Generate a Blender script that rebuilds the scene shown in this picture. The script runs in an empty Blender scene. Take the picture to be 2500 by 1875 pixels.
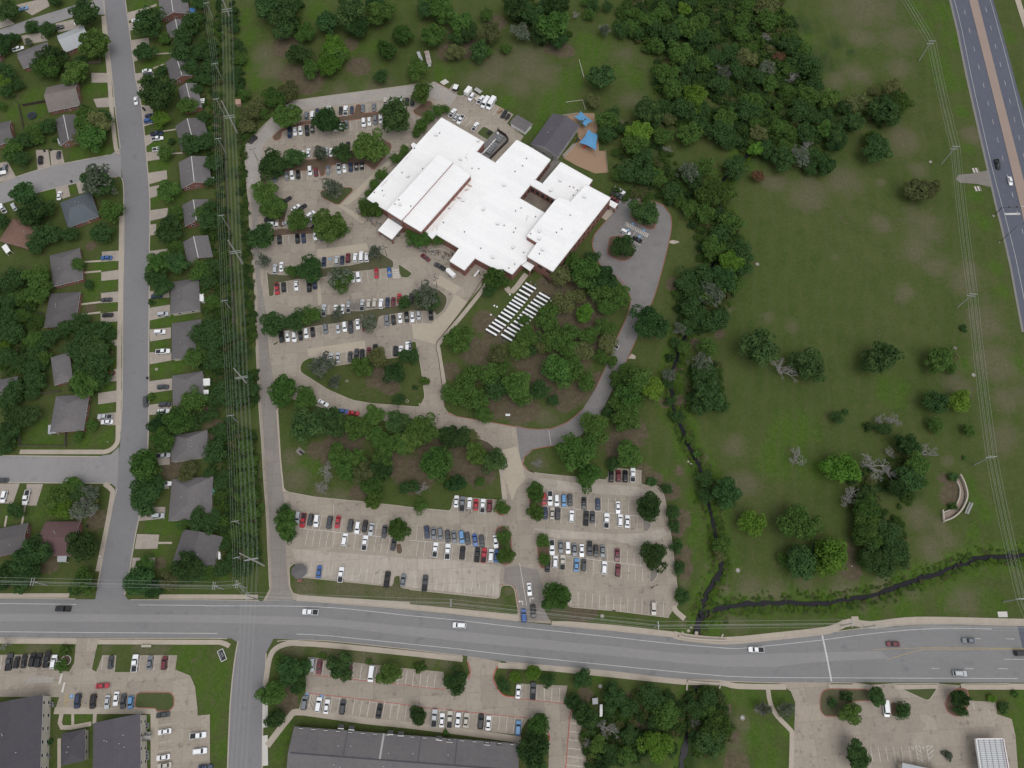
import bpy, bmesh, math, random
import numpy as np
from mathutils import Vector, Matrix
from mathutils.geometry import tessellate_polygon

SC = bpy.context.scene
COL = SC.collection
rnd = random.Random(7)

# ------------------------------------------------------------------ camera, sky, sun, exposure
H = 292.0                      # flying height in metres
PITCH = math.radians(68.0)     # camera looks 68 degrees below the horizon
FOC = 1850.0                   # focal length in pixels of a 2500 px wide frame
cam_d = bpy.data.cameras.new('camera')
cam = bpy.data.objects.new('camera', cam_d); COL.objects.link(cam)
cam.location = (0, 0, H)
cam.rotation_euler = (math.pi / 2 - PITCH, 0, 0)
cam_d.sensor_fit = 'HORIZONTAL'
cam_d.angle = 2 * math.atan(1250 / FOC)
cam_d.clip_start = 1.0
cam_d.clip_end = 9000
SC.camera = cam

wd = bpy.data.worlds.new('World'); SC.world = wd; wd.use_nodes = True
wn = wd.node_tree; wn.nodes.clear()
sky = wn.nodes.new('ShaderNodeTexSky'); sky.sky_type = 'NISHITA'; sky.sun_disc = False
SUN_EL, SUN_ROT = math.radians(66), math.radians(150)
sky.sun_elevation = SUN_EL; sky.sun_rotation = SUN_ROT
sky.dust_density = 1.0; sky.air_density = 1.0; sky.ozone_density = 1.0
hs = wn.nodes.new('ShaderNodeHueSaturation'); hs.inputs['Saturation'].default_value = 0.12
bg = wn.nodes.new('ShaderNodeBackground'); bg.inputs['Strength'].default_value = 0.15
wo = wn.nodes.new('ShaderNodeOutputWorld')
wn.links.new(sky.outputs[0], hs.inputs['Color']); wn.links.new(hs.outputs[0], bg.inputs['Color'])
wn.links.new(bg.outputs[0], wo.inputs[0])

sd = bpy.data.lights.new('sun', 'SUN'); sd.energy = 1.2; sd.angle = math.radians(40); sd.color = (1.0, 0.97, 0.93)
so = bpy.data.objects.new('sun', sd); COL.objects.link(so)
so.rotation_euler = (math.radians(90) - SUN_EL, 0, math.pi - SUN_ROT)
so.location = (0, 0, 500)
vs = SC.view_settings
vs.view_transform = 'Standard'; vs.look = 'None'; vs.gamma = 1; vs.use_curve_mapping = False
vs.exposure = 0.22

# ------------------------------------------------------------------ survey: photo point -> point of the ground (or of a level z)
FR = {'F': (0, 0, 0.8848), 'S1': (870, 270, 5.184), 'S2': (1180, 270, 4.879), 'S3': (900, 480, 6.381),
      'S4': (1140, 560, 6.381), 'S5': (1170, 680, 8.295), 'S6': (1080, 190, 8.295)}
for r_, y_ in zip('ABCD', (0, 500, 1000, 1375)):
    for c_ in range(5):
        FR['%s%d' % (r_, c_)] = (500 * c_, y_, 3.318)
SP, CP = math.sin(PITCH), math.cos(PITCH)

def src(fr, x, y):
    o = FR[fr]
    return o[0] + x / o[2], o[1] + y / o[2]

def U(px, py, z=0.0):
    u = (px - 1250) / FOC; v = (py - 937.5) / FOC
    t = (H - z) / (SP + v * CP)
    return Vector((u * t, (CP - v * SP) * t, z))

def mpp(px, py, z=0.0):                  # metres per photo pixel there
    v = (py - 937.5) / FOC
    return (H - z) / (SP + v * CP) / FOC

def parse(s):
    fr = None; out = []
    for tok in s.split():
        if tok[0].isalpha():
            fr = tok; continue
        a, b = tok.split(',')
        out.append(src(fr, float(a), float(b)))
    return out

def Wp(s, z=0.0):
    return [U(a, b, z) for a, b in parse(s)]

# ------------------------------------------------------------------ materials
def mat(name, c, rough=0.85, spec=0.3, metal=0.0):
    m = bpy.data.materials.new(name); m.use_nodes = True
    b = m.node_tree.nodes['Principled BSDF']
    b.inputs['Base Color'].default_value = (*c, 1); b.inputs['Roughness'].default_value = rough
    b.inputs['Specular IOR Level'].default_value = spec; b.inputs['Metallic'].default_value = metal
    return m

def nmat(name, stops, scales, rough=0.9, bump=0.0, bscale=4.0, spec=0.2, rot=0.0, stretch=None):
    """colour from stacked noises: stops = list of (colour) ; scales = (coarse, mid, fine)"""
    m = mat(name, stops[0], rough, spec); nt = m.node_tree; N = nt.nodes; L = nt.links
    b = N['Principled BSDF']
    tc = N.new('ShaderNodeTexCoord'); mp = N.new('ShaderNodeMapping')
    mp.inputs['Rotation'].default_value = (0, 0, rot)
    if stretch: mp.inputs['Scale'].default_value = stretch
    L.new(tc.outputs['Object'], mp.inputs['Vector'])
    cur = None
    for i, sc in enumerate(scales):
        n = N.new('ShaderNodeTexNoise'); n.inputs['Scale'].default_value = sc; n.inputs['Detail'].default_value = 6
        n.inputs['Roughness'].default_value = 0.62
        L.new(mp.outputs[0], n.inputs['Vector'])
        rp = N.new('ShaderNodeValToRGB'); rp.color_ramp.elements[0].position = 0.36; rp.color_ramp.elements[1].position = 0.66
        L.new(n.outputs['Fac'], rp.inputs['Fac'])
        mx = N.new('ShaderNodeMix'); mx.data_type = 'RGBA'
        if cur is None: mx.inputs['A'].default_value = (*stops[0], 1)
        else: L.new(cur, mx.inputs['A'])
        mx.inputs['B'].default_value = (*stops[min(i + 1, len(stops) - 1)], 1)
        if i == 0: L.new(rp.outputs[0], mx.inputs['Factor'])
        else:
            ml = N.new('ShaderNodeMath'); ml.operation = 'MULTIPLY'; ml.inputs[1].default_value = 0.6
            L.new(rp.outputs[0], ml.inputs[0]); L.new(ml.outputs[0], mx.inputs['Factor'])
        cur = mx.outputs['Result']
    L.new(cur, b.inputs['Base Color'])
    if bump:
        n = N.new('ShaderNodeTexNoise'); n.inputs['Scale'].default_value = bscale; n.inputs['Detail'].default_value = 4
        L.new(mp.outputs[0], n.inputs['Vector'])
        bp = N.new('ShaderNodeBump'); bp.inputs['Strength'].default_value = bump; bp.inputs['Distance'].default_value = 0.2
        L.new(n.outputs['Fac'], bp.inputs['Height']); L.new(bp.outputs[0], b.inputs['Normal'])
    return m

def slabs(m, size, rot, amt=.10, mort=.72, ratio=1.0):
    nt = m.node_tree; N = nt.nodes; L = nt.links; b = N['Principled BSDF']; old = b.inputs['Base Color'].links[0].from_socket
    tc = N.new('ShaderNodeTexCoord'); mp = N.new('ShaderNodeMapping'); mp.inputs['Rotation'].default_value = (0, 0, rot); L.new(tc.outputs['Object'], mp.inputs['Vector'])
    br = N.new('ShaderNodeTexBrick'); br.offset = 0; br.inputs['Scale'].default_value = 1.0; br.inputs['Brick Width'].default_value = size * ratio; br.inputs['Row Height'].default_value = size
    br.inputs['Mortar Size'].default_value = .05; br.inputs['Bias'].default_value = 0
    br.inputs['Color1'].default_value = (1 - amt, 1 - amt, 1 - amt, 1); br.inputs['Color2'].default_value = (1 + amt * .6, 1 + amt * .6, 1 + amt * .55, 1); br.inputs['Mortar'].default_value = (mort, mort * .98, mort * .96, 1)
    L.new(mp.outputs[0], br.inputs['Vector'])
    mx = N.new('ShaderNodeMix'); mx.data_type = 'RGBA'; mx.blend_type = 'MULTIPLY'; mx.inputs['Factor'].default_value = 1
    L.new(old, mx.inputs['A']); L.new(br.outputs['Color'], mx.inputs['B']); L.new(mx.outputs['Result'], b.inputs['Base Color'])

M = {}
M['concrete'] = nmat('lot_concrete', [(.315, .272, .226), (.275, .24, .203), (.36, .314, .262), (.248, .218, .186)], (0.045, 0.16, 0.9), bump=.05)
slabs(M['concrete'], 5.5, -.06)
def oil(m, sc, lo, hi, amt):
    nt = m.node_tree; N = nt.nodes; L = nt.links; b = N['Principled BSDF']; old = b.inputs['Base Color'].links[0].from_socket
    tc = N.new('ShaderNodeTexCoord'); n = N.new('ShaderNodeTexNoise'); n.inputs['Scale'].default_value = sc; n.inputs['Detail'].default_value = 5; L.new(tc.outputs['Object'], n.inputs['Vector'])
    r = N.new('ShaderNodeMapRange'); r.inputs['From Min'].default_value = lo; r.inputs['From Max'].default_value = hi; r.inputs['To Min'].default_value = 1; r.inputs['To Max'].default_value = 1 - amt; L.new(n.outputs['Fac'], r.inputs['Value'])
    hv = N.new('ShaderNodeHueSaturation'); L.new(old, hv.inputs['Color']); L.new(r.outputs[0], hv.inputs['Value']); L.new(hv.outputs[0], b.inputs['Base Color'])
oil(M['concrete'], .42, .58, .72, .30)
M['pale_concrete'] = nmat('pale_concrete', [(.345, .318, .29), (.28, .262, .243), (.40, .37, .335), (.235, .215, .2)], (0.06, 0.2, 1.1))
M['lot_asphalt'] = nmat('lot_asphalt', [(.20, .19, .187), (.165, .158, .158), (.25, .235, .225), (.15, .145, .14)], (0.05, 0.2, 1.2))
M['bleached'] = nmat('bleached_concrete', [(.395, .352, .302), (.335, .297, .257), (.445, .40, .345), (.28, .25, .22)], (0.06, 0.2, 0.8), stretch=(1, .35, 1))
slabs(M['bleached'], 5.5, -.06)
oil(M['bleached'], .42, .58, .72, .28)
M['worn_drive'] = nmat('worn_drive', [(.235, .212, .192), (.205, .187, .172), (.27, .243, .218), (.19, .175, .163)], (0.05, 0.2, 1.0))
slabs(M['worn_drive'], 5.0, -.06, .06)
M['patch'] = nmat('slab_patch', [(.375, .325, .262), (.32, .28, .228), (.41, .36, .29)], (0.1, 0.5, 2.0))
M['street'] = nmat('street_asphalt', [(.196, .192, .203), (.175, .172, .182), (.22, .214, .22), (.16, .157, .164)], (0.03, 0.25, 2.2))
M['branch'] = nmat('branch_street', [(.235, .228, .232), (.2, .195, .2), (.27, .26, .258)], (0.05, 0.25, 1.6))
M['arterial'] = nmat('arterial_asphalt', [(.202, .200, .203), (.181, .179, .183), (.22, .217, .215), (.168, .167, .17)], (0.05, 0.3, 2.0), stretch=(0.25, 1, 1))
M['worn_lane'] = nmat('worn_lane', [(.24, .234, .23), (.218, .214, .212), (.256, .249, .242), (.204, .202, .202)], (0.05, 0.3, 2.0), stretch=(0.25, 1, 1))
for k_ in ('street', 'branch', 'arterial', 'lot_asphalt'): oil(M[k_], .25, .58, .75, .18)
M['highway'] = nmat('highway_asphalt', [(.088, .096, .128), (.075, .082, .112), (.108, .115, .142)], (0.03, 0.3, 2.5))
M['shoulder'] = nmat('road_shoulder', [(.17, .165, .165), (.2, .19, .18)], (0.2, 1.2))
M['median'] = nmat('median_brick', [(.265, .205, .175), (.235, .182, .158), (.30, .235, .2)], (0.1, 1.5, 6))
M['drive'] = nmat('driveway_concrete', [(.345, .298, .258), (.275, .24, .215), (.42, .37, .318), (.25, .22, .2)], (0.12, 0.5, 1.8))
M['walk'] = nmat('walk_concrete', [(.345, .297, .246), (.29, .252, .212), (.41, .358, .30)], (0.08, 0.4, 2))
M['white_walk'] = nmat('white_walk', [(.55, .53, .50), (.47, .45, .43)], (0.2, 1))
M['gravel'] = nmat('gravel', [(.17, .155, .14), (.12, .11, .10), (.22, .20, .18)], (0.4, 2, 6), bump=.3)
M['kerb'] = nmat('kerb_concrete', [(.40, .355, .30), (.33, .29, .25)], (0.3, 2))
M['red_kerb'] = nmat('red_kerb', [(.30, .10, .085), (.24, .12, .095)], (0.4, 2))
M['fire_red'] = nmat('fire_lane_red', [(.42, .06, .055), (.33, .09, .07)], (0.4, 2))
M['paint'] = nmat('white_paint', [(.62, .60, .57), (.46, .43, .40)], (0.4, 2))
M['road_paint'] = nmat('road_white_paint', [(.60, .59, .58), (.42, .415, .41)], (0.4, 2))
M['yellow'] = nmat('yellow_paint', [(.42, .30, .10), (.33, .26, .13)], (0.4, 2))
M['blue_paint'] = mat('blue_paint', (.12, .28, .50))
M['mulch'] = nmat('mulch', [(.105, .07, .05), (.075, .055, .04), (.14, .1, .07)], (0.25, 1, 4), bump=.4)
M['lawn'] = nmat('lawn', [(.052, .078, .024), (.064, .082, .03), (.042, .066, .019), (.085, .085, .04)], (0.07, 0.35, 1.6), bump=.35, bscale=3)
M['dry_lawn'] = nmat('dry_lawn', [(.07, .076, .036), (.09, .082, .05), (.052, .066, .028), (.108, .094, .062)], (0.08, 0.4, 1.8), bump=.35, bscale=3)
M['play'] = nmat('play_mulch', [(.285, .19, .125), (.25, .165, .11), (.32, .22, .15)], (0.2, 1, 4), bump=.2)
M['water'] = mat('creek_water', (.014, .014, .018), 0.3, 0.16)
M['white_roof'] = nmat('white_membrane', [(.82, .825, .835), (.77, .775, .785), (.835, .835, .84), (.71, .70, .69)], (0.06, 0.3, 1.4), rough=.7)
slabs(M['white_roof'], 3.2, .56, .03, .94, 14)
M['coping'] = mat('white_coping', (.74, .74, .74), .5)
M['brick'] = nmat('red_brick', [(.215, .105, .085), (.175, .088, .072), (.25, .122, .10)], (0.3, 1.5, 8))
M['trim_stone'] = mat('pink_stone', (.36, .24, .19))
M['glass'] = mat('dark_glass', (.02, .025, .03), .08, .6)
M['shingle_grey'] = nmat('grey_shingle', [(.135, .125, .13), (.112, .105, .112), (.16, .148, .148), (.1, .095, .1)], (0.12, 0.7, 4), bump=.3, bscale=6)
M['shingle_brown'] = nmat('brown_shingle', [(.155, .135, .125), (.125, .112, .105), (.18, .157, .142), (.11, .1, .095)], (0.12, 0.7, 4), bump=.3, bscale=6)
M['shingle_dark'] = nmat('dark_shingle', [(.078, .074, .086), (.066, .063, .075), (.094, .088, .098)], (0.12, 0.7, 4), bump=.3, bscale=6)
M['shingle_blue'] = nmat('blue_shingle', [(.108, .128, .150), (.093, .112, .133), (.125, .145, .165)], (0.12, 0.7, 4), bump=.3, bscale=6)
M['shingle_red'] = nmat('red_shingle', [(.155, .088, .068), (.13, .078, .062), (.17, .105, .082)], (0.12, 0.7, 4), bump=.3, bscale=6)
M['shingle_maroon'] = nmat('maroon_shingle', [(.098, .058, .06), (.082, .05, .053), (.115, .07, .07)], (0.12, 0.7, 4), bump=.3, bscale=6)
for k_ in [k for k in M if k.startswith('shingle')]:
    nt = M[k_].node_tree; N = nt.nodes; L = nt.links; b = N['Principled BSDF']; old = b.inputs['Base Color'].links[0].from_socket
    oi = N.new('ShaderNodeObjectInfo'); mr = N.new('ShaderNodeMapRange'); mr.inputs['To Min'].default_value = .8; mr.inputs['To Max'].default_value = 1.2; L.new(oi.outputs['Random'], mr.inputs['Value'])
    tc = N.new('ShaderNodeTexCoord'); wv = N.new('ShaderNodeTexWave'); wv.inputs['Scale'].default_value = 1.3; wv.inputs['Distortion'].default_value = 1.2; wv.bands_direction = 'Y'; L.new(tc.outputs['Object'], wv.inputs['Vector'])
    m2 = N.new('ShaderNodeMapRange'); m2.inputs['To Min'].default_value = .86; m2.inputs['To Max'].default_value = 1.1; L.new(wv.outputs['Fac'], m2.inputs['Value'])
    ml = N.new('ShaderNodeMath'); ml.operation = 'MULTIPLY'; L.new(mr.outputs[0], ml.inputs[0]); L.new(m2.outputs[0], ml.inputs[1])
    hv = N.new('ShaderNodeHueSaturation'); L.new(old, hv.inputs['Color']); L.new(ml.outputs[0], hv.inputs['Value']); L.new(hv.outputs[0], b.inputs['Base Color'])
M['metal_roof'] = nmat('pale_metal_roof', [(.34, .355, .375), (.30, .315, .335), (.38, .39, .40)], (0.1, 0.6, 3), rough=.6)
M['ridge'] = mat('ridge_vent', (.50, .49, .48))
M['cream'] = nmat('cream_siding', [(.50, .465, .40), (.42, .39, .335)], (0.3, 2))
M['grey_siding'] = mat('grey_siding', (.33, .33, .32))
M['white'] = mat('white_metal', (.72, .72, .72), .45)
M['cloth'] = mat('white_tablecloth', (.80, .80, .82), .9)
M['dark_metal'] = mat('dark_metal', (.03, .03, .032), .5)
M['grey_metal'] = mat('grey_metal', (.30, .31, .32), .5, .4, .3)
M['pole_grey'] = nmat('weathered_pole', [(.34, .335, .32), (.26, .25, .24)], (0.5, 3))
M['pole_dark'] = nmat('dark_wood_pole', [(.13, .115, .1), (.09, .08, .07)], (0.5, 3))
M['arm'] = mat('pale_arm', (.38, .39, .39), .6)
M['wire'] = mat('aluminium_wire', (.36, .37, .36), .5)
M['wood'] = nmat('fence_wood', [(.13, .11, .09), (.1, .085, .07)], (0.5, 3))
M['sail'] = nmat('blue_sail', [(.10, .27, .47), (.088, .24, .42)], (0.3, 2))
M['chair'] = mat('navy_chair', (.02, .022, .035), .5)
M['trunk'] = nmat('bark', [(.085, .07, .058), (.06, .05, .042)], (0.6, 4), bump=.4)
M['bare'] = nmat('bare_grey_bark', [(.25, .24, .228), (.19, .18, .172)], (0.6, 4))
M['tyre'] = mat('tyre_rubber', (.012, .012, .013), .8)
M['rust'] = nmat('rusty_sheet', [(.32, .31, .30), (.24, .1, .06), (.4, .39, .38)], (0.5, 1.5))
M['bin'] = mat('dark_bin', (.02, .022, .024), .5)

def leafmat(name, c, c2):
    m = mat(name, c, .85, .04); nt = m.node_tree; N = nt.nodes; L = nt.links; b = N['Principled BSDF']
    tc = N.new('ShaderNodeTexCoord'); n = N.new('ShaderNodeTexNoise'); n.inputs['Scale'].default_value = 2.2; n.inputs['Detail'].default_value = 3
    L.new(tc.outputs['Object'], n.inputs['Vector'])
    rp = N.new('ShaderNodeValToRGB'); rp.color_ramp.elements[0].position = .35; rp.color_ramp.elements[1].position = .68
    rp.color_ramp.elements[0].color = (*c, 1); rp.color_ramp.elements[1].color = (*c2, 1)
    L.new(n.outputs['Fac'], rp.inputs['Fac'])
    oi = N.new('ShaderNodeObjectInfo')
    mr = N.new('ShaderNodeMapRange'); mr.inputs['To Min'].default_value = .72; mr.inputs['To Max'].default_value = 1.28
    L.new(oi.outputs['Random'], mr.inputs['Value'])
    hsv = N.new('ShaderNodeHueSaturation'); L.new(rp.outputs[0], hsv.inputs['Color']); L.new(mr.outputs[0], hsv.inputs['Value'])
    mr2 = N.new('ShaderNodeMapRange'); mr2.inputs['To Min'].default_value = .485; mr2.inputs['To Max'].default_value = .515
    wn_ = N.new('ShaderNodeTexWhiteNoise'); wn_.noise_dimensions = '1D'; L.new(oi.outputs['Random'], wn_.inputs['W'])
    L.new(wn_.outputs['Value'], mr2.inputs['Value']); L.new(mr2.outputs[0], hsv.inputs['Hue'])
    L.new(hsv.outputs[0], b.inputs['Base Color'])
    tr = N.new('ShaderNodeBsdfTranslucent'); L.new(hsv.outputs[0], tr.inputs['Color']); ms = N.new('ShaderNodeMixShader'); ms.inputs[0].default_value = .3
    L.new(b.outputs[0], ms.inputs[1]); L.new(tr.outputs[0], ms.inputs[2]); L.new(ms.outputs[0], N['Material Output'].inputs['Surface'])
    return m
LEAF = {'D': leafmat('leaf_dark', (.036, .075, .026), (.064, .120, .038)),
        'M': leafmat('leaf_mid', (.056, .110, .026), (.092, .160, .040)),
        'L': leafmat('leaf_bright', (.086, .168, .024), (.124, .218, .038)),
        'Y': leafmat('leaf_olive', (.105, .122, .048), (.15, .165, .066)),
        'G': leafmat('leaf_greygreen', (.085, .106, .07), (.13, .152, .106)),
        'R': leafmat('leaf_rust', (.12, .074, .04), (.16, .10, .055))}

# ------------------------------------------------------------------ mesh helpers
def tag(o, label=None, cat=None, group=None, kind=None):
    if label: o['label'] = label
    if cat: o['category'] = cat
    if group: o['group'] = group
    if kind: o['kind'] = kind
    return o

def link(name, me, parent=None, loc=None, rz=0.0):
    o = bpy.data.objects.new(name, me); COL.objects.link(o)
    if parent is not None: o.parent = parent
    if loc is not None: o.location = loc
    if rz: o.rotation_euler = (0, 0, rz)
    return o

def empty(name, loc=(0, 0, 0), rz=0.0):
    o = bpy.data.objects.new(name, None); COL.objects.link(o); o.location = loc; o.rotation_euler = (0, 0, rz)
    o.empty_display_size = .5
    return o

class MB:
    def __init__(s): s.v = []; s.f = []; s.m = []; s.mats = []
    def mi(s, m):
        if m not in s.mats: s.mats.append(m)
        return s.mats.index(m)
    def face(s, pts, m):
        i = len(s.v); s.v += [tuple(p) for p in pts]; s.f.append(tuple(range(i, i + len(pts)))); s.m.append(s.mi(m))
    def box(s, c, sz, m, rz=0.0, top=None):
        cx, cy, cz = c; hx, hy, hz = sz[0] / 2, sz[1] / 2, sz[2] / 2
        ca, sa = math.cos(rz), math.sin(rz); t = top or 1.0
        P = []
        for z, k in ((-hz, 1.0), (hz, t)):
            for x, y in ((-hx, -hy), (hx, -hy), (hx, hy), (-hx, hy)):
                x *= k; y *= k
                P.append((cx + x * ca - y * sa, cy + x * sa + y * ca, cz + z))
        i = len(s.v); s.v += P; k = s.mi(m)
        for f in ((0, 3, 2, 1), (4, 5, 6, 7), (0, 1, 5, 4), (1, 2, 6, 5), (2, 3, 7, 6), (3, 0, 4, 7)):
            s.f.append(tuple(i + j for j in f)); s.m.append(k)
    def tube(s, pts, rads, m, n=6, cap=True):
        pts = [Vector(p) for p in pts]; k = s.mi(m); base = len(s.v)
        if not hasattr(rads, '__len__'): rads = [rads] * len(pts)
        for i, p in enumerate(pts):
            d = (pts[min(i + 1, len(pts) - 1)] - pts[max(i - 1, 0)]).normalized()
            a = d.cross(Vector((0, 0, 1)))
            if a.length < 1e-3: a = Vector((1, 0, 0))
            a.normalize(); b = d.cross(a)
            for j in range(n):
                t = 2 * math.pi * j / n
                s.v.append(tuple(p + (a * math.cos(t) + b * math.sin(t)) * rads[i]))
        for i in range(len(pts) - 1):
            for j in range(n):
                q = base + i * n + j; r = base + i * n + (j + 1) % n
                s.f.append((q, r, r + n, q + n)); s.m.append(k)
        if cap:
            s.f.append(tuple(base + j for j in range(n))[::-1]); s.m.append(k)
            s.f.append(tuple(base + (len(pts) - 1) * n + j for j in range(n))); s.m.append(k)
    def prism(s, poly, z0, z1, m, mtop=None):
        n = len(poly); i = len(s.v)
        s.v += [(p[0], p[1], z0) for p in poly] + [(p[0], p[1], z1) for p in poly]
        k = s.mi(m); kt = s.mi(mtop or m)
        for j in range(n):
            q = (j + 1) % n
            s.f.append((i + j, i + q, i + n + q, i + n + j)); s.m.append(k)
        for t in tessellate_polygon([[Vector((p[0], p[1], 0)) for p in poly]]):
            s.f.append(tuple(i + n + a for a in t)); s.m.append(kt)
    def mesh(s, name):
        me = bpy.data.meshes.new(name); me.from_pydata(s.v, [], s.f)
        for m in s.mats: me.materials.append(m)
        me.polygons.foreach_set('material_index', s.m); me.update()
        return me
    def fixn(s, name):
        me = s.mesh(name); bm = bmesh.new(); bm.from_mesh(me)
        bmesh.ops.recalc_face_normals(bm, faces=bm.faces); bm.to_mesh(me); bm.free(); return me
    def build(s, name, parent=None, loc=None, rz=0.0):
        return link(name, s.fixn(name), parent, loc, rz)

def ccw(poly):
    a = sum(poly[i][0] * poly[(i + 1) % len(poly)][1] - poly[(i + 1) % len(poly)][0] * poly[i][1] for i in range(len(poly)))
    return poly if a > 0 else poly[::-1]

def sheet_mesh(name, polys, z, m):
    mb = MB(); k = mb.mi(m)
    for poly in polys:
        poly = ccw([(p[0], p[1]) for p in poly]); i = len(mb.v)
        mb.v += [(x, y, z) for x, y in poly]
        for t in tessellate_polygon([[Vector((x, y, 0)) for x, y in poly]]):
            a, b, c = (Vector((*poly[j], 0)) for j in t)
            if (b - a).cross(c - a).z < 0: t = (t[0], t[2], t[1])
            mb.f.append(tuple(i + j for j in t)); mb.m.append(k)
    return mb.mesh(name)

def sheet(name, polys, z, m, parent=None):
    o = link(name, sheet_mesh(name, polys, z, m), parent)
    if parent is None: o['kind'] = 'structure'
    return o

def smooth(pts, n=3):
    """Catmull-Rom through the points"""
    pts = [Vector(p) for p in pts]; out = []
    for i in range(len(pts) - 1):
        p0 = pts[max(i - 1, 0)]; p1 = pts[i]; p2 = pts[i + 1]; p3 = pts[min(i + 2, len(pts) - 1)]
        for k in range(n):
            t = k / n
            out.append(.5 * ((2 * p1) + (p2 - p0) * t + (2 * p0 - 5 * p1 + 4 * p2 - p3) * t * t + (3 * p1 - p0 - 3 * p2 + p3) * t ** 3))
    out.append(pts[-1]); return out

def ribbon(pts, w):
    pts = [Vector((p[0], p[1], 0)) for p in pts]; Lh, Rh = [], []
    for i, p in enumerate(pts):
        d = (pts[min(i + 1, len(pts) - 1)] - pts[max(i - 1, 0)]).normalized(); nrm = Vector((-d.y, d.x, 0))
        ww = w[i] if hasattr(w, '__len__') else w
        Lh.append(p + nrm * ww / 2); Rh.append(p - nrm * ww / 2)
    return [[Lh[i], Rh[i], Rh[i + 1], Lh[i + 1]] for i in range(len(pts) - 1)]

def ribbon_mesh_pts(name, quads, z, m, parent=None):
    mb = MB()
    for j_, q in enumerate(quads):
        q = ccw([(p[0], p[1]) for p in q]); mb.face([(x, y, z + .0006 * (j_ % 3)) for x, y in q], m)
    o = link(name, mb.mesh(name), parent)
    if parent is None: o['kind'] = 'structure'
    return o

def kerb_along(pts, m, parent, h=0.13, w=0.3, z=0.0, name='kerb'):
    mb = MB(); q = ribbon(pts, w)
    k = mb.mi(m)
    for a, b, c, d in q:
        lo = [(p.x, p.y, z) for p in (a, b, c, d)]; hi = [(p.x, p.y, z + h) for p in (a, b, c, d)]
        i = len(mb.v); mb.v += lo + hi
        for f in ((4, 5, 6, 7), (0, 1, 5, 4), (2, 3, 7, 6), (1, 2, 6, 5), (3, 0, 4, 7)):
            mb.f.append(tuple(i + j for j in f)); mb.m.append(k)
    return mb.build(name, parent)

ORD = 'first second third fourth fifth sixth seventh eighth ninth tenth eleventh twelfth thirteenth fourteenth fifteenth sixteenth seventeenth eighteenth nineteenth twentieth'.split()
def ordinal(i):
    return ORD[i] if i < 20 else 'twenty-' + ORD[i - 20]
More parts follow.
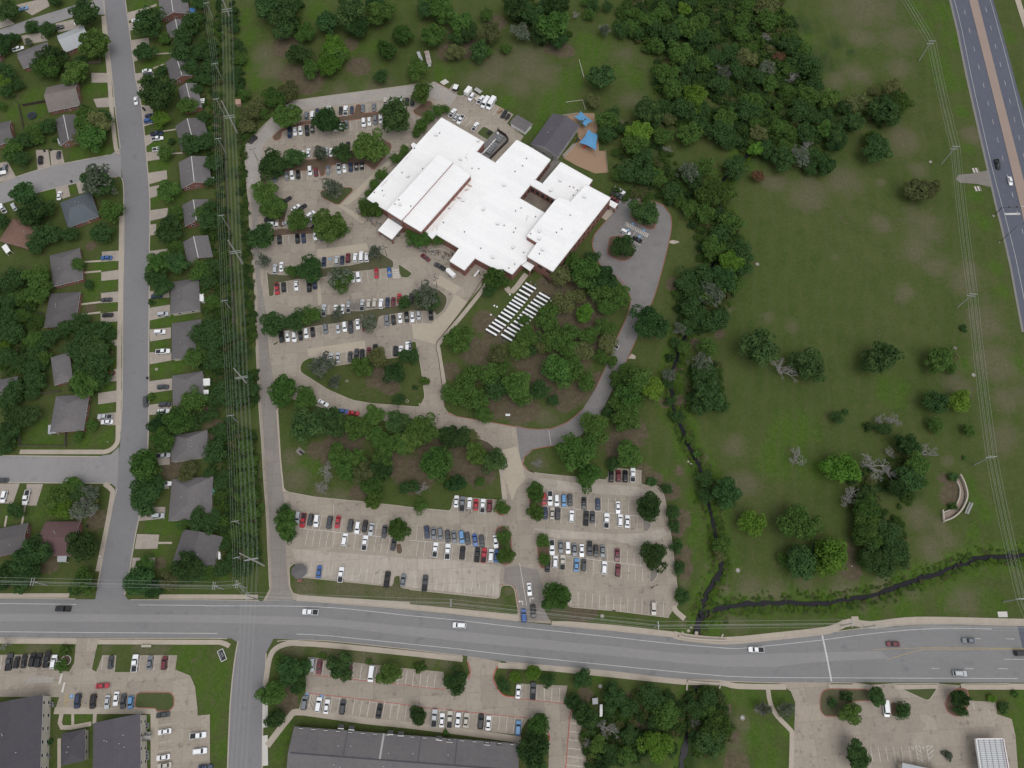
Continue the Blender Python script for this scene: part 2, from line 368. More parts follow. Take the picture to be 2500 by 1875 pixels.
# ------------------------------------------------------------------ ground with creek beds and patches of cover
CREEKS = [('A3 1350,560 1345,740 1290,850 1240,1000 1240,1100 1100,1230 850,1500 B3 900,200 700,700 560,1100 490,1290 465,1450 470,1520 490,1659 C3 520,60 560,170 610,300 690,450 740,560 740,680 780,800 820,960 830,1100 870,1240 850,1340 780,1430 730,1550 710,1659 D3 705,420 680,520 665,590 660,800 668,985 660,1080 640,1250 600,1420 560,1560 545,1659 530,1900', 1.7),
          ('C4 2200,1120 1800,1160 1659,1180 1450,1190 1300,1200 1180,1250 1100,1270 950,1330 750,1390 600,1450 400,1510 200,1540 0,1570 C3 1400,1560 1150,1570 950,1590 800,1630 D3 740,420 715,435', 1.35)]
creek_lines = [(smooth(Wp(s), 4), w) for s, w in CREEKS]
COVER = {  # centre, radius in photo pixels / 3.318
 'dirt': 'C1 1150,230,180 1050,330,150 1550,450,130 1650,500,160 1250,680,90 1400,560,90 900,330,90 C2 60,230,150 200,330,170 430,430,170 560,500,150 100,550,120 400,330,120 600,300,90 30,600,100 B2 1250,700,150 1330,950,150 1200,1250,150 1500,1150,130 1000,1400,150 600,1350,120 1300,620,120 1450,820,120 600,950,110 540,1180,150 700,1050,110 1080,1030,110 1000,1230,200 1100,1330,180 1350,1250,150 1450,1000,200 1450,1500,160 1250,1560,150 900,1640,180 700,1640,120 330,1350,90 1550,1450,120 1000,720,70 1150,690,90 1100,640,80 D1 660,1060,110 680,1130,100 B1 1400,1400,100 1500,1470,80 C3 120,200,160 40,300,140 450,660,60 550,900,60 560,1180,70 560,1290,60 530,500,50 240,500,80 220,560,60 450,660,95 545,880,90 560,1180,95 565,1290,90 330,560,80 500,980,70 B3 470,640,60 520,1350,50 540,1600,60 420,1600,50 850,1040,50 640,1130,60 C0 1400,470,120 400,1250,90 780,900,90 1300,1240,60 A1 650,380,120 820,650,160 1180,360,70 1250,540,110 720,610,120 100,1000,40 A2 330,420,110 480,400,110 700,180,90 1250,410,90 1150,400,70 D3 180,1150,120 250,1290,110 960,1400,70 900,1200,50 1000,1620,120 C4 1080,640,80 1040,700,90 250,1300,90 200,1150,90 1000,560,50 B0 740,330,50 730,840,45 C1 30,950,60 70,150,90 B1 60,1620,90 30,1460,70 D2 1340,400,120 1450,380,90 1420,1060,70 820,890,50',
 'dry': 'A4 400,60,420 500,100,330 640,330,300 660,540,220 300,600,170 350,300,200 150,650,120 800,1380,120 500,1480,60 200,1450,200 700,1150,200 1250,1100,130 B4 850,150,260 800,380,200 950,500,220 700,700,120 1150,600,250 1350,950,260 1400,1300,250 1100,1450,250 1500,1600,250 500,150,120 120,430,60 B3 1250,920,110 1430,985,110 1050,560,60 940,850,60 A3 100,450,220 150,800,150 1550,1560,200 1300,1480,130 40,1000,70 A2 950,480,260 900,700,180 600,620,200 1050,620,220 700,500,150 A1 480,420,150 1400,720,220 1100,740,160 550,560,160 C4 1500,200,250 1050,420,80 1000,950,110 1050,1050,140 800,850,150 900,1130,150 500,1480,150 200,1450,170 1200,1560,200 750,1480,90 350,1600,70 C3 980,300,150 720,400,60 1050,600,150 1100,1450,200 1300,1480,160 1550,1420,120 700,1550,60 760,1280,60 900,1350,60 560,1400,90 D3 560,480,60 900,200,90 1000,480,160 1050,1300,90 1000,1480,120 D2 100,290,160 400,330,200 700,330,120 1200,780,60 300,800,90 150,780,100 D1 800,240,150 1200,250,180 1550,280,150 700,700,150 1000,720,150 1300,760,150 C1 1100,1430,180 800,1420,120 1450,1460,150 750,560,150 700,400,120 950,690,120 1100,700,120 200,100,40 D0 850,700,80 1150,680,120 1300,700,120 300,690,150 C2 300,1560,170 600,1560,140 100,1550,130 800,1470,60 1050,420,120 900,80,150 1100,60,150',
 'lush': 'A4 850,200,120 950,480,160 1050,650,150 1100,300,170 1000,100,150 800,60,110 1250,560,90 1500,300,110 1150,900,80 1200,1200,80 1250,1580,120 B4 1350,150,90 1430,500,90 1480,700,90 1180,1300,100 600,1500,200 1600,1300,120 1250,80,90 C4 1250,750,130 1180,600,110 1350,850,120 1250,1000,110 1150,1160,90 1300,1130,120 1000,1240,90 1150,1330,100 1300,1270,80 1420,1240,90 750,1420,70 500,1530,90 250,1590,110 100,1510,60 900,1370,70 C3 1450,150,260 1300,400,200 1600,500,200 640,700,110 650,900,110 660,1050,110 640,1180,80 1400,1620,90 1100,1630,90 1600,1600,90 920,1520,70 800,1500,60 600,500,80 400,520,80 D3 800,520,90 780,470,70 1000,600,60 1100,1100,140 1150,1400,200 1250,1600,180 900,1080,70 1350,1100,90 1400,1350,90 700,1560,90 D4 400,400,150 700,380,170 1100,250,220 1400,330,160 1620,1300,150 1620,1100,120 1640,1500,100 C0 700,250,110 850,220,110 300,150,120 300,250,120 450,270,100 200,250,90 1350,950,110 1250,940,100 1450,970,80 1300,1150,90 350,700,90 300,850,100 60,850,70 400,650,50 B0 800,500,90 900,490,60 800,640,110 900,650,70 740,700,80 740,760,60 900,820,60 1290,950,90 1400,930,90 1500,910,90 1290,1140,90 1300,1320,110 1440,1310,100 1300,1560,90 900,1010,80 900,1280,60 880,1480,70 850,1640,80 280,930,60 1300,790,60 A0 750,720,110 830,720,70 300,780,120 320,880,90 100,900,120 280,920,90 650,1240,100 850,1230,80 1250,530,120 1320,400,80 1120,60,120 1250,60,80 1350,1130,90 1250,1180,80 1300,1340,110 1350,700,80 1270,1600,110 1400,1600,100 400,1560,90 600,1530,50 900,560,60 840,560,50 A1 350,300,150 380,500,150 420,650,130 300,150,130 90,230,90 60,870,70 40,1020,70 1150,400,130 1300,700,80 900,80,150 1350,380,120 A2 1500,400,200 1400,330,120 1200,800,200 1100,900,140 800,820,120 1050,1050,120 950,1080,60 1450,520,150 250,590,120 1300,650,150 A3 80,550,150 150,650,150 1400,150,130 1550,300,120 950,200,150 880,330,120 C1 750,450,90 850,430,90 900,480,80 140,760,90 150,1350,60 700,180,80 D0 1500,760,200 1600,1000,120 1250,1120,150 600,1240,80 700,1240,80 1200,1300,70 1200,1550,70 D1 100,1100,140 100,900,140 80,1300,100 130,1500,90 650,1400,110 600,1550,90 D2 1550,900,120 700,380,60 1400,900,100 B1 60,250,70 60,880,90 120,960,60',
 'scrub': 'A1 190,150,110 190,400,110 200,650,110 220,900,100 235,1150,100 240,1400,100 B1 260,100,100 265,350,100 280,600,100 290,850,100 300,1100,100 60,700,120 90,900,120 A3 700,100,160 850,150,150 900,350,150 1000,700,130 1450,700,200 1550,900,200 1350,900,150 1250,400,200 1500,200,170 1000,500,200 1200,1200,200 1450,1150,200 600,400,200 500,700,200 300,1300,200 500,1500,200 1600,450,150 700,650,180 250,230,170 500,150,170 300,1000,150 850,1000,150 A4 50,500,150 150,350,120 150,950,150 500,900,120 250,420,80 B3 700,700,220 800,400,170 950,350,150 600,900,150 500,1150,80 480,1350,80 700,1450,170 C3 720,600,110 600,250,70 680,350,60 D3 700,1200,250 300,1200,250 200,1500,250 750,1450,170 620,1600,90 D2 1600,1400,200 1550,1600,150 C1 250,300,150 330,500,110 350,700,110 350,900,120 330,1100,120 300,1250,150 150,200,120 200,600,110 B1 200,1500,200 250,1300,170 100,1100,150 330,300,70 340,600,70 360,900,70 370,1200,60 380,1400,60 A1 280,500,80 290,700,80 330,1000,60 280,1200,60 310,1500,50 B0 120,900,200 100,600,170 120,1300,200 300,1300,170 250,700,120 650,1200,220 A0 1550,300,200 1550,600,150 420,550,170 C4 400,1000,200 500,1200,200 650,600,200'}
ground_blobs = []
for typ, s in COVER.items():
    fr = None
    for tok in s.split():
        if tok[0].isalpha(): fr = tok; continue
        x, y, r = map(float, tok.split(','))
        a, b = src(fr, x, y); p = U(a, b); ground_blobs.append((typ, p.x, p.y, r / FR[fr][2] * mpp(a, b)))

for line, w in creek_lines:
    for p_ in line[::3]: ground_blobs.append(('lush', p_.x, p_.y, 8.5))
def axis(lo, hi, step, far):
    a = list(np.arange(lo, hi + .01, step)); d = step
    left, right = [], []
    x = lo
    while x > -far: d *= 1.5; x -= d; left.append(x)
    d = step; x = hi
    while x < far: d *= 1.5; x += d; right.append(x)
    return np.array(left[::-1] + a + right)
gx = axis(-285, 285, 1.5, 3500); gy = axis(-45, 360, 1.5, 3500)
GX, GY = np.meshgrid(gx, gy); nx, ny = len(gx), len(gy)
GZ = np.full(GX.shape, -0.05)
dmin = np.full(GX.shape, 1e9)
for line, w in creek_lines:
    for a, b in zip(line[:-1], line[1:]):
        x0, x1 = min(a.x, b.x) - 9, max(a.x, b.x) + 9; y0, y1 = min(a.y, b.y) - 9, max(a.y, b.y) + 9
        i0, i1 = np.searchsorted(gx, [x0, x1]); j0, j1 = np.searchsorted(gy, [y0, y1])
        if i0 == i1 or j0 == j1: continue
        sx, sy = GX[j0:j1, i0:i1], GY[j0:j1, i0:i1]
        dx, dy = b.x - a.x, b.y - a.y; L2 = dx * dx + dy * dy + 1e-9
        t = np.clip(((sx - a.x) * dx + (sy - a.y) * dy) / L2, 0, 1)
        d = np.hypot(sx - a.x - t * dx, sy - a.y - t * dy) - w / 2
        dmin[j0:j1, i0:i1] = np.minimum(dmin[j0:j1, i0:i1], d)
rngn = np.random.default_rng(5)
k = np.clip((3.6 - dmin) / 4.6, 0, 1); k = k * k * (3 - 2 * k)
GZ -= 1.75 * k
cov = {t: np.zeros(GX.shape) for t in COVER}
for typ, cx, cy, r in ground_blobs:
    rr = r * 1.15
    i0, i1 = np.searchsorted(gx, [cx - rr, cx + rr]); j0, j1 = np.searchsorted(gy, [cy - rr, cy + rr])
    if i0 == i1 or j0 == j1: continue
    d = np.hypot(GX[j0:j1, i0:i1] - cx, (GY[j0:j1, i0:i1] - cy)) / rr
    cov[typ][j0:j1, i0:i1] = np.maximum(cov[typ][j0:j1, i0:i1], np.clip(1 - d, 0, 1) ** .8)
gm = bpy.data.meshes.new('ground')
idx = np.arange(nx * ny).reshape(ny, nx)
F = np.stack([idx[:-1, :-1], idx[:-1, 1:], idx[1:, 1:], idx[1:, :-1]], -1).reshape(-1, 4)
gm.vertices.add(nx * ny); gm.vertices.foreach_set('co', np.stack([GX, GY, GZ], -1).ravel())
gm.loops.add(F.size); gm.loops.foreach_set('vertex_index', F.ravel())
gm.polygons.add(len(F)); gm.polygons.foreach_set('loop_start', np.arange(0, F.size, 4))
gm.polygons.foreach_set('use_smooth', np.ones(len(F), bool))
gm.update(calc_edges=True)
at = gm.color_attributes.new('cover', 'FLOAT_COLOR', 'POINT')
C4_ = np.stack([cov['dirt'], cov['dry'], cov['lush'], cov['scrub']], -1).reshape(-1, 4)
at.data.foreach_set('color', C4_.ravel())
g_m = bpy.data.materials.new('ground_cover'); g_m.use_nodes = True
nt = g_m.node_tree; N = nt.nodes; L = nt.links; B_ = N['Principled BSDF']
B_.inputs['Roughness'].default_value = .95; B_.inputs['Specular IOR Level'].default_value = .02
tc = N.new('ShaderNodeTexCoord')
def noise(sc, det=5, ro=.6):
    n = N.new('ShaderNodeTexNoise'); n.inputs['Scale'].default_value = sc; n.inputs['Detail'].default_value = det; n.inputs['Roughness'].default_value = ro
    L.new(tc.outputs['Object'], n.inputs['Vector']); return n.outputs['Fac']
def ramp(v, a, b):
    r = N.new('ShaderNodeMapRange'); r.interpolation_type = 'SMOOTHSTEP'; r.inputs['From Min'].default_value = a; r.inputs['From Max'].default_value = b
    L.new(v, r.inputs['Value']); return r.outputs[0]
def math_(op, a, b):
    m = N.new('ShaderNodeMath'); m.operation = op
    for i, q in enumerate((a, b)):
        if isinstance(q, (int, float)): m.inputs[i].default_value = q
        else: L.new(q, m.inputs[i])
    return m.outputs[0]
def mixc(f, a, b):
    m = N.new('ShaderNodeMix'); m.data_type = 'RGBA'
    if isinstance(f, (int, float)): m.inputs['Factor'].default_value = f
    else: L.new(f, m.inputs['Factor'])
    for nm, q in (('A', a), ('B', b)):
        if isinstance(q, tuple): m.inputs[nm].default_value = (*q, 1)
        else: L.new(q, m.inputs[nm])
    return m.outputs['Result']
n1, n2, n3, n4 = noise(.022), noise(.11, 8, .68), noise(.55, 7, .75), noise(1.6, 5, .75)
base = mixc(ramp(n1, .35, .65), (.060, .090, .023), (.076, .095, .031))
base = mixc(math_('MULTIPLY', ramp(n2, .35, .7), .7), base, (.044, .072, .017))
base = mixc(math_('MULTIPLY', ramp(n3, .4, .72), .55), base, (.098, .100, .045))
at_n = N.new('ShaderNodeAttribute'); at_n.attribute_name = 'cover'
sep = N.new('ShaderNodeSeparateColor'); L.new(at_n.outputs['Color'], sep.inputs[0])
def cover(ch, w=.5):
    v = math_('ADD', ch, math_('MULTIPLY', math_('SUBTRACT', math_('ADD', math_('ADD', math_('MULTIPLY', n2, .4), math_('MULTIPLY', n1, .35)), math_('MULTIPLY', n3, .35)), .55), 3.8))
    return ramp(v, .22, .22 + w)
lush = mixc(ramp(n3, .35, .7), (.048, .098, .015), (.076, .122, .022))
dry = mixc(ramp(n3, .35, .7), (.150, .125, .088), (.088, .098, .048))
dirt = mixc(ramp(n3, .35, .7), (.092, .069, .050), (.142, .110, .083))
scrub = mixc(ramp(n3, .35, .7), (.030, .052, .018), (.05, .076, .026))
base = mixc(math_('MULTIPLY', cover(sep.outputs[2]), .85), base, lush)
base = mixc(math_('MULTIPLY', cover(at_n.outputs['Alpha']), .85), base, scrub)
base = mixc(math_('MULTIPLY', cover(sep.outputs[1], .7), .78), base, dry)
base = mixc(math_('MULTIPLY', cover(math_('MULTIPLY', sep.outputs[0], 1.6)), .92), base, dirt)
base = mixc(math_('MULTIPLY', ramp(n4, .42, .7), .5), base, (.030, .044, .015))
mp_ = N.new('ShaderNodeMapping'); mp_.inputs['Rotation'].default_value = (0, 0, .12); L.new(tc.outputs['Object'], mp_.inputs['Vector'])
wv = N.new('ShaderNodeTexWave'); wv.inputs['Scale'].default_value = .045; wv.inputs['Distortion'].default_value = 9; wv.inputs['Detail'].default_value = 4; wv.inputs['Detail Scale'].default_value = .6; L.new(mp_.outputs[0], wv.inputs['Vector'])
base = mixc(math_('MULTIPLY', ramp(wv.outputs['Fac'], .45, .95), .2), base, (.088, .092, .044))
L.new(base, B_.inputs['Base Color'])
bp = N.new('ShaderNodeBump'); bp.inputs['Strength'].default_value = .5; bp.inputs['Distance'].default_value = .25
L.new(math_('ADD', n3, n4), bp.inputs['Height']); L.new(bp.outputs[0], B_.inputs['Normal'])
gm.materials.append(g_m)
ground = link('ground', gm); ground['kind'] = 'structure'

for line, w in creek_lines:
    for p in line[::2]: pass
for i, (line, w) in enumerate(creek_lines):
    z = -1.12 + .012 * i
    ww = [w * rnd.uniform(.55, 1.4) * (.62 if i == 0 and j_ < len(line) * .62 else 1.0) for j_, _ in enumerate(line)]; line = [p_ + Vector((rnd.uniform(-.35, .35), rnd.uniform(-.35, .35), 0)) for p_ in line]
    o = ribbon_mesh_pts('creek_water', ribbon(line, [q + .3 for q in ww]), z, M['water'])
    o['label'] = ['dark narrow creek winding south from the woods under the road', 'dark creek running in from the highway side'][i]

# ------------------------------------------------------------------ roads
def road(name, s, z, m, label):
    o = sheet(name, [Wp(s)], z, m); o['label'] = label; return o
west_street = road('street', 'A0 820,-150 838,0 905,600 935,900 975,1300 1000,1500 1003,1659 B0 1003,350 995,700 993,1200 988,1659 C0 985,0 975,250 945,560 900,820 850,1100 790,1430 770,1545 1040,1545 1010,1500 1050,1300 1100,1000 1150,750 1195,350 1205,0 B0 1205,1200 1210,600 1210,100 A0 1215,1659 1190,1300 1145,860 1100,640 1060,330 1015,0 990,-150', .010, M['street'], 'grey residential street running down between the house rows')
branch1 = road('street', 'A0 -400,1640 0,1485 130,1430 300,1375 520,1320 900,1250 975,1200 985,1440 960,1430 700,1465 330,1555 0,1655 -400,1800', .014, M['branch'], 'short grey side street joining the residential street near a bushy tree')
branch2 = road('street', 'C0 -400,368 0,370 800,378 900,362 965,300 950,640 900,600 0,592 -400,590', .014, M['branch'], 'pale wide side street ending at the residential street')
cul = road('street', 'A0 -300,360 0,240 260,148 580,50 720,15 850,-30 850,120 700,110 570,145 210,262 0,320 -300,430', .014, M['branch'], 'cracked concrete cul-de-sac street among the corner houses')
art = road('road', 'D0 -700,285 0,287 620,292 1659,298 D1 470,306 800,302 1659,378 D2 880,472 1659,552 D3 500,602 900,642 1300,615 1659,575 D4 400,525 900,495 1659,507 2500,510 2500,970 1659,968 0,963 D3 900,962 520,937 0,887 D2 780,797 430,747 0,697 D1 1000,627 560,612 0,607 D0 1659,606 0,602 -700,600', .018, M['arterial'], 'wide grey arterial road crossing the foreground')
south = road('street', 'D1 200,602 270,640 240,800 205,1150 185,1659 180,1900 465,1900 465,1659 470,1300 490,900 500,720 560,606', .012, M['street'], 'grey street leading down from the arterial road beside apartments')
hwy = road('highway', 'A4 1020,-250 1070,0 1130,250 1200,600 1290,1000 1370,1350 1440,1659 B4 1480,150 1560,500 1600,720 1659,1030 1900,2000 2500,2000 2200,600 A4 1900,1900 1659,900 1600,700 1500,320 1410,0 1350,-250', .012, M['highway'], 'dark divided highway with a brick median')
sheet('brick_median', [Wp('A4 1160,-220 1213,0 1400,740 1550,1350 1625,1659 B4 1900,1200 2000,1200 A4 1705,1659 1625,1340 1470,740 1283,0 1230,-220')], .14, M['median'], hwy)
sheet('highway_shoulder', [Wp('A4 1040,-250 1052,0 1112,250 1182,600 1272,1000 1352,1350 1422,1659 B4 1462,150 1542,500 1582,720 1640,1030 1662,1030 1603,720 1563,500 1483,150 A4 1443,1659 1373,1350 1293,1000 1203,600 1133,250 1073,0 1060,-250')], .006, M['shoulder'], hwy)

sheet('worn_centre_lane', [Wp('D0 -600,405 0,408 1659,418 D1 400,425 900,440 1659,512 D2 800,590 1659,675 D3 500,728 900,742 1659,722 D4 500,712 560,770 0,800 D3 1300,838 900,838 500,805 0,752 D2 800,672 0,590 D1 1000,510 400,490 D0 1659,480 0,470 -600,468')], .022, M['worn_lane'], art)
def stripes(name, parent, z, m, items, w=.2):
    w = w * .75 if w < .3 else w
    q = []
    for s in items: q += ribbon(smooth(Wp(s), 2), w)
    return ribbon_mesh_pts(name, q, z, m, parent)
stripes('edge_line', art, .026, M['road_paint'], ['D0 -600,326 0,327 620,333', 'D0 1122,338 1659,342 D1 0,345 560,346 900,353 1200,374 1659,425 D2 400,462 800,510 1659,600 D3 400,645 900,688 1080,685 1659,625 D4 300,585 600,552 900,530 1100,527 1400,533',
        'D0 -600,553 0,555 800,562 1659,568 D1 98,569', 'D1 740,574 1000,587 1659,655 D2 400,695 800,742 1659,830 D3 400,870 900,915 1300,926 1659,928 D4 0,928 1000,932 1610,934'], .22)
stripes('stop_line', art, .026, M['road_paint'], ['D4 25,585 62,760 100,958'], .55)
stripes('lane_line', art, .026, M['road_paint'], ['D4 910,851 975,853', 'D4 1180,853 1250,855', 'D4 1450,853 1528,856', 'D4 1250,610 1310,612', 'D4 1500,777 1659,780', 'D4 1510,612 1580,614'], .2)
stripes('centre_line', art, .026, M['yellow'], ['D4 440,700 860,685 1659,690 2300,695', 'D4 870,697 1659,697', 'D4 545,785 700,735 870,692'], .2)
stripes('edge_line', hwy, .020, M['road_paint'], ['A4 1040,-200 1095,0 1158,250 1228,600 1318,1000 1398,1350 1480,1659 B4 1500,70 1590,420 1659,760', 'A4 1335,-200 1387,0 1470,300 1560,640 1650,1000 B4 2000,700'], .2)
sheet('dark_asphalt_band', [Wp('D4 1605,509 1648,690 2400,690 2400,509')], .0235, M['highway'], art)
for s in ('A0 838,0 905,600 935,900 975,1200', 'A0 985,1440 1000,1500 1003,1659 B0 1003,350 995,700 993,1200 988,1659 C0 985,0 975,180', 'C0 948,640 900,820 850,1100 790,1430', 'A0 1015,0 1060,330 1100,640 1145,860 1190,1300 1215,1659 B0 1210,350 1210,600 1205,1200 1205,1659 C0 1195,350 1150,750 1100,1000 1050,1300 1010,1500'):
    ribbon_mesh_pts('gutter', ribbon(smooth(Wp(s), 2), .45), .03, M['kerb'], west_street)
for s in ('D1 270,630 240,800 205,1150 185,1659', 'D1 497,730 490,900 470,1300 465,1659'):
    ribbon_mesh_pts('gutter', ribbon(smooth(Wp(s), 2), .45), .03, M['kerb'], south)
for s in ('C0 -50,372 0,373 800,381', 'C0 -50,589 0,590 900,598', 'A0 0,1488 130,1433 300,1378 520,1323 880,1256', 'A0 330,1553 700,1463 950,1432'):
    ribbon_mesh_pts('gutter', ribbon(smooth(Wp(s), 2), .4), .03, M['kerb'], branch1)
lane = []
for k in range(16):
    y = 80 + k * 148 - 148; x = 1175 + (y - 80) * .257 + max(0, y - 1000) * .012
    lane.append('A4 %.0f,%.0f %.0f,%.0f' % (x, y, x + 9, y + 38))
    x2 = 1348 + (y - 80 + 0) * .258
    lane.append('A4 %.0f,%.0f %.0f,%.0f' % (x2, y - 20, x2 + 9, y + 18))
stripes('lane_line', hwy, .020, M['road_paint'], lane, .2)
stripes('stop_line', hwy, .020, M['road_paint'], ['B4 1505,75 1628,73'], 1.0)
road('gravel_drive', 'A4 1105,1450 1130,1415 1250,1405 1360,1380 1400,1480 1410,1520 1280,1490 1140,1480', .004, M['gravel'], 'short gravel track joining the highway')

# ------------------------------------------------------------------ school car park, one slab with islands on it
lot = road('school_parking_lot', 'D1 470,308 C1 525,1450 510,1100 495,800 480,600 455,200 440,0 B1 415,1150 400,700 365,300 355,0 A1 340,1500 325,1250 330,1180 540,955 660,850 720,815 1659,690 A2 0,685 210,665 320,722 S6 215,125 340,180 290,330 330,365 420,350 540,220 700,330 1060,530 1440,740 1310,920 1650,1180 A2 900,1140 B2 700,480 590,600 580,660 470,790 280,1040 215,1130 235,1250 265,1480 285,1640 C2 310,20 400,60 690,110 890,140 930,400 920,440 960,490 1040,515 1330,545 1580,572 C3 0,470 218,490 220,605 330,615 400,690 430,880 460,1030 480,1200 510,1460 480,1520 525,1570 450,1660 D3 440,440 0,385 D2 1659,385 1310,355 1140,440 1145,490 880,470 D1 1659,372 740,300', .006, M['concrete'], 'large taupe concrete car park wrapping round the school')
loop = road('loop_road', 'C2 860,130 1000,160 1150,150 1290,95 1400,0 B2 1500,1500 1590,1305 1640,1200 B3 0,1120 90,930 130,800 120,720 0,570 B2 1540,480 1480,330 1500,240 1620,100 A2 1640,1600 A3 0,1510 90,1580 300,1630 390,1659 B3 450,80 465,170 450,260 380,550 330,730 290,820 170,1110 85,1290 C2 1526,80 1380,215 1220,285 1000,322 940,380 900,420', .012, M['lot_asphalt'], 'grey asphalt loop road round the tree grove and east car park')
sheet('pale_slab', [Wp('A1 330,1180 540,955 660,850 720,815 1659,690 A2 0,685 210,665 385,770 330,860 170,780 0,772 A1 1640,785 770,890 600,1040 462,1195 450,1500 440,1520 342,1520 328,1300')], .012, M['pale_concrete'], lot)
for s in ('B1 908,362 1310,312 1330,372 1240,385 910,432', 'B1 830,1168 1298,1098 1302,1172 1105,1200 1105,1280 1050,1290 1000,1240 840,1225', 'B2 185,635 250,570 412,668 365,725 250,660', 'B2 370,725 470,790 280,1040 215,1130 30,1080 15,960 180,960 290,860', 'B1 905,610 932,612 948,805 918,812', 'A1 1100,1659 1390,1380 1640,1160 1659,1200 1400,1420 1240,1600 1160,1659', 'B1 1075,10 1110,0 1310,115 1275,155'):
    sheet('pale_slab', [Wp(s)], .014, M['patch'], lot)
for s in ('C2 730,330 870,300 905,420 940,560 870,640 830,740 770,540',):
    sheet('pale_slab', [Wp(s)], .016, M['patch'], lot)
sheet('bleached_slab', [Wp('C1 705,1125 1100,1160 1500,1190 1659,1205 C2 300,1215 738,1265 722,1515 C1 1659,1440 1520,1425 735,1342 745,1240')], .012, M['bleached'], lot)
sheet('bleached_slab', [Wp('C2 1000,960 1659,1010 C3 230,1000 400,960 430,1010 230,1120 C2 1659,1060 1180,1040 1085,1010')], .012, M['bleached'], lot)
sheet('bleached_slab', [Wp('C2 960,540 1330,590 1659,610 C3 200,625 300,690 180,700 C2 1659,690 1120,655')], .012, M['bleached'], lot)
sheet('worn_drive', [Wp('D1 500,303 C1 545,1445 530,1100 515,800 500,600 475,200 460,0 B1 435,1150 425,700 388,300 378,0 A1 360,1520 440,1520 B1 430,100 450,600 500,900 520,1200 570,1500 585,1640 C1 610,400 640,700 660,1000 660,1240 675,1420 700,1495 D1 720,303')], .010, M['worn_drive'], lot)
sheet('worn_drive', [Wp('C2 770,1280 870,1260 1040,1300 1080,1440 1120,1590 D2 1130,470 900,460 C2 870,1460 760,1400')], .010, M['worn_drive'], lot)
for s in ('D0 200,970 240,925 330,912 438,925 430,965 300,972',):
    pass
islands = []
def island(s, z, m, km, name='traffic_island', kw=.3, label=None):
    poly = ccw([Vector((p.x, p.y, 0)) for p in Wp(s)])
    n = len(poly); c = []
    # rounded corners
    out = []
    for i, p in enumerate(poly):
        a = poly[i - 1]; b = poly[(i + 1) % n]; r = min(1.2, (a - p).length * .35, (b - p).length * .35)
        p1 = p + (a - p).normalized() * r; p2 = p + (b - p).normalized() * r
        out += [p1, p * .5 + (p1 + p2) * .25, p2]
    mb = MB(); mb.prism(out, -.02, .11, m)
    o = mb.build(name); o['kind'] = 'structure'
    if m is g_m:
        bm = bmesh.new(); bm.from_mesh(o.data)
        for _ in range(7):
            ed = [e for e in bm.edges if e.calc_length() > 2.5 and e.verts[0].co.z > .05 and e.verts[1].co.z > .05]
            if not ed: break
            bmesh.ops.subdivide_edges(bm, edges=ed, cuts=1); bmesh.ops.triangulate(bm, faces=[f for f in bm.faces if len(f.verts) > 4])
        bm.to_mesh(o.data); bm.free(); me = o.data; n_ = len(me.vertices); co = np.empty(n_ * 3); me.vertices.foreach_get('co', co); co = co.reshape(-1, 3); val = np.zeros((n_, 4)); chs = list(COVER)
        for typ, cx, cy, r in ground_blobs:
            d_ = np.hypot(co[:, 0] - cx, co[:, 1] - cy) / (r * 1.15); ch = chs.index(typ); val[:, ch] = np.maximum(val[:, ch], np.clip(1 - d_, 0, 1) ** .8)
        at_ = me.color_attributes.new('cover', 'FLOAT_COLOR', 'POINT'); at_.data.foreach_set('color', val.ravel())
    if label: o['label'] = label
    if km is not None: kerb_along(out + [out[0]], km, o, h=.135, w=kw)
    islands.append(o); return o
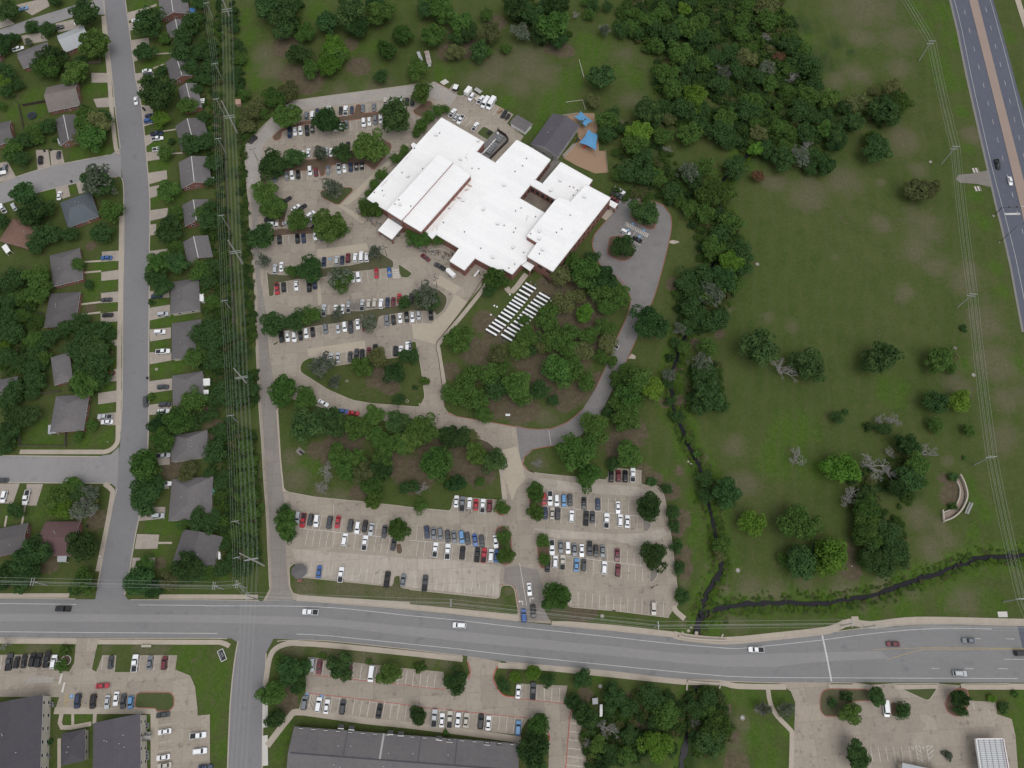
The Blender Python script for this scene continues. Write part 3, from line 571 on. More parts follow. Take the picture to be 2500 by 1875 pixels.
I_ = [
 ('C1 592,0 615,400 640,640 672,668 900,710 1300,750 1570,780 1659,792 C2 0,792 335,822 360,706 755,738 735,530 722,470 725,360 690,310 640,262 560,232 200,178 C1 1659,125 1300,60 1100,30 B1 900,1625 780,1585 640,1560 600,1600', None, 'kerb', 'wooded grass island between the drive and the south car park'),
 ('B1 770,1320 790,1270 850,1237 900,1245 1000,1312 1200,1282 1659,1222 B2 10,1112 50,1105 65,1180 90,1300 125,1560 80,1640 B1 1640,1632 1350,1610 1200,1585 1000,1500 860,1410 780,1360', None, 'kerb', 'triangular grass island with scattered trees'),
 ('A1 545,1110 610,1050 780,988 1000,962 1210,930 1225,850 1262,846 1272,920 1420,905 1560,885 1640,880 1640,960 1440,940 1150,978 790,1012 625,1062 615,1125 570,1142', 'mulch', 'red_kerb', None),
 ('A2 25,895 150,815 185,830 180,870 95,945 45,925', 'mulch', 'red_kerb', None),
 ('A1 450,1380 480,1290 800,1298 1040,1275 1300,1185 1440,1130 1510,1165 1510,1205 1370,1380 1310,1332 1060,1332 975,1360 970,1420 940,1430 920,1362 820,1382 640,1385 505,1440 495,1495 460,1500', 'mulch', 'red_kerb', None),
 ('A1 935,1550 1060,1520 1190,1520 1200,1545 1090,1655 1060,1655 950,1600', 'lawn', 'red_kerb', None),
 ('B1 500,245 560,205 600,190 650,190 690,200 880,172 905,192 1000,232 1130,265 1130,272 980,272 940,236 700,243 600,252 520,290', 'mulch', 'kerb', None),
 ('A1 600,1659 575,1625 650,1600 670,1640 B1 680,0 660,70 640,190 600,180 590,60', 'mulch', 'kerb', None),
 ('B1 500,525 520,745 560,740 566,640 760,605 940,592 1190,545 1530,512 1530,455 1400,375 1312,380 1330,455 1180,490 1000,505 700,572 520,560', 'dry_lawn', 'kerb', None),
 ('S3 460,1045 660,1180 680,1200 620,1270 510,1262 478,1200', 'lawn', 'kerb', None),
 ('B1 545,1130 600,1100 605,990 950,895 1200,858 1250,862 1659,800 B2 0,800 40,690 130,660 230,680 300,740 305,790 280,850 220,902 195,862 0,862 B1 1659,868 1410,905 1395,1000 1340,1022 1290,990 1270,935 960,975 620,1025 595,1120 570,1142', 'dry_lawn', 'kerb', None),
 ('D1 683,30 740,-8 732,108 1520,188 1535,104 1582,97 1585,198 1659,207 D2 0,213 725,288 740,178 820,178 850,208 885,420 0,335 D1 1659,318 780,262 712,245 690,190', None, 'kerb', 'roadside grass strip between the car park and the road'),
 ('C1 590,920 640,900 700,1060 690,1085 650,1060', 'mulch', 'kerb', None),
 ('C1 1545,1090 1590,1080 1605,1150 1585,1175 1555,1165', 'mulch', 'kerb', None),
 ('C2 700,960 760,940 820,1000 830,1240 760,1262 705,1200', 'mulch', 'red_kerb', None),
 ('C2 690,780 740,750 800,780 805,830 740,860 700,830', 'mulch', 'red_kerb', None),
 ('C2 960,640 1060,640 1085,860 1060,895 990,870', 'mulch', 'red_kerb', None),
 ('C2 1030,1080 1120,1060 1130,1200 1085,1290 1055,1270', 'mulch', 'red_kerb', None),
 ('C3 225,880 290,870 300,950 260,990 235,985', 'gravel', 'kerb', None),
 ('C3 290,1270 350,1270 350,1350 310,1398 285,1395', 'gravel', 'kerb', None),
 ('C2 1075,1590 1180,1540 1310,1600 D3 -380,420 -360,470 -520,470', 'dry_lawn', None, None),
 ('B3 130,80 200,-40 330,-20 345,110 325,195 280,200 150,120', 'mulch', 'red_kerb', None),
 ('B3 -60,400 -40,260 60,250 160,360 155,410 100,450 40,455', 'mulch', 'red_kerb', None),
 ('S6 835,975 1070,1110 925,1270 690,1130', 'lawn', 'kerb', None),
]
for s, m, km, lab in I_:
    island(s, 0, M[m] if m else g_m, M[km] if km else None, label=lab)
# ------------------------------------------------------------------ apartment, office and filling-station lots
apt_lot = road('apartment_parking_lot', 'D0 -300,745 425,738 480,790 490,870 560,878 600,810 618,606 802,606 770,740 745,860 780,880 830,745 940,745 930,882 1055,882 1075,745 1435,745 1420,862 1540,910 1580,1000 1600,1190 1600,1235 1700,1225 1700,1800 1240,1800 1240,1180 520,1180 440,1205 480,1085 -300,1080', .006, M['concrete'], 'concrete apartment car park beside the arterial road')
island('D0 1090,1168 1105,1065 1130,1047 1380,1047 1410,1085 1408,1160 1370,1195 1270,1198 1262,1176', 0, M['lawn'], M['red_kerb'], label='small clipped lawn island in the apartment car park')
sheet('pale_slab', [Wp('D0 200,970 240,925 330,912 438,925 430,965 300,972')], .014, M['pale_concrete'], apt_lot)
off_lot = road('office_parking_lot', 'D1 840,760 1659,855 D2 275,880 280,1000 450,955 488,885 465,790 470,745 740,798 712,830 680,930 730,1040 770,1075 850,1085 870,975 1280,992 1250,1135 1310,1190 1430,1310 1430,1900 1120,1900 1130,1400 960,1260 880,1390 0,1300 D1 1659,1290 960,1230 760,1185 785,1090 820,1040 810,900', .006, M['concrete'], 'concrete car park with red fire lanes in front of the long office roof')
kerb_along(smooth(Wp('D2 470,795 488,850 490,890 478,940')), M['fire_red'], off_lot)
kerb_along(smooth(Wp('D2 715,835 682,900 685,965 735,1045 780,1075 850,1082')), M['fire_red'], off_lot)
kerb_along(Wp('D2 1312,1185 1295,1260 1285,1400 1265,1659'), M['fire_red'], off_lot, w=.22)
kerb_along(smooth(Wp('D2 1115,1360 1133,1400 1130,1440')), M['fire_red'], off_lot)
stripes('fire_line', off_lot, .022, M['fire_red'], ['D1 885,905 1000,920 1659,990 D2 240,1020 290,1018', 'D1 830,1053 1040,1075 1400,1118 1620,1145 1659,1155 D2 150,1172 500,1208 950,1255', 'D2 855,1095 1250,1135'], .25)
gas_lot = road('station_parking_lot', 'D3 1330,962 1430,1040 1465,1130 1455,1400 1430,1800 D4 1620,1800 1590,1400 1560,1262 1500,1242 1440,1222 1430,1125 1212,1112 1060,1080 1150,990 970,975 600,972 420,985 300,966 0,964', .006, M['concrete'], 'stained concrete forecourt of the filling station')
island('D4 5,1100 28,1035 80,1017 400,1022 440,1110 270,1117 185,1200 165,1242 45,1238 10,1195', 0, M['dry_lawn'], M['red_kerb'], label='corner planting island of the filling station')
island('D4 572,1118 640,1130 722,1185 718,1215 640,1247 580,1240', 0, M['mulch'], M['kerb'])
island('D4 668,1020 958,1012 885,1120', 0, M['lawn'], M['kerb'], label='triangular grass island between the station entrances')
island('D4 1018,1145 1050,1060 1125,1010 1200,1020 1212,1110 1180,1230 1105,1242 1040,1205', 0, M['mulch'], M['red_kerb'])
island('D4 598,975 968,973 955,986 610,987', 0, M['lawn'], M['kerb'])
island('D4 80,968 290,970 270,985 90,984', 0, M['lawn'], M['kerb'])
island('D4 1160,978 1540,975 1535,986 1180,988', 0, M['lawn'], M['kerb'])

# ------------------------------------------------------------------ driveways and walks
DRV = '''A0 1035,100 1170,65 1268,30 1268,48 1172,82 1175,140 1040,168;A0 1045,190 1110,170 1115,235 1050,250;A0 1065,325 1205,305 1208,360 1110,402 1115,490 1082,500;A0 1095,595 1240,578 1245,622 1105,655;A0 1110,680 1180,662 1185,740 1120,752
A0 1140,850 1235,860 1245,1000 1155,1028;A0 1168,1100 1235,1085 1245,1145 1182,1188;A0 1180,1235 1285,1222 1295,1290 1195,1305;A0 1200,1400 1350,1378 1355,1450 1210,1492;A0 1210,1515 1290,1500 1270,1590 1215,1606
A0 740,590 905,592 912,668 742,670;A0 756,802 920,785 928,866 785,870;A0 290,1215 390,1213 410,1352 305,1372;A0 405,1218 500,1215 522,1318 415,1342;A0 -60,1330 60,1308 130,1432 -60,1500;A0 445,1510 548,1488 570,1590 470,1622;A0 615,1480 680,1462 690,1560 640,1570
A0 130,40 380,-20 402,50 260,125;A0 170,290 330,262 390,330 200,362;A0 450,190 640,145 660,225 470,262;A0 -60,180 60,148 120,192 -60,250
B0 1212,45 1360,25 1362,95 1212,132;B0 1212,160 1265,155 1265,240 1212,250;B0 1215,375 1370,353 1370,415 1220,452;B0 1210,700 1370,690 1372,750 1210,757;B0 1210,835 1378,808 1380,900 1212,937;B0 1212,1010 1385,993 1385,1080 1215,1107;B0 1210,1195 1388,1190 1388,1260 1212,1292;B0 1205,1430 1395,1405 1395,1500 1207,1527;B0 1205,1620 1390,1600 1390,1690 1207,1702
B0 825,380 1000,368 1000,455 905,455 828,462;B0 820,545 990,523 990,600 820,616;B0 818,715 990,698 990,785 820,797;B0 815,880 990,858 990,940 815,957;B0 880,1105 985,1083 985,1140 880,1142;B0 868,1340 985,1323 985,1425 870,1432;B0 795,1525 985,1498 985,1590 795,1617
C0 790,35 985,18 985,122 880,127 800,90;C0 -60,600 160,598 105,760 -60,760;C0 215,603 350,603 295,777 215,777;C0 1260,355 1375,360 1375,445 1290,452;C0 1290,560 1370,580 1370,640 1290,642;C0 1160,790 1340,788 1335,882 1125,902;C0 1110,1008 1290,1013 1275,1127 1090,1130;C0 1075,1200 1255,1198 1255,1270 1060,1300'''
for s in DRV.replace('\n', ';').split(';'):
    o = sheet('driveway', [Wp(s)], .004, M['drive'])
WALK = [('A0 838,130 850,300 880,560 905,900 940,1200 965,1232', 2.0, 'walk'), ('B0 982,90 980,350 975,800 966,1100 962,1600 C0 957,120 955,240 935,290 895,325 850,341 780,343 160,342', 1.9, 'walk'),
        ('C0 845,600 905,650 908,700 875,900 825,1150 792,1310', 1.8, 'walk'), ('D0 -300,262 0,262 560,262', 1.6, 'walk'), ('D0 1290,271 1659,271 D1 430,273', 1.6, 'walk'),
        ('D1 745,283 1200,308 1659,348 D2 450,402 885,446', 1.9, 'walk'), ('D2 1150,482 1659,522 D3 480,577', 1.9, 'walk'), ('D3 480,578 580,600 900,628 1300,592 1659,553 D4 120,528 250,478 420,500 700,468 1000,464 1659,480 2300,485', 2.6, 'walk'),
        ('D0 -300,630 0,630 620,634', 1.8, 'walk'), ('D0 795,637 1659,640 D1 130,642 200,672', 1.7, 'walk'), ('D1 490,990 520,790 570,695 680,650 800,652 1000,664 1659,730 D2 430,778', 1.9, 'walk'),
        ('D2 715,828 1100,848 1659,905 D3 500,956 600,962 860,968 1000,996 1390,1002', 1.9, 'walk'), ('D3 1243,1015 1265,1140 1320,1240 1420,1345 1438,1400 1430,1700', 1.6, 'walk'), ('D4 80,1000 300,1000 410,1010', 1.8, 'walk'), ('D4 1150,1000 1659,1000 2300,1002', 2, 'walk'), ('D4 610,1000 960,998', 1.8, 'walk'),
        ('D1 490,1115 487,1330', 1.9, 'white_walk'), ('D1 487,1395 490,1640', 1.9, 'white_walk'), ('D1 505,1480 680,1255 745,1205 960,1228 1300,1275 1659,1312 D2 500,1375 900,1432', 2.2, 'walk'),
        ('B2 640,590 590,690 420,905 240,1120 232,1160 285,1480', 1.8, 'walk'), ('B2 785,670 832,702 945,560', 2.4, 'walk'),
        ('C1 597,0 625,380 652,662', 1.9, 'walk'), ('D0 485,1195 505,1195 500,1330 740,1300', 1.5, 'walk'), ('D0 590,1180 590,1310', 1.0, 'walk'), ('D0 770,1215 765,1300', 1.3, 'walk'), ('D0 480,1420 480,1659', 1.2, 'walk'), ('D0 1250,1190 1252,1659', 2.6, 'walk'), ('D0 440,1195 1270,1193', 2.2, 'walk'),
        ('C2 770,730 745,470', 1.8, 'walk'), ('A4 1590,-60 1659,160 1900,900', 3.0, 'walk'), ('S2 955,545 1090,400', 1.6, 'walk'), ('S2 1430,1290 1560,1150', 3.0, 'walk'), ('D3 480,345 500,390 570,450', 2.0, 'walk'),
        ('B0 660,465 825,455', .9, 'walk'), ('B0 660,552 820,538', .9, 'walk'), ('B0 650,808 820,788', .9, 'walk'), ('B0 640,892 815,872', .9, 'walk'), ('C0 205,775 175,945', .8, 'walk'), ('C0 55,860 40,950', .8, 'walk'), ('C0 1280,1080 1395,1080', .8, 'walk'), ('A0 1240,440 1400,430', .8, 'walk'), ('A0 1320,1065 1430,1048', .8, 'walk'), ('A0 1390,1245 1480,1240', .8, 'walk'), ('A0 1240,555 1330,520', .8, 'walk')]
for k, (s, w, m) in enumerate(WALK):
    p = Wp(s)
    ribbon_mesh_pts('footpath', ribbon(smooth(p, 3) if len(p) > 2 else p, w), .024 + .0021 * k, M[m])
# kerbs of the arterial and the entrance road
for s, par, m in [('D0 -600,283 0,283 610,289', art, 'kerb'), ('D0 1060,296 1659,296 D1 440,302', art, 'kerb'), ('D1 780,302 1000,320 1659,374 D2 880,468', art, 'kerb'), ('D2 1150,500 1659,548 D3 500,600 900,642 1300,612 1659,572 D4 400,522 900,492 1659,503', art, 'kerb'),
                  ('D0 -600,604 0,604 620,609', art, 'kerb'), ('D0 800,609 1659,609 D1 180,612', art, 'kerb'), ('D1 585,632 700,624 1000,630 1659,698 D2 425,750', art, 'kerb'), ('D2 780,800 1659,878 D3 520,940 1350,970', art, 'kerb'),
                  ('C1 525,1440 510,1100 495,800 480,600 455,200 440,0 B1 415,1150', lot, 'kerb'), ('B1 365,300 355,0 A1 340,1500 325,1250 330,1180 400,1095 540,955 660,850 720,815 1659,690 A2 0,685 210,665', lot, 'kerb'), ('A2 210,665 320,722', lot, 'red_kerb'),
                  ('A2 385,770 430,780 470,740', lot, 'kerb'), ('C3 218,490 220,605 330,615 400,690 430,880 460,1030 480,1200 510,1460', lot, 'kerb'), ('C2 960,490 1040,515 1330,545 1600,572', lot, 'kerb'), ('D3 440,440 0,385 D2 1659,385 1310,355', lot, 'kerb'),
                  ('B2 590,600 470,790 280,1040 215,1130 235,1250 265,1480 285,1640', lot, 'mulch'),
                  ('C2 1220,285 1000,322 940,370 915,430 950,485 1010,510', loop, 'red_kerb'), ('C2 310,15 340,45 500,75 690,108 800,128 1000,158 1150,153 1280,100 1400,0', loop, 'red_kerb'), ('B2 1500,1500 1590,1310', loop, 'red_kerb'), ('B3 0,1120 90,930 130,800 120,720 60,620 0,570 B2 1540,480 1480,330 1500,240 1600,120', loop, 'red_kerb'),
                  ('A3 90,1580 300,1630 390,1659 B3 440,60 463,130 450,260 380,550 320,750 290,820', loop, 'red_kerb'), ('B3 175,1095 85,1290', loop, 'red_kerb'), ('D2 742,176 820,180 856,216 885,396', lot, 'red_kerb')]:
    p = Wp(s); kerb_along(smooth(p, 3) if len(p) > 2 else p, M[m], par, z=0.0)
for s in ('B1 390,330 410,700 445,1150', 'D1 240,620 205,800 190,1150 175,1659'):
    pass

# ------------------------------------------------------------------ bay markings
def stalls(parent, a, b, n, vec, w=.13, m='paint', base=None):
    A, B = parse(a)[0], parse(b)[0]; q = []
    for i in range(n):
        t = i / (n - 1) if n > 1 else 0
        x = A[0] + (B[0] - A[0]) * t; y = A[1] + (B[1] - A[1]) * t
        q += ribbon([U(x, y), U(x + vec[0] / 3.318, y + vec[1] / 3.318)], w)
    o = ribbon_mesh_pts('bay_marking', q, .022, M[m], parent)
    if base: ribbon_mesh_pts('bay_marking', ribbon(Wp(base), w), .026, M[m], parent)
for a in [(lot, 'A1 802,905', 'A1 1405,828', 14, (4, 72)), (lot, 'A1 1440,815', 'A2 -10,780', 6, (4, 72)), (lot, 'A1 667,1045', 'A1 1410,955', 17, (6, 78)), (lot, 'A1 768,1215', 'A1 1080,1180', 8, (5, 75)), (lot, 'A1 505,1420', 'A1 1290,1325', 18, (6, 68)), (lot, 'A2 -10,930', 'A2 30,960', 2, (40, 25)),
          (lot, 'B1 630,250', 'B1 970,230', 8, (5, 75)), (lot, 'B1 555,490', 'B1 910,450', 8, (4, 78)), (lot, 'B1 940,420', 'B1 1340,385', 9, (5, 80)), (lot, 'B1 562,640', 'B1 920,605', 8, (6, 85)), (lot, 'B1 1165,565', 'B1 1520,515', 8, (8, 85)), (lot, 'B1 1000,810', 'B1 1645,720', 13, (8, 85)), (lot, 'B1 640,1030', 'B1 1265,935', 13, (6, 85)), (lot, 'B1 1455,905', 'B1 1659,882', 5, (8, 90)), (lot, 'B2 -5,880', 'B2 200,862', 5, (10, 90)), (lot, 'B1 940,1215', 'B1 1350,1150', 9, (4, 85)), (lot, 'B1 1455,1150', 'B1 1659,1115', 5, (8, 85)),
          (lot, 'C1 780,850', 'C1 1510,930', 14, (-22, 112)), (lot, 'C1 835,975', 'C1 1500,1040', 13, (-22, 125)), (lot, 'C1 865,1245', 'C1 1490,1310', 12, (-18, 105)),
          (lot, 'C2 345,712', 'C2 680,752', 7, (-12, 108)), (lot, 'C2 65,930', 'C2 682,995', 12, (-10, 120)), (lot, 'C2 70,1065', 'C2 690,1125', 12, (-16, 125)), (lot, 'C2 50,1345', 'C2 685,1408', 12, (-13, 105)),
          (lot, 'C2 1112,662', 'C3 118,732', 13, (-3, 115)), (lot, 'C2 1120,792', 'C3 187,865', 14, (-6, 118)), (lot, 'C2 1172,1060', 'C3 215,1165', 14, (-3, 108)), (lot, 'C2 1150,1180', 'C3 232,1268', 14, (-7, 122)), (lot, 'C2 1310,1472', 'C3 398,1558', 14, (-5, 118)), (lot, 'C2 1610,500', 'C3 165,505', 4, (-3, 78)),
          (apt_lot, 'D0 15,752', 'D0 470,752', 9, (-12, 110)), (apt_lot, 'D0 668,1055', 'D0 1090,1060', 8, (-14, 112), .13, 'yellow'), (apt_lot, 'D0 1275,1180', 'D0 1275,1600', 7, (120, -22), .11), (apt_lot, 'D0 835,748', 'D0 940,748', 2, (-14, 115)), (apt_lot, 'D0 1140,748', 'D0 1375,748', 3, (-14, 120)),
          (off_lot, 'D1 905,785', 'D1 1640,870', 13, (-18, 122), .16), (off_lot, 'D2 35,885', 'D2 210,900', 4, (-14, 115), .16), (off_lot, 'D1 975,1072', 'D1 1640,1140', 12, (-24, 135), .16), (off_lot, 'D2 185,1178', 'D2 915,1252', 13, (-14, 125), .16), (off_lot, 'D2 912,978', 'D2 1215,1010', 6, (-5, 118), .16), (off_lot, 'D2 1300,1295', 'D2 1268,1632', 6, (130, 16), .16),
          (gas_lot, 'D4 415,1485', 'D4 725,1482', 6, (20, 125)), (gas_lot, 'D4 1245,1130', 'D4 1372,1178', 2, (14, 55))]:
    stalls(*a)
for par, ss in [(lot, ['C1 770,962 1480,1035', 'C2 0,1058 700,1115', 'C2 1095,778 C3 195,862', 'C2 1140,1172 C3 235,1265', 'S6 500,795 375,940', 'S6 605,845 460,1000', 'S6 560,490 660,360', 'S6 655,548 760,430', 'S6 930,705 1060,560', 'S6 1018,755 1150,600', 'S6 1110,810 1240,660', 'S6 1200,862 1335,700', 'S6 475,440 560,340', 'S6 835,650 960,520', 'C2 890,1240 950,1590', 'C1 1045,770 1040,850']),
                (loop, ['B3 120,290 175,215', 'B3 60,235 215,330', 'B3 160,350 190,362', 'B3 180,270 240,298', 'C2 1128,170 1145,290', 'S2 1605,1070 1640,1095']),
                (off_lot, ['D1 860,1062 835,1190', 'D1 915,1068 890,1195', 'D1 862,1062 912,1155', 'D1 885,1064 915,1115', 'D1 850,1095 895,1180', 'D1 843,1140 868,1190', 'D1 975,1072 953,1185']),
                (gas_lot, ['D4 780,1480 815,1482 837,1610 803,1608 780,1482', 'D4 785,1500 820,1530', 'D4 790,1535 828,1568', 'D4 796,1570 834,1603', 'D4 868,1480 920,1482', 'D4 868,1480 890,1608', 'D4 872,1520 915,1485', 'D4 878,1555 930,1510', 'D4 885,1592 925,1550'])]:
    q = []
    for s in ss: q += ribbon(Wp(s), .17)
    ribbon_mesh_pts('bay_marking', q, .030, M['paint'], par)
# hatched zones
def hatch(parent, s, n, m, w):
    a, b, c, d = Wp(s); q = []
    for i in range(n):
        t0 = (i + .1) / n; t1 = (i + .55) / n
        q.append([a.lerp(d, t0), b.lerp(c, t0 * .9 + .1), b.lerp(c, min(1, t0 * .9 + .1 + w)), a.lerp(d, min(1, t0 + w))])
    ribbon_mesh_pts('bay_marking', q, .030, M[m], parent)
hatch(lot, 'S3 360,1115 470,1115 492,1275 385,1290', 6, 'paint', .07)
hatch(loop, 'B3 95,140 82,162 268,265 282,240', 13, 'paint', .035)
hatch(apt_lot, 'D0 525,1060 557,1060 545,1165 510,1165', 6, 'yellow', .06)
ribbon_mesh_pts('bay_marking', ribbon(Wp('B3 95,140 82,162 268,265 282,240 95,140'), .14), .034, M['paint'], loop)
for fr, par in (('B3 112,205', loop), ('B3 150,155', loop), ('B3 240,208', loop), ('B3 205,258', loop), ('B1 1015,440', lot), ('D0 580,1078', apt_lot), ('D1 828,1065', off_lot), ('D1 947,1080', off_lot)):
    p = Wp(fr)[0]; a = .6
    ribbon_mesh_pts('access_symbol', [[p + Vector((-a, -a, 0)), p + Vector((a, -a, 0)), p + Vector((a, a, 0)), p + Vector((-a, a, 0))]], .034, M['blue_paint'], par)
    ring = [p + Vector((.22 * math.cos(t), .22 * math.sin(t) - .1, 0)) for t in [i * math.pi / 4 for i in range(6)]]
    ribbon_mesh_pts('access_symbol', ribbon(ring + [p + Vector((0, .45, 0))], .1), .038, M['white'], par)
for fr in ('D4 755,1495', 'D4 843,1495'):
    p = Wp(fr)[0]; ring = [p + Vector((.35 * math.cos(t), .35 * math.sin(t), 0)) for t in [i * math.pi / 4 for i in range(9)]]
    ribbon_mesh_pts('access_symbol', ribbon(ring, .13) + ribbon([p + Vector((.05, -.35, 0)), p + Vector((.1, -.9, 0))], .13), .034, M['paint'], gas_lot)
# FIRE LANE lettering along the fire lines and turn arrows at the exit
def lettering(text, p, ang, size, m, parent, z=.03):
    cu = bpy.data.curves.new('lettering', 'FONT'); cu.body = text; cu.size = size; cu.align_x = 'CENTER'; cu.align_y = 'CENTER'
    o = bpy.data.objects.new('lettering', cu); COL.objects.link(o)
    dg = bpy.context.evaluated_depsgraph_get(); me = bpy.data.meshes.new_from_object(o.evaluated_get(dg)); bpy.data.objects.remove(o)
    me.materials.clear(); me.materials.append(M[m])
    q = link('lettering', me, parent, (p.x, p.y, z), ang); return q
for i, (fr, a) in enumerate([('D1 1095,1100', -.1), ('D1 1245,1114', -.1), ('D1 1360,1126', -.1), ('D1 1480,1140', -.1), ('D1 1545,1147', -.1), ('D1 1062,1088', -.1), ('D2 275,1190', -.1), ('D2 335,1196', -.1), ('D2 700,1240', -.1), ('D2 760,1246', -.1), ('D2 885,1257', -.1), ('D2 40,990', -.1), ('D2 105,998', -.1), ('D2 165,1004', -.1), ('D1 1280,942', -.1), ('D1 1220,936', -.1), ('D1 1580,977', -.1), ('D2 1060,1108', -.1), ('D2 1180,1120', -.1)]):
    lettering('FIRE LANE' if i % 2 else 'NO PARKING', Wp(fr)[0], a, .42, 'paint', off_lot)
def arrow(fr, flip, ang):
    p = Wp(fr)[0]; sh = [[(-.15, -1.2), (.15, -1.2), (.15, .3), (-.15, .3)], [(.15, .0), (.15, .3), (.9 * 1, .3), (.9, .0)], [(.9, -.35), (1.7, .15), (.9, .65)]]
    polys = []
    for q in sh:
        polys.append([Vector((p.x + (x * flip) * math.cos(ang) - y * math.sin(ang), p.y + (x * flip) * math.sin(ang) + y * math.cos(ang), 0)) for x, y in q])
    sheet('turn_arrow', polys, .034, M['paint'], lot)
arrow('C2 915,1555', -1, 0.1); arrow('C2 975,1535', 1, 0.1)

# playground floor
o = sheet('playground_floor', [Wp('S2 945,560 1060,440 1140,330 1100,180 1060,120 950,70 1130,30 1320,30 1360,200 1380,480 1455,480 1483,738 1330,748 1120,660')], .003, M['play']); o['label'] = 'tan wood-chip playground floor behind the classroom building'
o = sheet('service_yard', [Wp('S6 1115,1085 1290,1200 1335,1280 970,1659 690,1500')], .02, M['lot_asphalt']); o['label'] = 'fenced service yard holding the rooftop-style chillers'
M['court'] = nmat('stained_court', [(.20, .165, .13), (.12, .105, .092), (.27, .225, .175), (.085, .078, .072)], (.12, .3, 1.5))
o = sheet('courtyard_floor', [Wp('S2 520,900 900,1100 720,1300 400,1100')], .02, M['court']); o['label'] = 'stained concrete floor of the sunken school courtyard'
o = sheet('service_path', [Wp('S2 700,870 640,830 830,590 920,600')], .012, M['gravel']); o['label'] = 'grey path in the gap between two school wings'

# ------------------------------------------------------------------ school
school = tag(empty('school_building', U(1230, 430)), 'sprawling brick school with bright white flat roofs on several levels', 'building')
SO = Vector(school.location)
def block(poly, z, name, hole=None, zb=0.0, fascia=.35):
    """brick walls up to z and a white membrane roof with a coping"""
    rel = lambda q: (q.x - SO.x, q.y - SO.y)
    w = MB(); lo = [rel(p) for p in poly]
    loops = [lo] + ([[rel(p) for p in hole]] if hole else [])
    for lp in loops:
        for i in range(len(lp)):
            a, b = lp[i], lp[(i + 1) % len(lp)]
            w.face([(a[0], a[1], zb), (b[0], b[1], zb), (b[0], b[1], z - fascia), (a[0], a[1], z - fascia)], M['brick'])
    w.build('wall', school)
    r = MB(); k = r.mi(M['white_roof']); kc = r.mi(M['coping'])
    allp = [p for lp in loops for p in lp]; i0 = len(r.v); r.v += [(x, y, z) for x, y in allp]
    for t in tessellate_polygon([[Vector((x, y, 0)) for x, y in lp] for lp in loops]):
        a, b, c = (Vector((*allp[j], 0)) for j in t)
        if (b - a).cross(c - a).z < 0: t = (t[0], t[2], t[1])
        r.f.append(tuple(i0 + j for j in t)); r.m.append(k)
    for lp in loops:
        n = len(lp)
        for i in range(n):
            a, b = Vector((*lp[i], 0)), Vector((*lp[(i + 1) % n], 0)); d = (b - a).normalized(); nr = Vector((-d.y, d.x, 0)) * .12
            for s in (1,):
                P = [a + nr - d * .12, b + nr + d * .12, b - nr + d * .12, a - nr - d * .12]
                base = len(r.v); r.v += [(p.x, p.y, z - fascia - .002) for p in P] + [(p.x, p.y, z + .12) for p in P]
                for f in ((4, 5, 6, 7), (0, 1, 5, 4), (1, 2, 6, 5), (2, 3, 7, 6), (3, 0, 4, 7), (0, 3, 2, 1)):
                    r.f.append(tuple(base + j for j in f)); r.m.append(kc)
    r.build('roof', school)
ZM = 5.1
main_poly = Wp('S1 1078,90 1615,400 1520,522 A2 695,1320 868,1135 S2 565,440 800,585 615,825 705,873 925,615 1300,828 1255,890 1350,1000 1100,1500 S4 1250,500 1000,430 940,440 925,500 828,555 705,700 575,628 535,665 125,447 0,590 B2 445,530 325,455 403,352 215,240 183,275 130,225 S1 870,1545 700,1450 560,1400 500,1336 185,1150 135,1115', ZM)
court = Wp('S2 560,885 862,1060 735,1222 430,1045', ZM)
# the courtyard's south-east side is the taller wing, so pull the hole to its wall
block(main_poly, ZM, 'main', court)
block(Wp('S1 387,1268 570,1385 1217,655 1042,553', 10.0), 10.0, 'hall', zb=0)
block(Wp('S1 588,1395 815,1531 1446,818 1232,668', 8.6), 8.6, 'hall2', zb=0)
ew = Wp('S2 1225,885 1515,1040 B2 1160,540 S4 945,425 1097,205 935,105 S2 735,1222 865,1062 900,1032 1040,1085', 8.3)
block(ew, 8.3, 'wing', zb=0)
def canopy(s, z, zt=.35):
    poly = ccw([Vector((p.x - SO.x, p.y - SO.y, 0)) for p in Wp(s, z)])
    mb = MB(); mb.prism(poly, z - zt, z, M['coping'], M['white_roof']); o = mb.build('canopy', school)
    c = sum(poly, Vector()) / len(poly)
    for p in poly:
        q = p.lerp(c, .12); b = MB(); b.box((q.x, q.y, (z - zt) / 2), (.7, .7, z - zt - .004), M['brick']); b.build('column', o)
    return o
canopy('S1 405,1360 583,1475 450,1630 272,1515', 4.2)
canopy('S4 835,545 985,650 1055,558 945,495', 4.3)
canopy('S2 1512,1062 1605,1112 1567,1165 1500,1125', 3.4)
canopy('S1 692,432 718,402 765,430 708,475', 4.0)
# windows set just proud of the brick
def windows_on(a, b, z0, z1, n, width):
    a = Vector(a) - SO; b = Vector(b) - SO; a.z = b.z = 0; d = (b - a); Lh = d.length; d.normalize(); nr = Vector((d.y, -d.x, 0))
    cen = Vector((0, 0, 0))
    ang = math.atan2(d.y, d.x)
    me = None
    for i in range(n):
        p = a + d * Lh * (i + .5) / n
        mb = MB(); mb.box((0, 0, 0), (width, .12, z1 - z0), M['glass'])
        if me is None: me = mb.fixn('window')
        link('window', me, school, (p.x, p.y, (z0 + z1) / 2), ang)
E = ew
windows_on(E[1], E[2], 1.0, 2.6, 12, 1.1); windows_on(E[1], E[2], 4.8, 6.4, 12, 1.1)
windows_on(E[2], E[3], 5.2, 6.6, 3, 2.4)
windows_on(E[3], E[4], 6.0, 7.2, 2, 1.6)
mp_ = main_poly
windows_on(mp_[6], mp_[7], 1.2, 2.8, 6, 1.2)
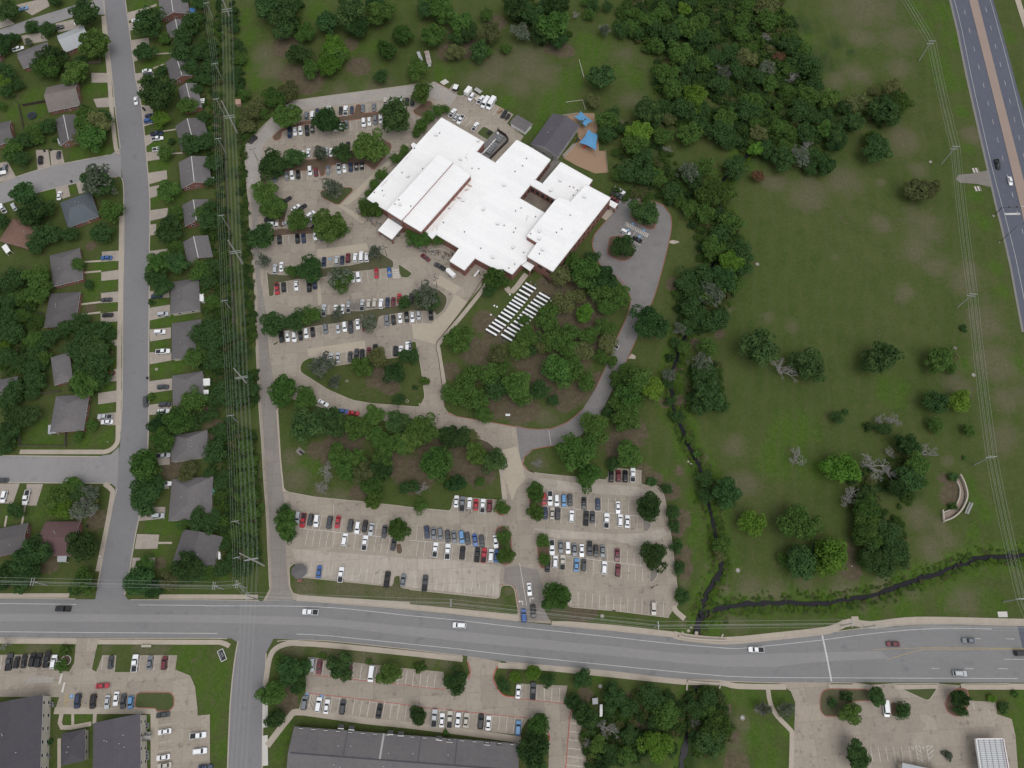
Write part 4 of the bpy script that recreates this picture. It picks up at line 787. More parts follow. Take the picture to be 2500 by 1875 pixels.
windows_on(court[0], court[1], 1.0, 3.2, 5, 1.8); windows_on(court[3], court[0], 1.0, 2.8, 3, 1.2)
h1 = Wp('S1 387,1268 570,1385', 10.0); windows_on(h1[0].lerp(h1[1], .3), h1[0].lerp(h1[1], .85), 4.6, 7.2, 3, 2.2)
h2 = Wp('S1 815,1531 1446,818', 8.6)
mb = MB(); jm = None
for i in range(12):
    p = h2[0].lerp(h2[1], (i + .5) / 12) - SO; b = MB(); b.box((0, 0, 0), (.12, .14, 3.3), M['dark_metal'])
    jm = jm or b.fixn('wall_joint')
    link('wall_joint', jm, school, (p.x, p.y, 6.7), math.atan2((h2[1] - h2[0]).y, (h2[1] - h2[0]).x))
VENT = [('S1 1010,315 1055,290 738,483 580,790 655,835 330,1018 230,1040 690,1215 555,1190 490,1190 540,1135 840,740', None), ('S1 1320,620 1275,738 1550,740 1175,1243 1610,1255 1370,1540 1465,735 1100,1420 1350,1140', ZM), ('S2 248,893 515,575 468,662 378,730 805,955 1030,908 1120,953 1072,1012 915,838 385,1200 450,1165 622,1268 170,1353 248,1372 362,1453 385,1405', ZM), ('S2 1205,1033 1035,1250 935,1415 872,1455 668,1438 565,1470', 8.3), ('S4 405,440 655,608 745,548 885,365 720,285 728,50 215,300', ZM), ('S4 1180,322 1395,52 1130,385', 8.3)]
vmd = MB(); vmd.tube([(0, 0, 0), (0, 0, .4)], .2, M['grey_metal'], 8); vmd.tube([(0, 0, .4), (0, 0, .5)], .27, M['dark_metal'], 8); vme = vmd.fixn('roof_vent')
bmd = MB(); bmd.box((0, 0, .3), (1.3, 1.0, .6), M['grey_metal']); bmd.box((0, 0, .64), (1.4, 1.1, .06), M['white']); bme = bmd.fixn('roof_unit')
for s, z in VENT:
    for i, q in enumerate(Wp(s, z or ZM)):
        zz = z
        if z is None: zz = ZM if i < 7 else 10.0
        q = Wp(s, zz)[i] - SO
        link('roof_vent' if i % 4 else 'roof_unit', vme if i % 4 else bme, school, (q.x, q.y, zz + .002), i)
for s, z in (('S4 1130,152', 8.3), ('S1 1545,388', ZM), ('S4 1130,32', 8.3)):
    q = Wp(s, z)[0] - SO; link('roof_unit', bme, school, (q.x, q.y, z + .002), .95)
# rusty run-off stains: thin sheets lying on the membrane
M['stain'] = nmat('rust_stain', [(.46, .30, .27), (.27, .115, .09), (.62, .54, .51)], (.5, 1.6, 5), rough=.9)
M['grime'] = nmat('roof_grime', [(.70, .69, .69), (.42, .39, .37), (.76, .76, .77)], (.35, 1.3, 5), rough=.9)
M['dust'] = nmat('roof_dust', [(.72, .70, .68), (.58, .53, .49), (.80, .80, .80)], (.2, .6, 2.5), rough=.9)
def blotch(s, r, z, m, seed):
    q = Wp(s, z)[0] - SO; rr = random.Random(seed); n = 14; ang = rr.uniform(0, 3)
    P = []
    for i in range(n):
        t = 2 * math.pi * i / n; d = r * rr.uniform(.45, 1.1); x, y = d * 1.7 * math.cos(t), d * .7 * math.sin(t)
        P.append(Vector((q.x + x * math.cos(ang) - y * math.sin(ang), q.y + x * math.sin(ang) + y * math.cos(ang), 0)))
    sheet('roof_stain', [P], z + .006, M[m], school)
for i, (s, r, z, m) in enumerate([('S1 1430,950', 1.1, ZM, 'stain'), ('S1 1395,1005', .9, ZM, 'stain'), ('S1 1290,1105', 1.0, ZM, 'stain'), ('S1 1240,1130', .7, ZM, 'stain'), ('S1 1405,550', .7, ZM, 'grime'), ('S1 1400,615', .8, ZM, 'grime'), ('S1 1380,590', .5, ZM, 'grime'), ('S1 345,1075', .6, ZM, 'stain'), ('S1 1030,1450', 1.3, ZM, 'grime'), ('S1 1020,1500', .8, ZM, 'grime'), ('S2 1075,915', .6, ZM, 'stain'), ('S2 520,1280', 1.2, ZM, 'grime'), ('S2 345,1625', .6, ZM, 'stain'), ('S1 1110,1420', .7, ZM, 'grime')]):
    blotch(s, r, z, m, i)
sheet('roof_stain', [[p - SO for p in Wp('S1 900,1530 1180,1215 1440,905 1475,900 1225,1220 960,1540', ZM)]], ZM + .005, M['dust'], school)
# run-off grime strip along the north-west gutter
sheet('roof_stain', [[p - SO for p in Wp('S1 300,960 450,800 470,815 330,965', ZM)]], ZM + .006, M['grime'], school)
sheet('roof_stain', [[p - SO for p in Wp('S1 570,670 690,530 705,540 600,665', ZM)]], ZM + .006, M['grime'], school)

# ------------------------------------------------------------------ houses
HOUSE_N = [0]
def wall_windows(hb, w2, l2, zc, col, both=True):
    pass
wme = {}
def winmesh():
    if 'w' not in wme:
        b = MB(); b.box((0, 0, 0), (1.3, .10, 1.1), M['white']); wme['f'] = b.fixn('window')
        b = MB(); b.box((0, 0, 0), (1.1, .13, .9), M['glass']); wme['w'] = b.fixn('pane')
        b = MB(); b.box((0, 0, 0), (.95, .10, 2.0), M['trim_stone']); wme['d'] = b.fixn('door')
        b = MB(); b.box((0, 0, .2), (.35, .35, .4), M['grey_metal']); wme['v'] = b.fixn('roof_vent')
    return wme
def house(s, kind, rm, label, wm='brick', eave=2.7, pitch=.38, ridge=None, wins=True, cat='house', name='house', group=None, vents=2, doors=True):
    """quad a,b,c,d of the eave line: the ridge runs along a->b"""
    q = Wp(s, eave); a, b, c, d = q
    u = ((b - a) + (c - d)); u.z = 0; Lh = u.length / 2; u.normalize(); v = Vector((-u.y, u.x, 0))
    wd_ = abs(((d - a) + (c - b)).dot(v)) / 2; cen = (a + b + c + d) / 4
    rz = math.atan2(u.y, u.x)
    root = tag(empty(name, (cen.x, cen.y, 0), rz), label, cat, group)
    l2, w2 = Lh / 2, wd_ / 2; rh = w2 * pitch; zr = eave + rh; oh = .45; th = .16
    rb = MB(); Rm = M[rm]
    hip = min(w2, l2 * .6) if kind == 'hip' else 0
    e = [(-l2, -w2), (l2, -w2), (l2, w2), (-l2, w2)]
    r0, r1 = (-l2 + hip, 0, zr), (l2 - hip, 0, zr)
    E_ = [(x, y, eave) for x, y in e]; El = [(x, y, eave - th) for x, y in e]
    rb.face([E_[0], E_[1], r1, r0], Rm); rb.face([E_[2], E_[3], r0, r1], Rm)
    if hip:
        rb.face([E_[1], E_[2], r1], Rm); rb.face([E_[3], E_[0], r0], Rm)
        for i in range(4): rb.face([El[i], El[(i + 1) % 4], E_[(i + 1) % 4], E_[i]], M['white'])
        rb.face(El[::-1], M['white'])
    else:
        rl0, rl1 = (r0[0], 0, zr - th), (r1[0], 0, zr - th)
        for A, Bq in ((0, 1), (2, 3)):
            rb.face([El[A], El[Bq], E_[Bq], E_[A]], M['white'])
        rb.face([El[1], El[0], rl0, rl1], M['white']); rb.face([El[3], El[2], rl1, rl0], M['white'])
        rb.face([El[1], rl1, r1, E_[1]], M['white']); rb.face([rl1, El[2], E_[2], r1], M['white'])
        rb.face([El[3], rl0, r0, E_[3]], M['white']); rb.face([rl0, El[0], E_[0], r0], M['white'])
    roof = rb.build('roof', root)
    if ridge:
        t = MB(); t.box((0, 0, zr + .02), ((r1[0] - r0[0]) * .96, .32, .12), M['ridge']); t.build('ridge_cap', roof)
    mm = winmesh()
    for i in range(vents):
        x = rnd.uniform(-.6, .6) * (l2 - hip); y = rnd.choice((-1, 1)) * rnd.uniform(.2, .5) * w2
        link('roof_vent', mm['v'], roof, (x, y, eave + rh * (1 - abs(y) / w2) - .05))
    wl2, ww2 = l2 - oh, w2 - oh; wb = MB(); W_ = M[wm]
    gh = rh * (ww2 / w2) if not hip else 0
    zt = eave - th - .01 + (0 if hip else 0)
    c4 = [(-wl2, -ww2), (wl2, -ww2), (wl2, ww2), (-wl2, ww2)]
    for i in range(4):
        p, n_ = c4[i], c4[(i + 1) % 4]; wb.face([(p[0], p[1], -.1), (n_[0], n_[1], -.1), (n_[0], n_[1], zt), (p[0], p[1], zt)], W_)
    if not hip:
        for x in (-wl2, wl2): wb.face([(x, -ww2, zt), (x, ww2, zt), (x, 0, zt + gh)], W_)
    wall = wb.build('wall', root)
    if wins:
        for sx, ang, ln, of in ((-1, 0, wl2, ww2), (1, 0, wl2, ww2), (-1, 1, ww2, wl2), (1, 1, ww2, wl2)):
            n = max(1, int(ln * 2 / 4.2)); fl = (1.5,) if eave < 4 else (1.5, 4.4)
            for z in fl:
                for i in range(n):
                    t = -ln + 2 * ln * (i + .5) / n
                    pos = (t, sx * of, z) if not ang else (sx * of, t, z); rr = 0 if not ang else math.pi / 2
                    f = link('window', mm['f'], root, pos, rr); link('pane', mm['w'], f)
        if doors: link('door', mm['d'], root, (wl2 * .1 + 1.05, -ww2, 1.0))
    return root
G1 = 'brick houses east of the residential street'; G2 = 'houses west of the residential street'
HS = [('A0 1270,-40 1312,140 1530,128 1520,-45', 'gable', 'shingle_grey', 'brick house with grey gable roof at the top end of the east row', G1, 1),
 ('A0 1330,185 1372,300 1545,300 1540,178', 'gable', 'shingle_grey', 'grey roofed house half under trees, second in the east row', G1, 1),
 ('A0 1322,478 1388,640 1592,640 1560,478', 'gable', 'shingle_grey', 'red brick gabled house behind dark trees, third in the east row', G1, 1),
 ('A0 1440,695 1482,880 1645,890 1595,690', 'gable', 'shingle_grey', 'grey roofed house behind the big rounded street tree, fourth in the east row', G1, 1),
 ('A0 1408,1010 1470,1190 1700,1185 1659,965', 'gable', 'shingle_grey', 'grey roofed house with a pale ridge, fifth in the east row', G1, 1),
 ('A0 1445,1300 1468,1508 1715,1500 1690,1282', 'gable', 'shingle_grey', 'grey roofed house with a broad red brick gable end, sixth in the east row', G1, 1),
 ('B0 1472,0 1498,160 1715,140 1690,-40', 'gable', 'shingle_grey', 'grey roofed house with white ridge cap and brick gable, seventh in the east row', G1, 1),
 ('B0 1465,290 1530,462 1715,440 1700,258', 'gable', 'shingle_grey', 'grey roofed house just above the twin street trees, eighth in the east row', G1, 1),
 ('B0 1380,610 1384,885 1617,850 1612,608', 'hip', 'shingle_grey', 'grey hip roofed house with a white shed leaning at its back', G1, 0),
 ('B0 1392,962 1392,1240 1632,1232 1627,926', 'hip', 'shingle_grey', 'square grey hip roofed house beside a white pickup', G1, 0),
 ('B0 1396,1382 1400,1612 1648,1600 1642,1348', 'hip', 'shingle_grey', 'grey hip roofed house next to a navy car drive', G1, 0),
 ('C0 1386,205 1390,385 1680,420 1680,170', 'hip', 'shingle_grey', 'wide grey roofed house behind round trees, fourth from the arterial road', G1, 0),
 ('C0 1405,556 1352,895 1715,885 1715,548', 'hip', 'shingle_grey', 'large pale grey hip roofed house, second from the arterial road', G1, 0),
 ('C0 1500,1000 1366,1250 1755,1255 1790,1000', 'gable', 'shingle_grey', 'grey roofed house nearest the arterial road on the east side', G1, 0),
 ('A0 450,290 680,207 738,338 537,424', 'gable', 'metal_roof', 'house with a pale metal roof by the street corner', G2, 0),
 ('A0 125,430 378,342 440,460 202,555', 'gable', 'shingle_grey', 'grey roofed house next to the pale metal roof', G2, 0),
 ('A0 385,700 645,655 634,850 384,915', 'gable', 'shingle_brown', 'brown roofed house with a trampoline in its yard', G2, 0),
 ('A0 448,965 490,1170 655,1140 612,932', 'gable', 'shingle_grey', 'grey roofed brick house with white ridge behind the corner trees', G2, 1),
 ('A0 -90,1010 72,990 128,1128 -50,1195', 'gable', 'shingle_grey', 'grey roofed house cut by the picture edge beside the trampoline yard', G2, 0),
 ('A0 455,1652 722,1556 815,1745 580,1835', 'hip', 'shingle_blue', 'blue-grey hip roofed house at the side street corner', G2, 0),
 ('B0 18,250 110,96 328,190 200,392', 'hip', 'shingle_red', 'rust red roofed house with a white patio cover', G2, 0),
 ('B0 388,392 440,645 662,622 660,368', 'hip', 'shingle_grey', 'grey roofed house beside two drives, one with a blue car', G2, 0),
 ('B0 400,720 358,1005 605,968 656,705', 'hip', 'shingle_grey', 'grey roofed house next to a bare earth patch on its lawn', G2, 0),
 ('B0 408,1230 440,1450 592,1430 562,1200', 'hip', 'shingle_grey', 'small grey roof almost buried in dark trees', G2, 0),
 ('B0 468,1540 C0 388,195 692,160 B0 708,1545', 'hip', 'shingle_grey', 'grey roofed house with pale patio cover on the corner lawn', G2, 0),
 ('C0 -120,950 240,950 208,1110 -60,1235', 'gable', 'shingle_grey', 'grey roofed house in the corner block beside the maroon roof', G2, 0),
 ('C0 345,908 660,905 590,1185 335,1185', 'gable', 'shingle_maroon', 'maroon roofed house with a striped awning', G2, 0),
 ('B0 -80,1425 150,1395 140,1500 -80,1560', 'gable', 'shingle_grey', 'dark grey roof at the picture edge below the tree mass', G2, 0),
 ('A0 -120,430 -20,440 30,510 -120,530', 'gable', 'shingle_blue', 'bluish roof at the picture edge beside a grey roofed house', G2, 0)]
for s, k, rm, lab, gp, rd in HS:
    house(s, k, rm, lab, 'brick' if rd or gp == G2 else 'cream', ridge=rd, group=gp)
# apartments and office
house('D0 -110,1130 -150,1900 315,1900 352,1088', 'gable', 'shingle_dark', 'long dark roofed two storey apartment block at the picture corner', 'cream', 5.8, .3, cat='building', name='apartment_building', vents=8, group='dark roofed apartment blocks', doors=False)
house('D0 500,1375 495,1640 690,1600 690,1345', 'hip', 'shingle_dark', 'small dark roofed single storey block between the apartments', 'cream', 3.0, .4, cat='building', name='apartment_building', group='dark roofed apartment blocks')
house('D0 755,1288 750,1950 1140,1950 1140,1226', 'gable', 'shingle_dark', 'dark roofed apartment block with outside stairs beside the parking strip', 'cream', 5.8, .3, cat='building', name='apartment_building', vents=8, group='dark roofed apartment blocks', doors=False)
house('D1 730,1296 D2 880,1488 880,1860 D1 650,1770', 'gable', 'shingle_grey', 'very long grey roofed office building at the bottom edge', 'brick', 4.2, .33, cat='building', name='office_building', vents=14, doors=False)
office = [o for o in COL.objects if o.name.startswith('office_building')][0]; oroof = [o for o in office.children if o.name.startswith('roof')][0]
ox = [v.co.x for v in oroof.data.vertices]; oy = max(v.co.y for v in oroof.data.vertices); oz = max(v.co.z for v in oroof.data.vertices)
for k, fx in enumerate((-.52, -.2, .13, .45)):
    sl = math.atan2(oz - 4.2, oy); mb = MB(); mb.box((0, 0, 0), (.35 if k != 1 else .7, math.hypot(oz - 4.2, oy) * .98, .12), M['grey_siding'] if k == 1 else M['shingle_dark']); q = mb.build('roof_seam', oroof, (fx * max(ox), oy / 2, (oz + 4.2) / 2 + .03)); q.rotation_euler = (-sl, 0, 0)
mb = MB(); mb.box((0, 0, oz + .02), (max(ox) * 1.96, .4, .12), M['shingle_dark']); mb.build('ridge_cap', oroof)
for s_ in ('D1 1105,1325', 'D1 1190,1335', 'D1 1505,1372', 'D1 1590,1382', 'D2 240,1418', 'D2 325,1435', 'D2 628,1458', 'D2 725,1478'):
    q = office.matrix_basis.inverted() @ Wp(s_, 4.4)[0]
    mb = MB(); mb.box((0, 0, 0), (1.9, 1.5, .5), M['dark_metal']); mb.box((0, -.6, .27), (2.1, .2, .08), M['white']); mb.build('entry_recess', oroof, (q.x, q.y, 4.3))
house('S2 835,42 560,380 885,575 1140,170', 'gable', 'shingle_dark', 'dark roofed classroom building beside the blue shade sails', 'grey_siding', 3.6, .34, cat='building', name='classroom_building', vents=3)
house('S2 390,45 592,155 500,262 330,150', 'gable', 'shingle_grey', 'small grey roofed storage shed by the service yard', 'white', 2.6, .3, cat='shed', name='storage_shed', wins=False, vents=0)
house('A2 52,420 85,488 105,488 85,418', 'gable', 'metal_roof', 'small pale metal shed on the meadow edge', 'white', 2.4, .2, cat='shed', name='storage_shed', wins=False, vents=0)
house('A2 120,415 140,515 180,510 155,410', 'gable', 'rust', 'rusty sheet-metal shed on the meadow edge', 'white', 2.4, .2, cat='shed', name='storage_shed', wins=False, vents=0)
# ridge caps for the office and apartments valley lines
for s, m in (('D1 1540,1390 1490,1659', 'grey_metal'),):
    pass
# ------------------------------------------------------------------ vehicles
PAINT = {'w': ('white', (.74, .75, .77)), 'k': ('black', (.012, .012, .014)), 'g': ('grey', (.15, .165, .185)), 'l': ('silver', (.42, .44, .46)), 'r': ('red', (.36, .022, .035)), 'm': ('maroon', (.12, .018, .028)),
         'b': ('blue', (.035, .10, .30)), 'n': ('navy blue', (.02, .032, .075)), 't': ('beige', (.44, .41, .36)), 'c': ('light blue', (.11, .25, .45)), 'd': ('dark grey', (.045, .048, .055))}
for k_, (n_, c_) in PAINT.items():
    m_ = mat(n_.replace(' ', '_') + '_paint', c_, .32, .5); m_.node_tree.nodes['Principled BSDF'].inputs['Coat Weight'].default_value = .35
    M['p' + k_] = m_
M['bed'] = mat('bed_liner', (.03, .031, .034), .8)
KIND = {'s': ('sedan', 'car'), 'u': ('sport utility car', 'car'), 'p': ('pickup', 'pickup'), 'v': ('van', 'van'), 'h': ('hatchback', 'car')}
SPEC = {
 's': dict(hull=[(2.40, .38, .62, .66), (2.22, .24, .76, .84), (1.0, .22, .93, .91), (-1.5, .22, .97, .91), (-2.15, .24, .95, .87), (-2.40, .36, .82, .70)], gb=(1.12, -1.80, .93, .82), gt=(.28, -1.12, 1.43, .60), wb=1.38),
 'h': dict(hull=[(2.05, .38, .66, .64), (1.88, .24, .80, .82), (1.0, .22, .96, .89), (-1.5, .22, 1.0, .89), (-1.95, .24, .98, .86), (-2.10, .36, .86, .74)], gb=(1.12, -2.02, .96, .80), gt=(.4, -1.62, 1.48, .62), wb=1.25),
 'u': dict(hull=[(2.38, .42, .74, .70), (2.22, .28, .94, .88), (1.2, .26, 1.06, .96), (-1.7, .26, 1.10, .96), (-2.25, .28, 1.08, .92), (-2.42, .40, .95, .82)], gb=(1.28, -2.34, 1.06, .88), gt=(.55, -1.98, 1.72, .70), wb=1.42),
 'p': dict(hull=[(2.92, .48, .82, .76), (2.76, .34, 1.02, .92), (1.5, .32, 1.12, 1.0), (-.72, .32, 1.12, 1.0), (-.80, .32, .72, 1.0), (-2.85, .34, .72, .98), (-2.92, .40, .70, .94)], gb=(1.52, -.76, 1.10, .92), gt=(.78, -.56, 1.84, .74), wb=1.85),
 'v': dict(hull=[(2.75, .45, .9, .78), (2.58, .3, 1.1, .92), (2.0, .28, 1.22, .99), (-2.55, .28, 1.25, 1.0), (-2.72, .32, 1.2, .97), (-2.75, .4, 1.1, .92)], gb=(2.05, -2.72, 1.2, .95), gt=(1.35, -2.55, 2.1, .80), wb=1.75)}
CARM = {}
def car_meshes(t):
    if t in CARM: return CARM[t]
    S = SPEC[t]; P = M['pw']; b = MB(); k = b.mi(P); rings = []
    for x, z0, z1, hw in S['hull']:
        zm = z0 + .18; zt = z1 - .10
        sec = [(-hw * .88, z0), (-hw, zm), (-hw, zt), (-hw * .86, z1), (hw * .86, z1), (hw, zt), (hw, zm), (hw * .88, z0)]
        base = len(b.v); b.v += [(x, y, z) for y, z in sec]; rings.append(base)
    for r0, r1 in zip(rings[:-1], rings[1:]):
        for j in range(8):
            q = (j + 1) % 8; b.f.append((r0 + j, r0 + q, r1 + q, r1 + j)); b.m.append(k)
    b.f.append(tuple(rings[0] + j for j in range(8))); b.m.append(k); b.f.append(tuple(rings[-1] + j for j in range(8))); b.m.append(k)
    fx, rx, bz, bw = S['gb']; tf, tr, tz, tw = S['gt']
    Bq = [(fx, -bw * .9, bz - .04), (fx, bw * .9, bz - .04), (rx, bw * .9, bz - .04), (rx, -bw * .9, bz - .04)]
    Bm = [(fx - .08, -bw, bz - .03), (fx - .08, bw, bz - .03), (rx + .05, bw, bz - .03), (rx + .05, -bw, bz - .03)]
    T = [(tf, -tw, tz - .05), (tf, tw, tz - .05), (tr, tw, tz - .05), (tr, -tw, tz - .05)]
    T2 = [(tf - .14, -tw * .84, tz), (tf - .14, tw * .84, tz), (tr + .14, tw * .84, tz), (tr + .14, -tw * .84, tz)]
    for lo, hi in ((Bm, T), (T, T2)):
        for i in range(4): b.face([lo[i], lo[(i + 1) % 4], hi[(i + 1) % 4], hi[i]], P)
    b.face(T2, P)
    if t == 'p':
        for y in (-.94, .94): b.box((-1.84, y, .92), (2.1, .10, .42), P)
        b.box((-2.86, 0, .92), (.09, 1.78, .42), P)
    body = b.fixn('car_body'); out = {'body': body}
    def glass(nm, q, ins=.1, off=.018):
        q = [Vector(p) for p in q]; c = sum(q, Vector()) / 4; nr = (q[1] - q[0]).cross(q[2] - q[0]).normalized()
        if nr.dot(c - Vector((-.2, 0, .8))) < 0: nr = -nr
        g = MB(); g.face([p.lerp(c, ins) + nr * off for p in q], M['glass']); out[nm] = g.mesh(nm)
    glass('windscreen', [Bm[0], Bm[1], T[1], T[0]], .09); glass('rear_window', [Bm[2], Bm[3], T[3], T[2]], .12)
    if t == 'v': pass
    g = MB()
    for nm, q in (('side_window', [Bm[1], Bm[2], T[2], T[1]]), ('side_window2', [Bm[3], Bm[0], T[0], T[3]])): glass(nm, q, .1)
    w = MB(); w.tube([(0, -.11, 0), (0, .11, 0)], .34 if t in 'shv' else .39, M['tyre'], 10); out['wheel'] = w.fixn('wheel')
    lamp = MB(); lamp.box((0, 0, 0), (.10, .34, .13), M['white']); out['headlight'] = lamp.fixn('headlight')
    if t == 'p':
        g = MB(); g.face([(-.86, -.88, .745), (-2.80, -.88, .745), (-2.80, .88, .745), (-.86, .88, .745)][::-1], M['bed']); out['cargo_bed'] = g.mesh('cargo_bed')
    CARM[t] = out; return out
REST = None
def car(p, rz, col, t, label, group, sc=1.0):
    ms = car_meshes(t); nm = {'s': 'car', 'u': 'car', 'h': 'car', 'p': 'pickup', 'v': 'van'}[t]
    root = link(nm, ms['body'], None, p, rz); root.scale = (sc, sc, sc)
    root.material_slots[0].link = 'OBJECT'; root.material_slots[0].material = M['p' + col]
    tag(root, label, KIND[t][1], group)
    link('windscreen', ms['windscreen'], root); link('rear_window', ms['rear_window'], root)
    link('side_window', ms['side_window'], root); link('side_window', ms['side_window2'], root)
    S = SPEC[t]; hw = .80 if t in 'sh' else .88
    for x in (-S['wb'], S['wb']):
        for y in (-hw, hw): link('wheel', ms['wheel'], root, (x, y, .34 if t in 'shv' else .39))
    if t == 'p': link('cargo_bed', ms['cargo_bed'], root)
    return root
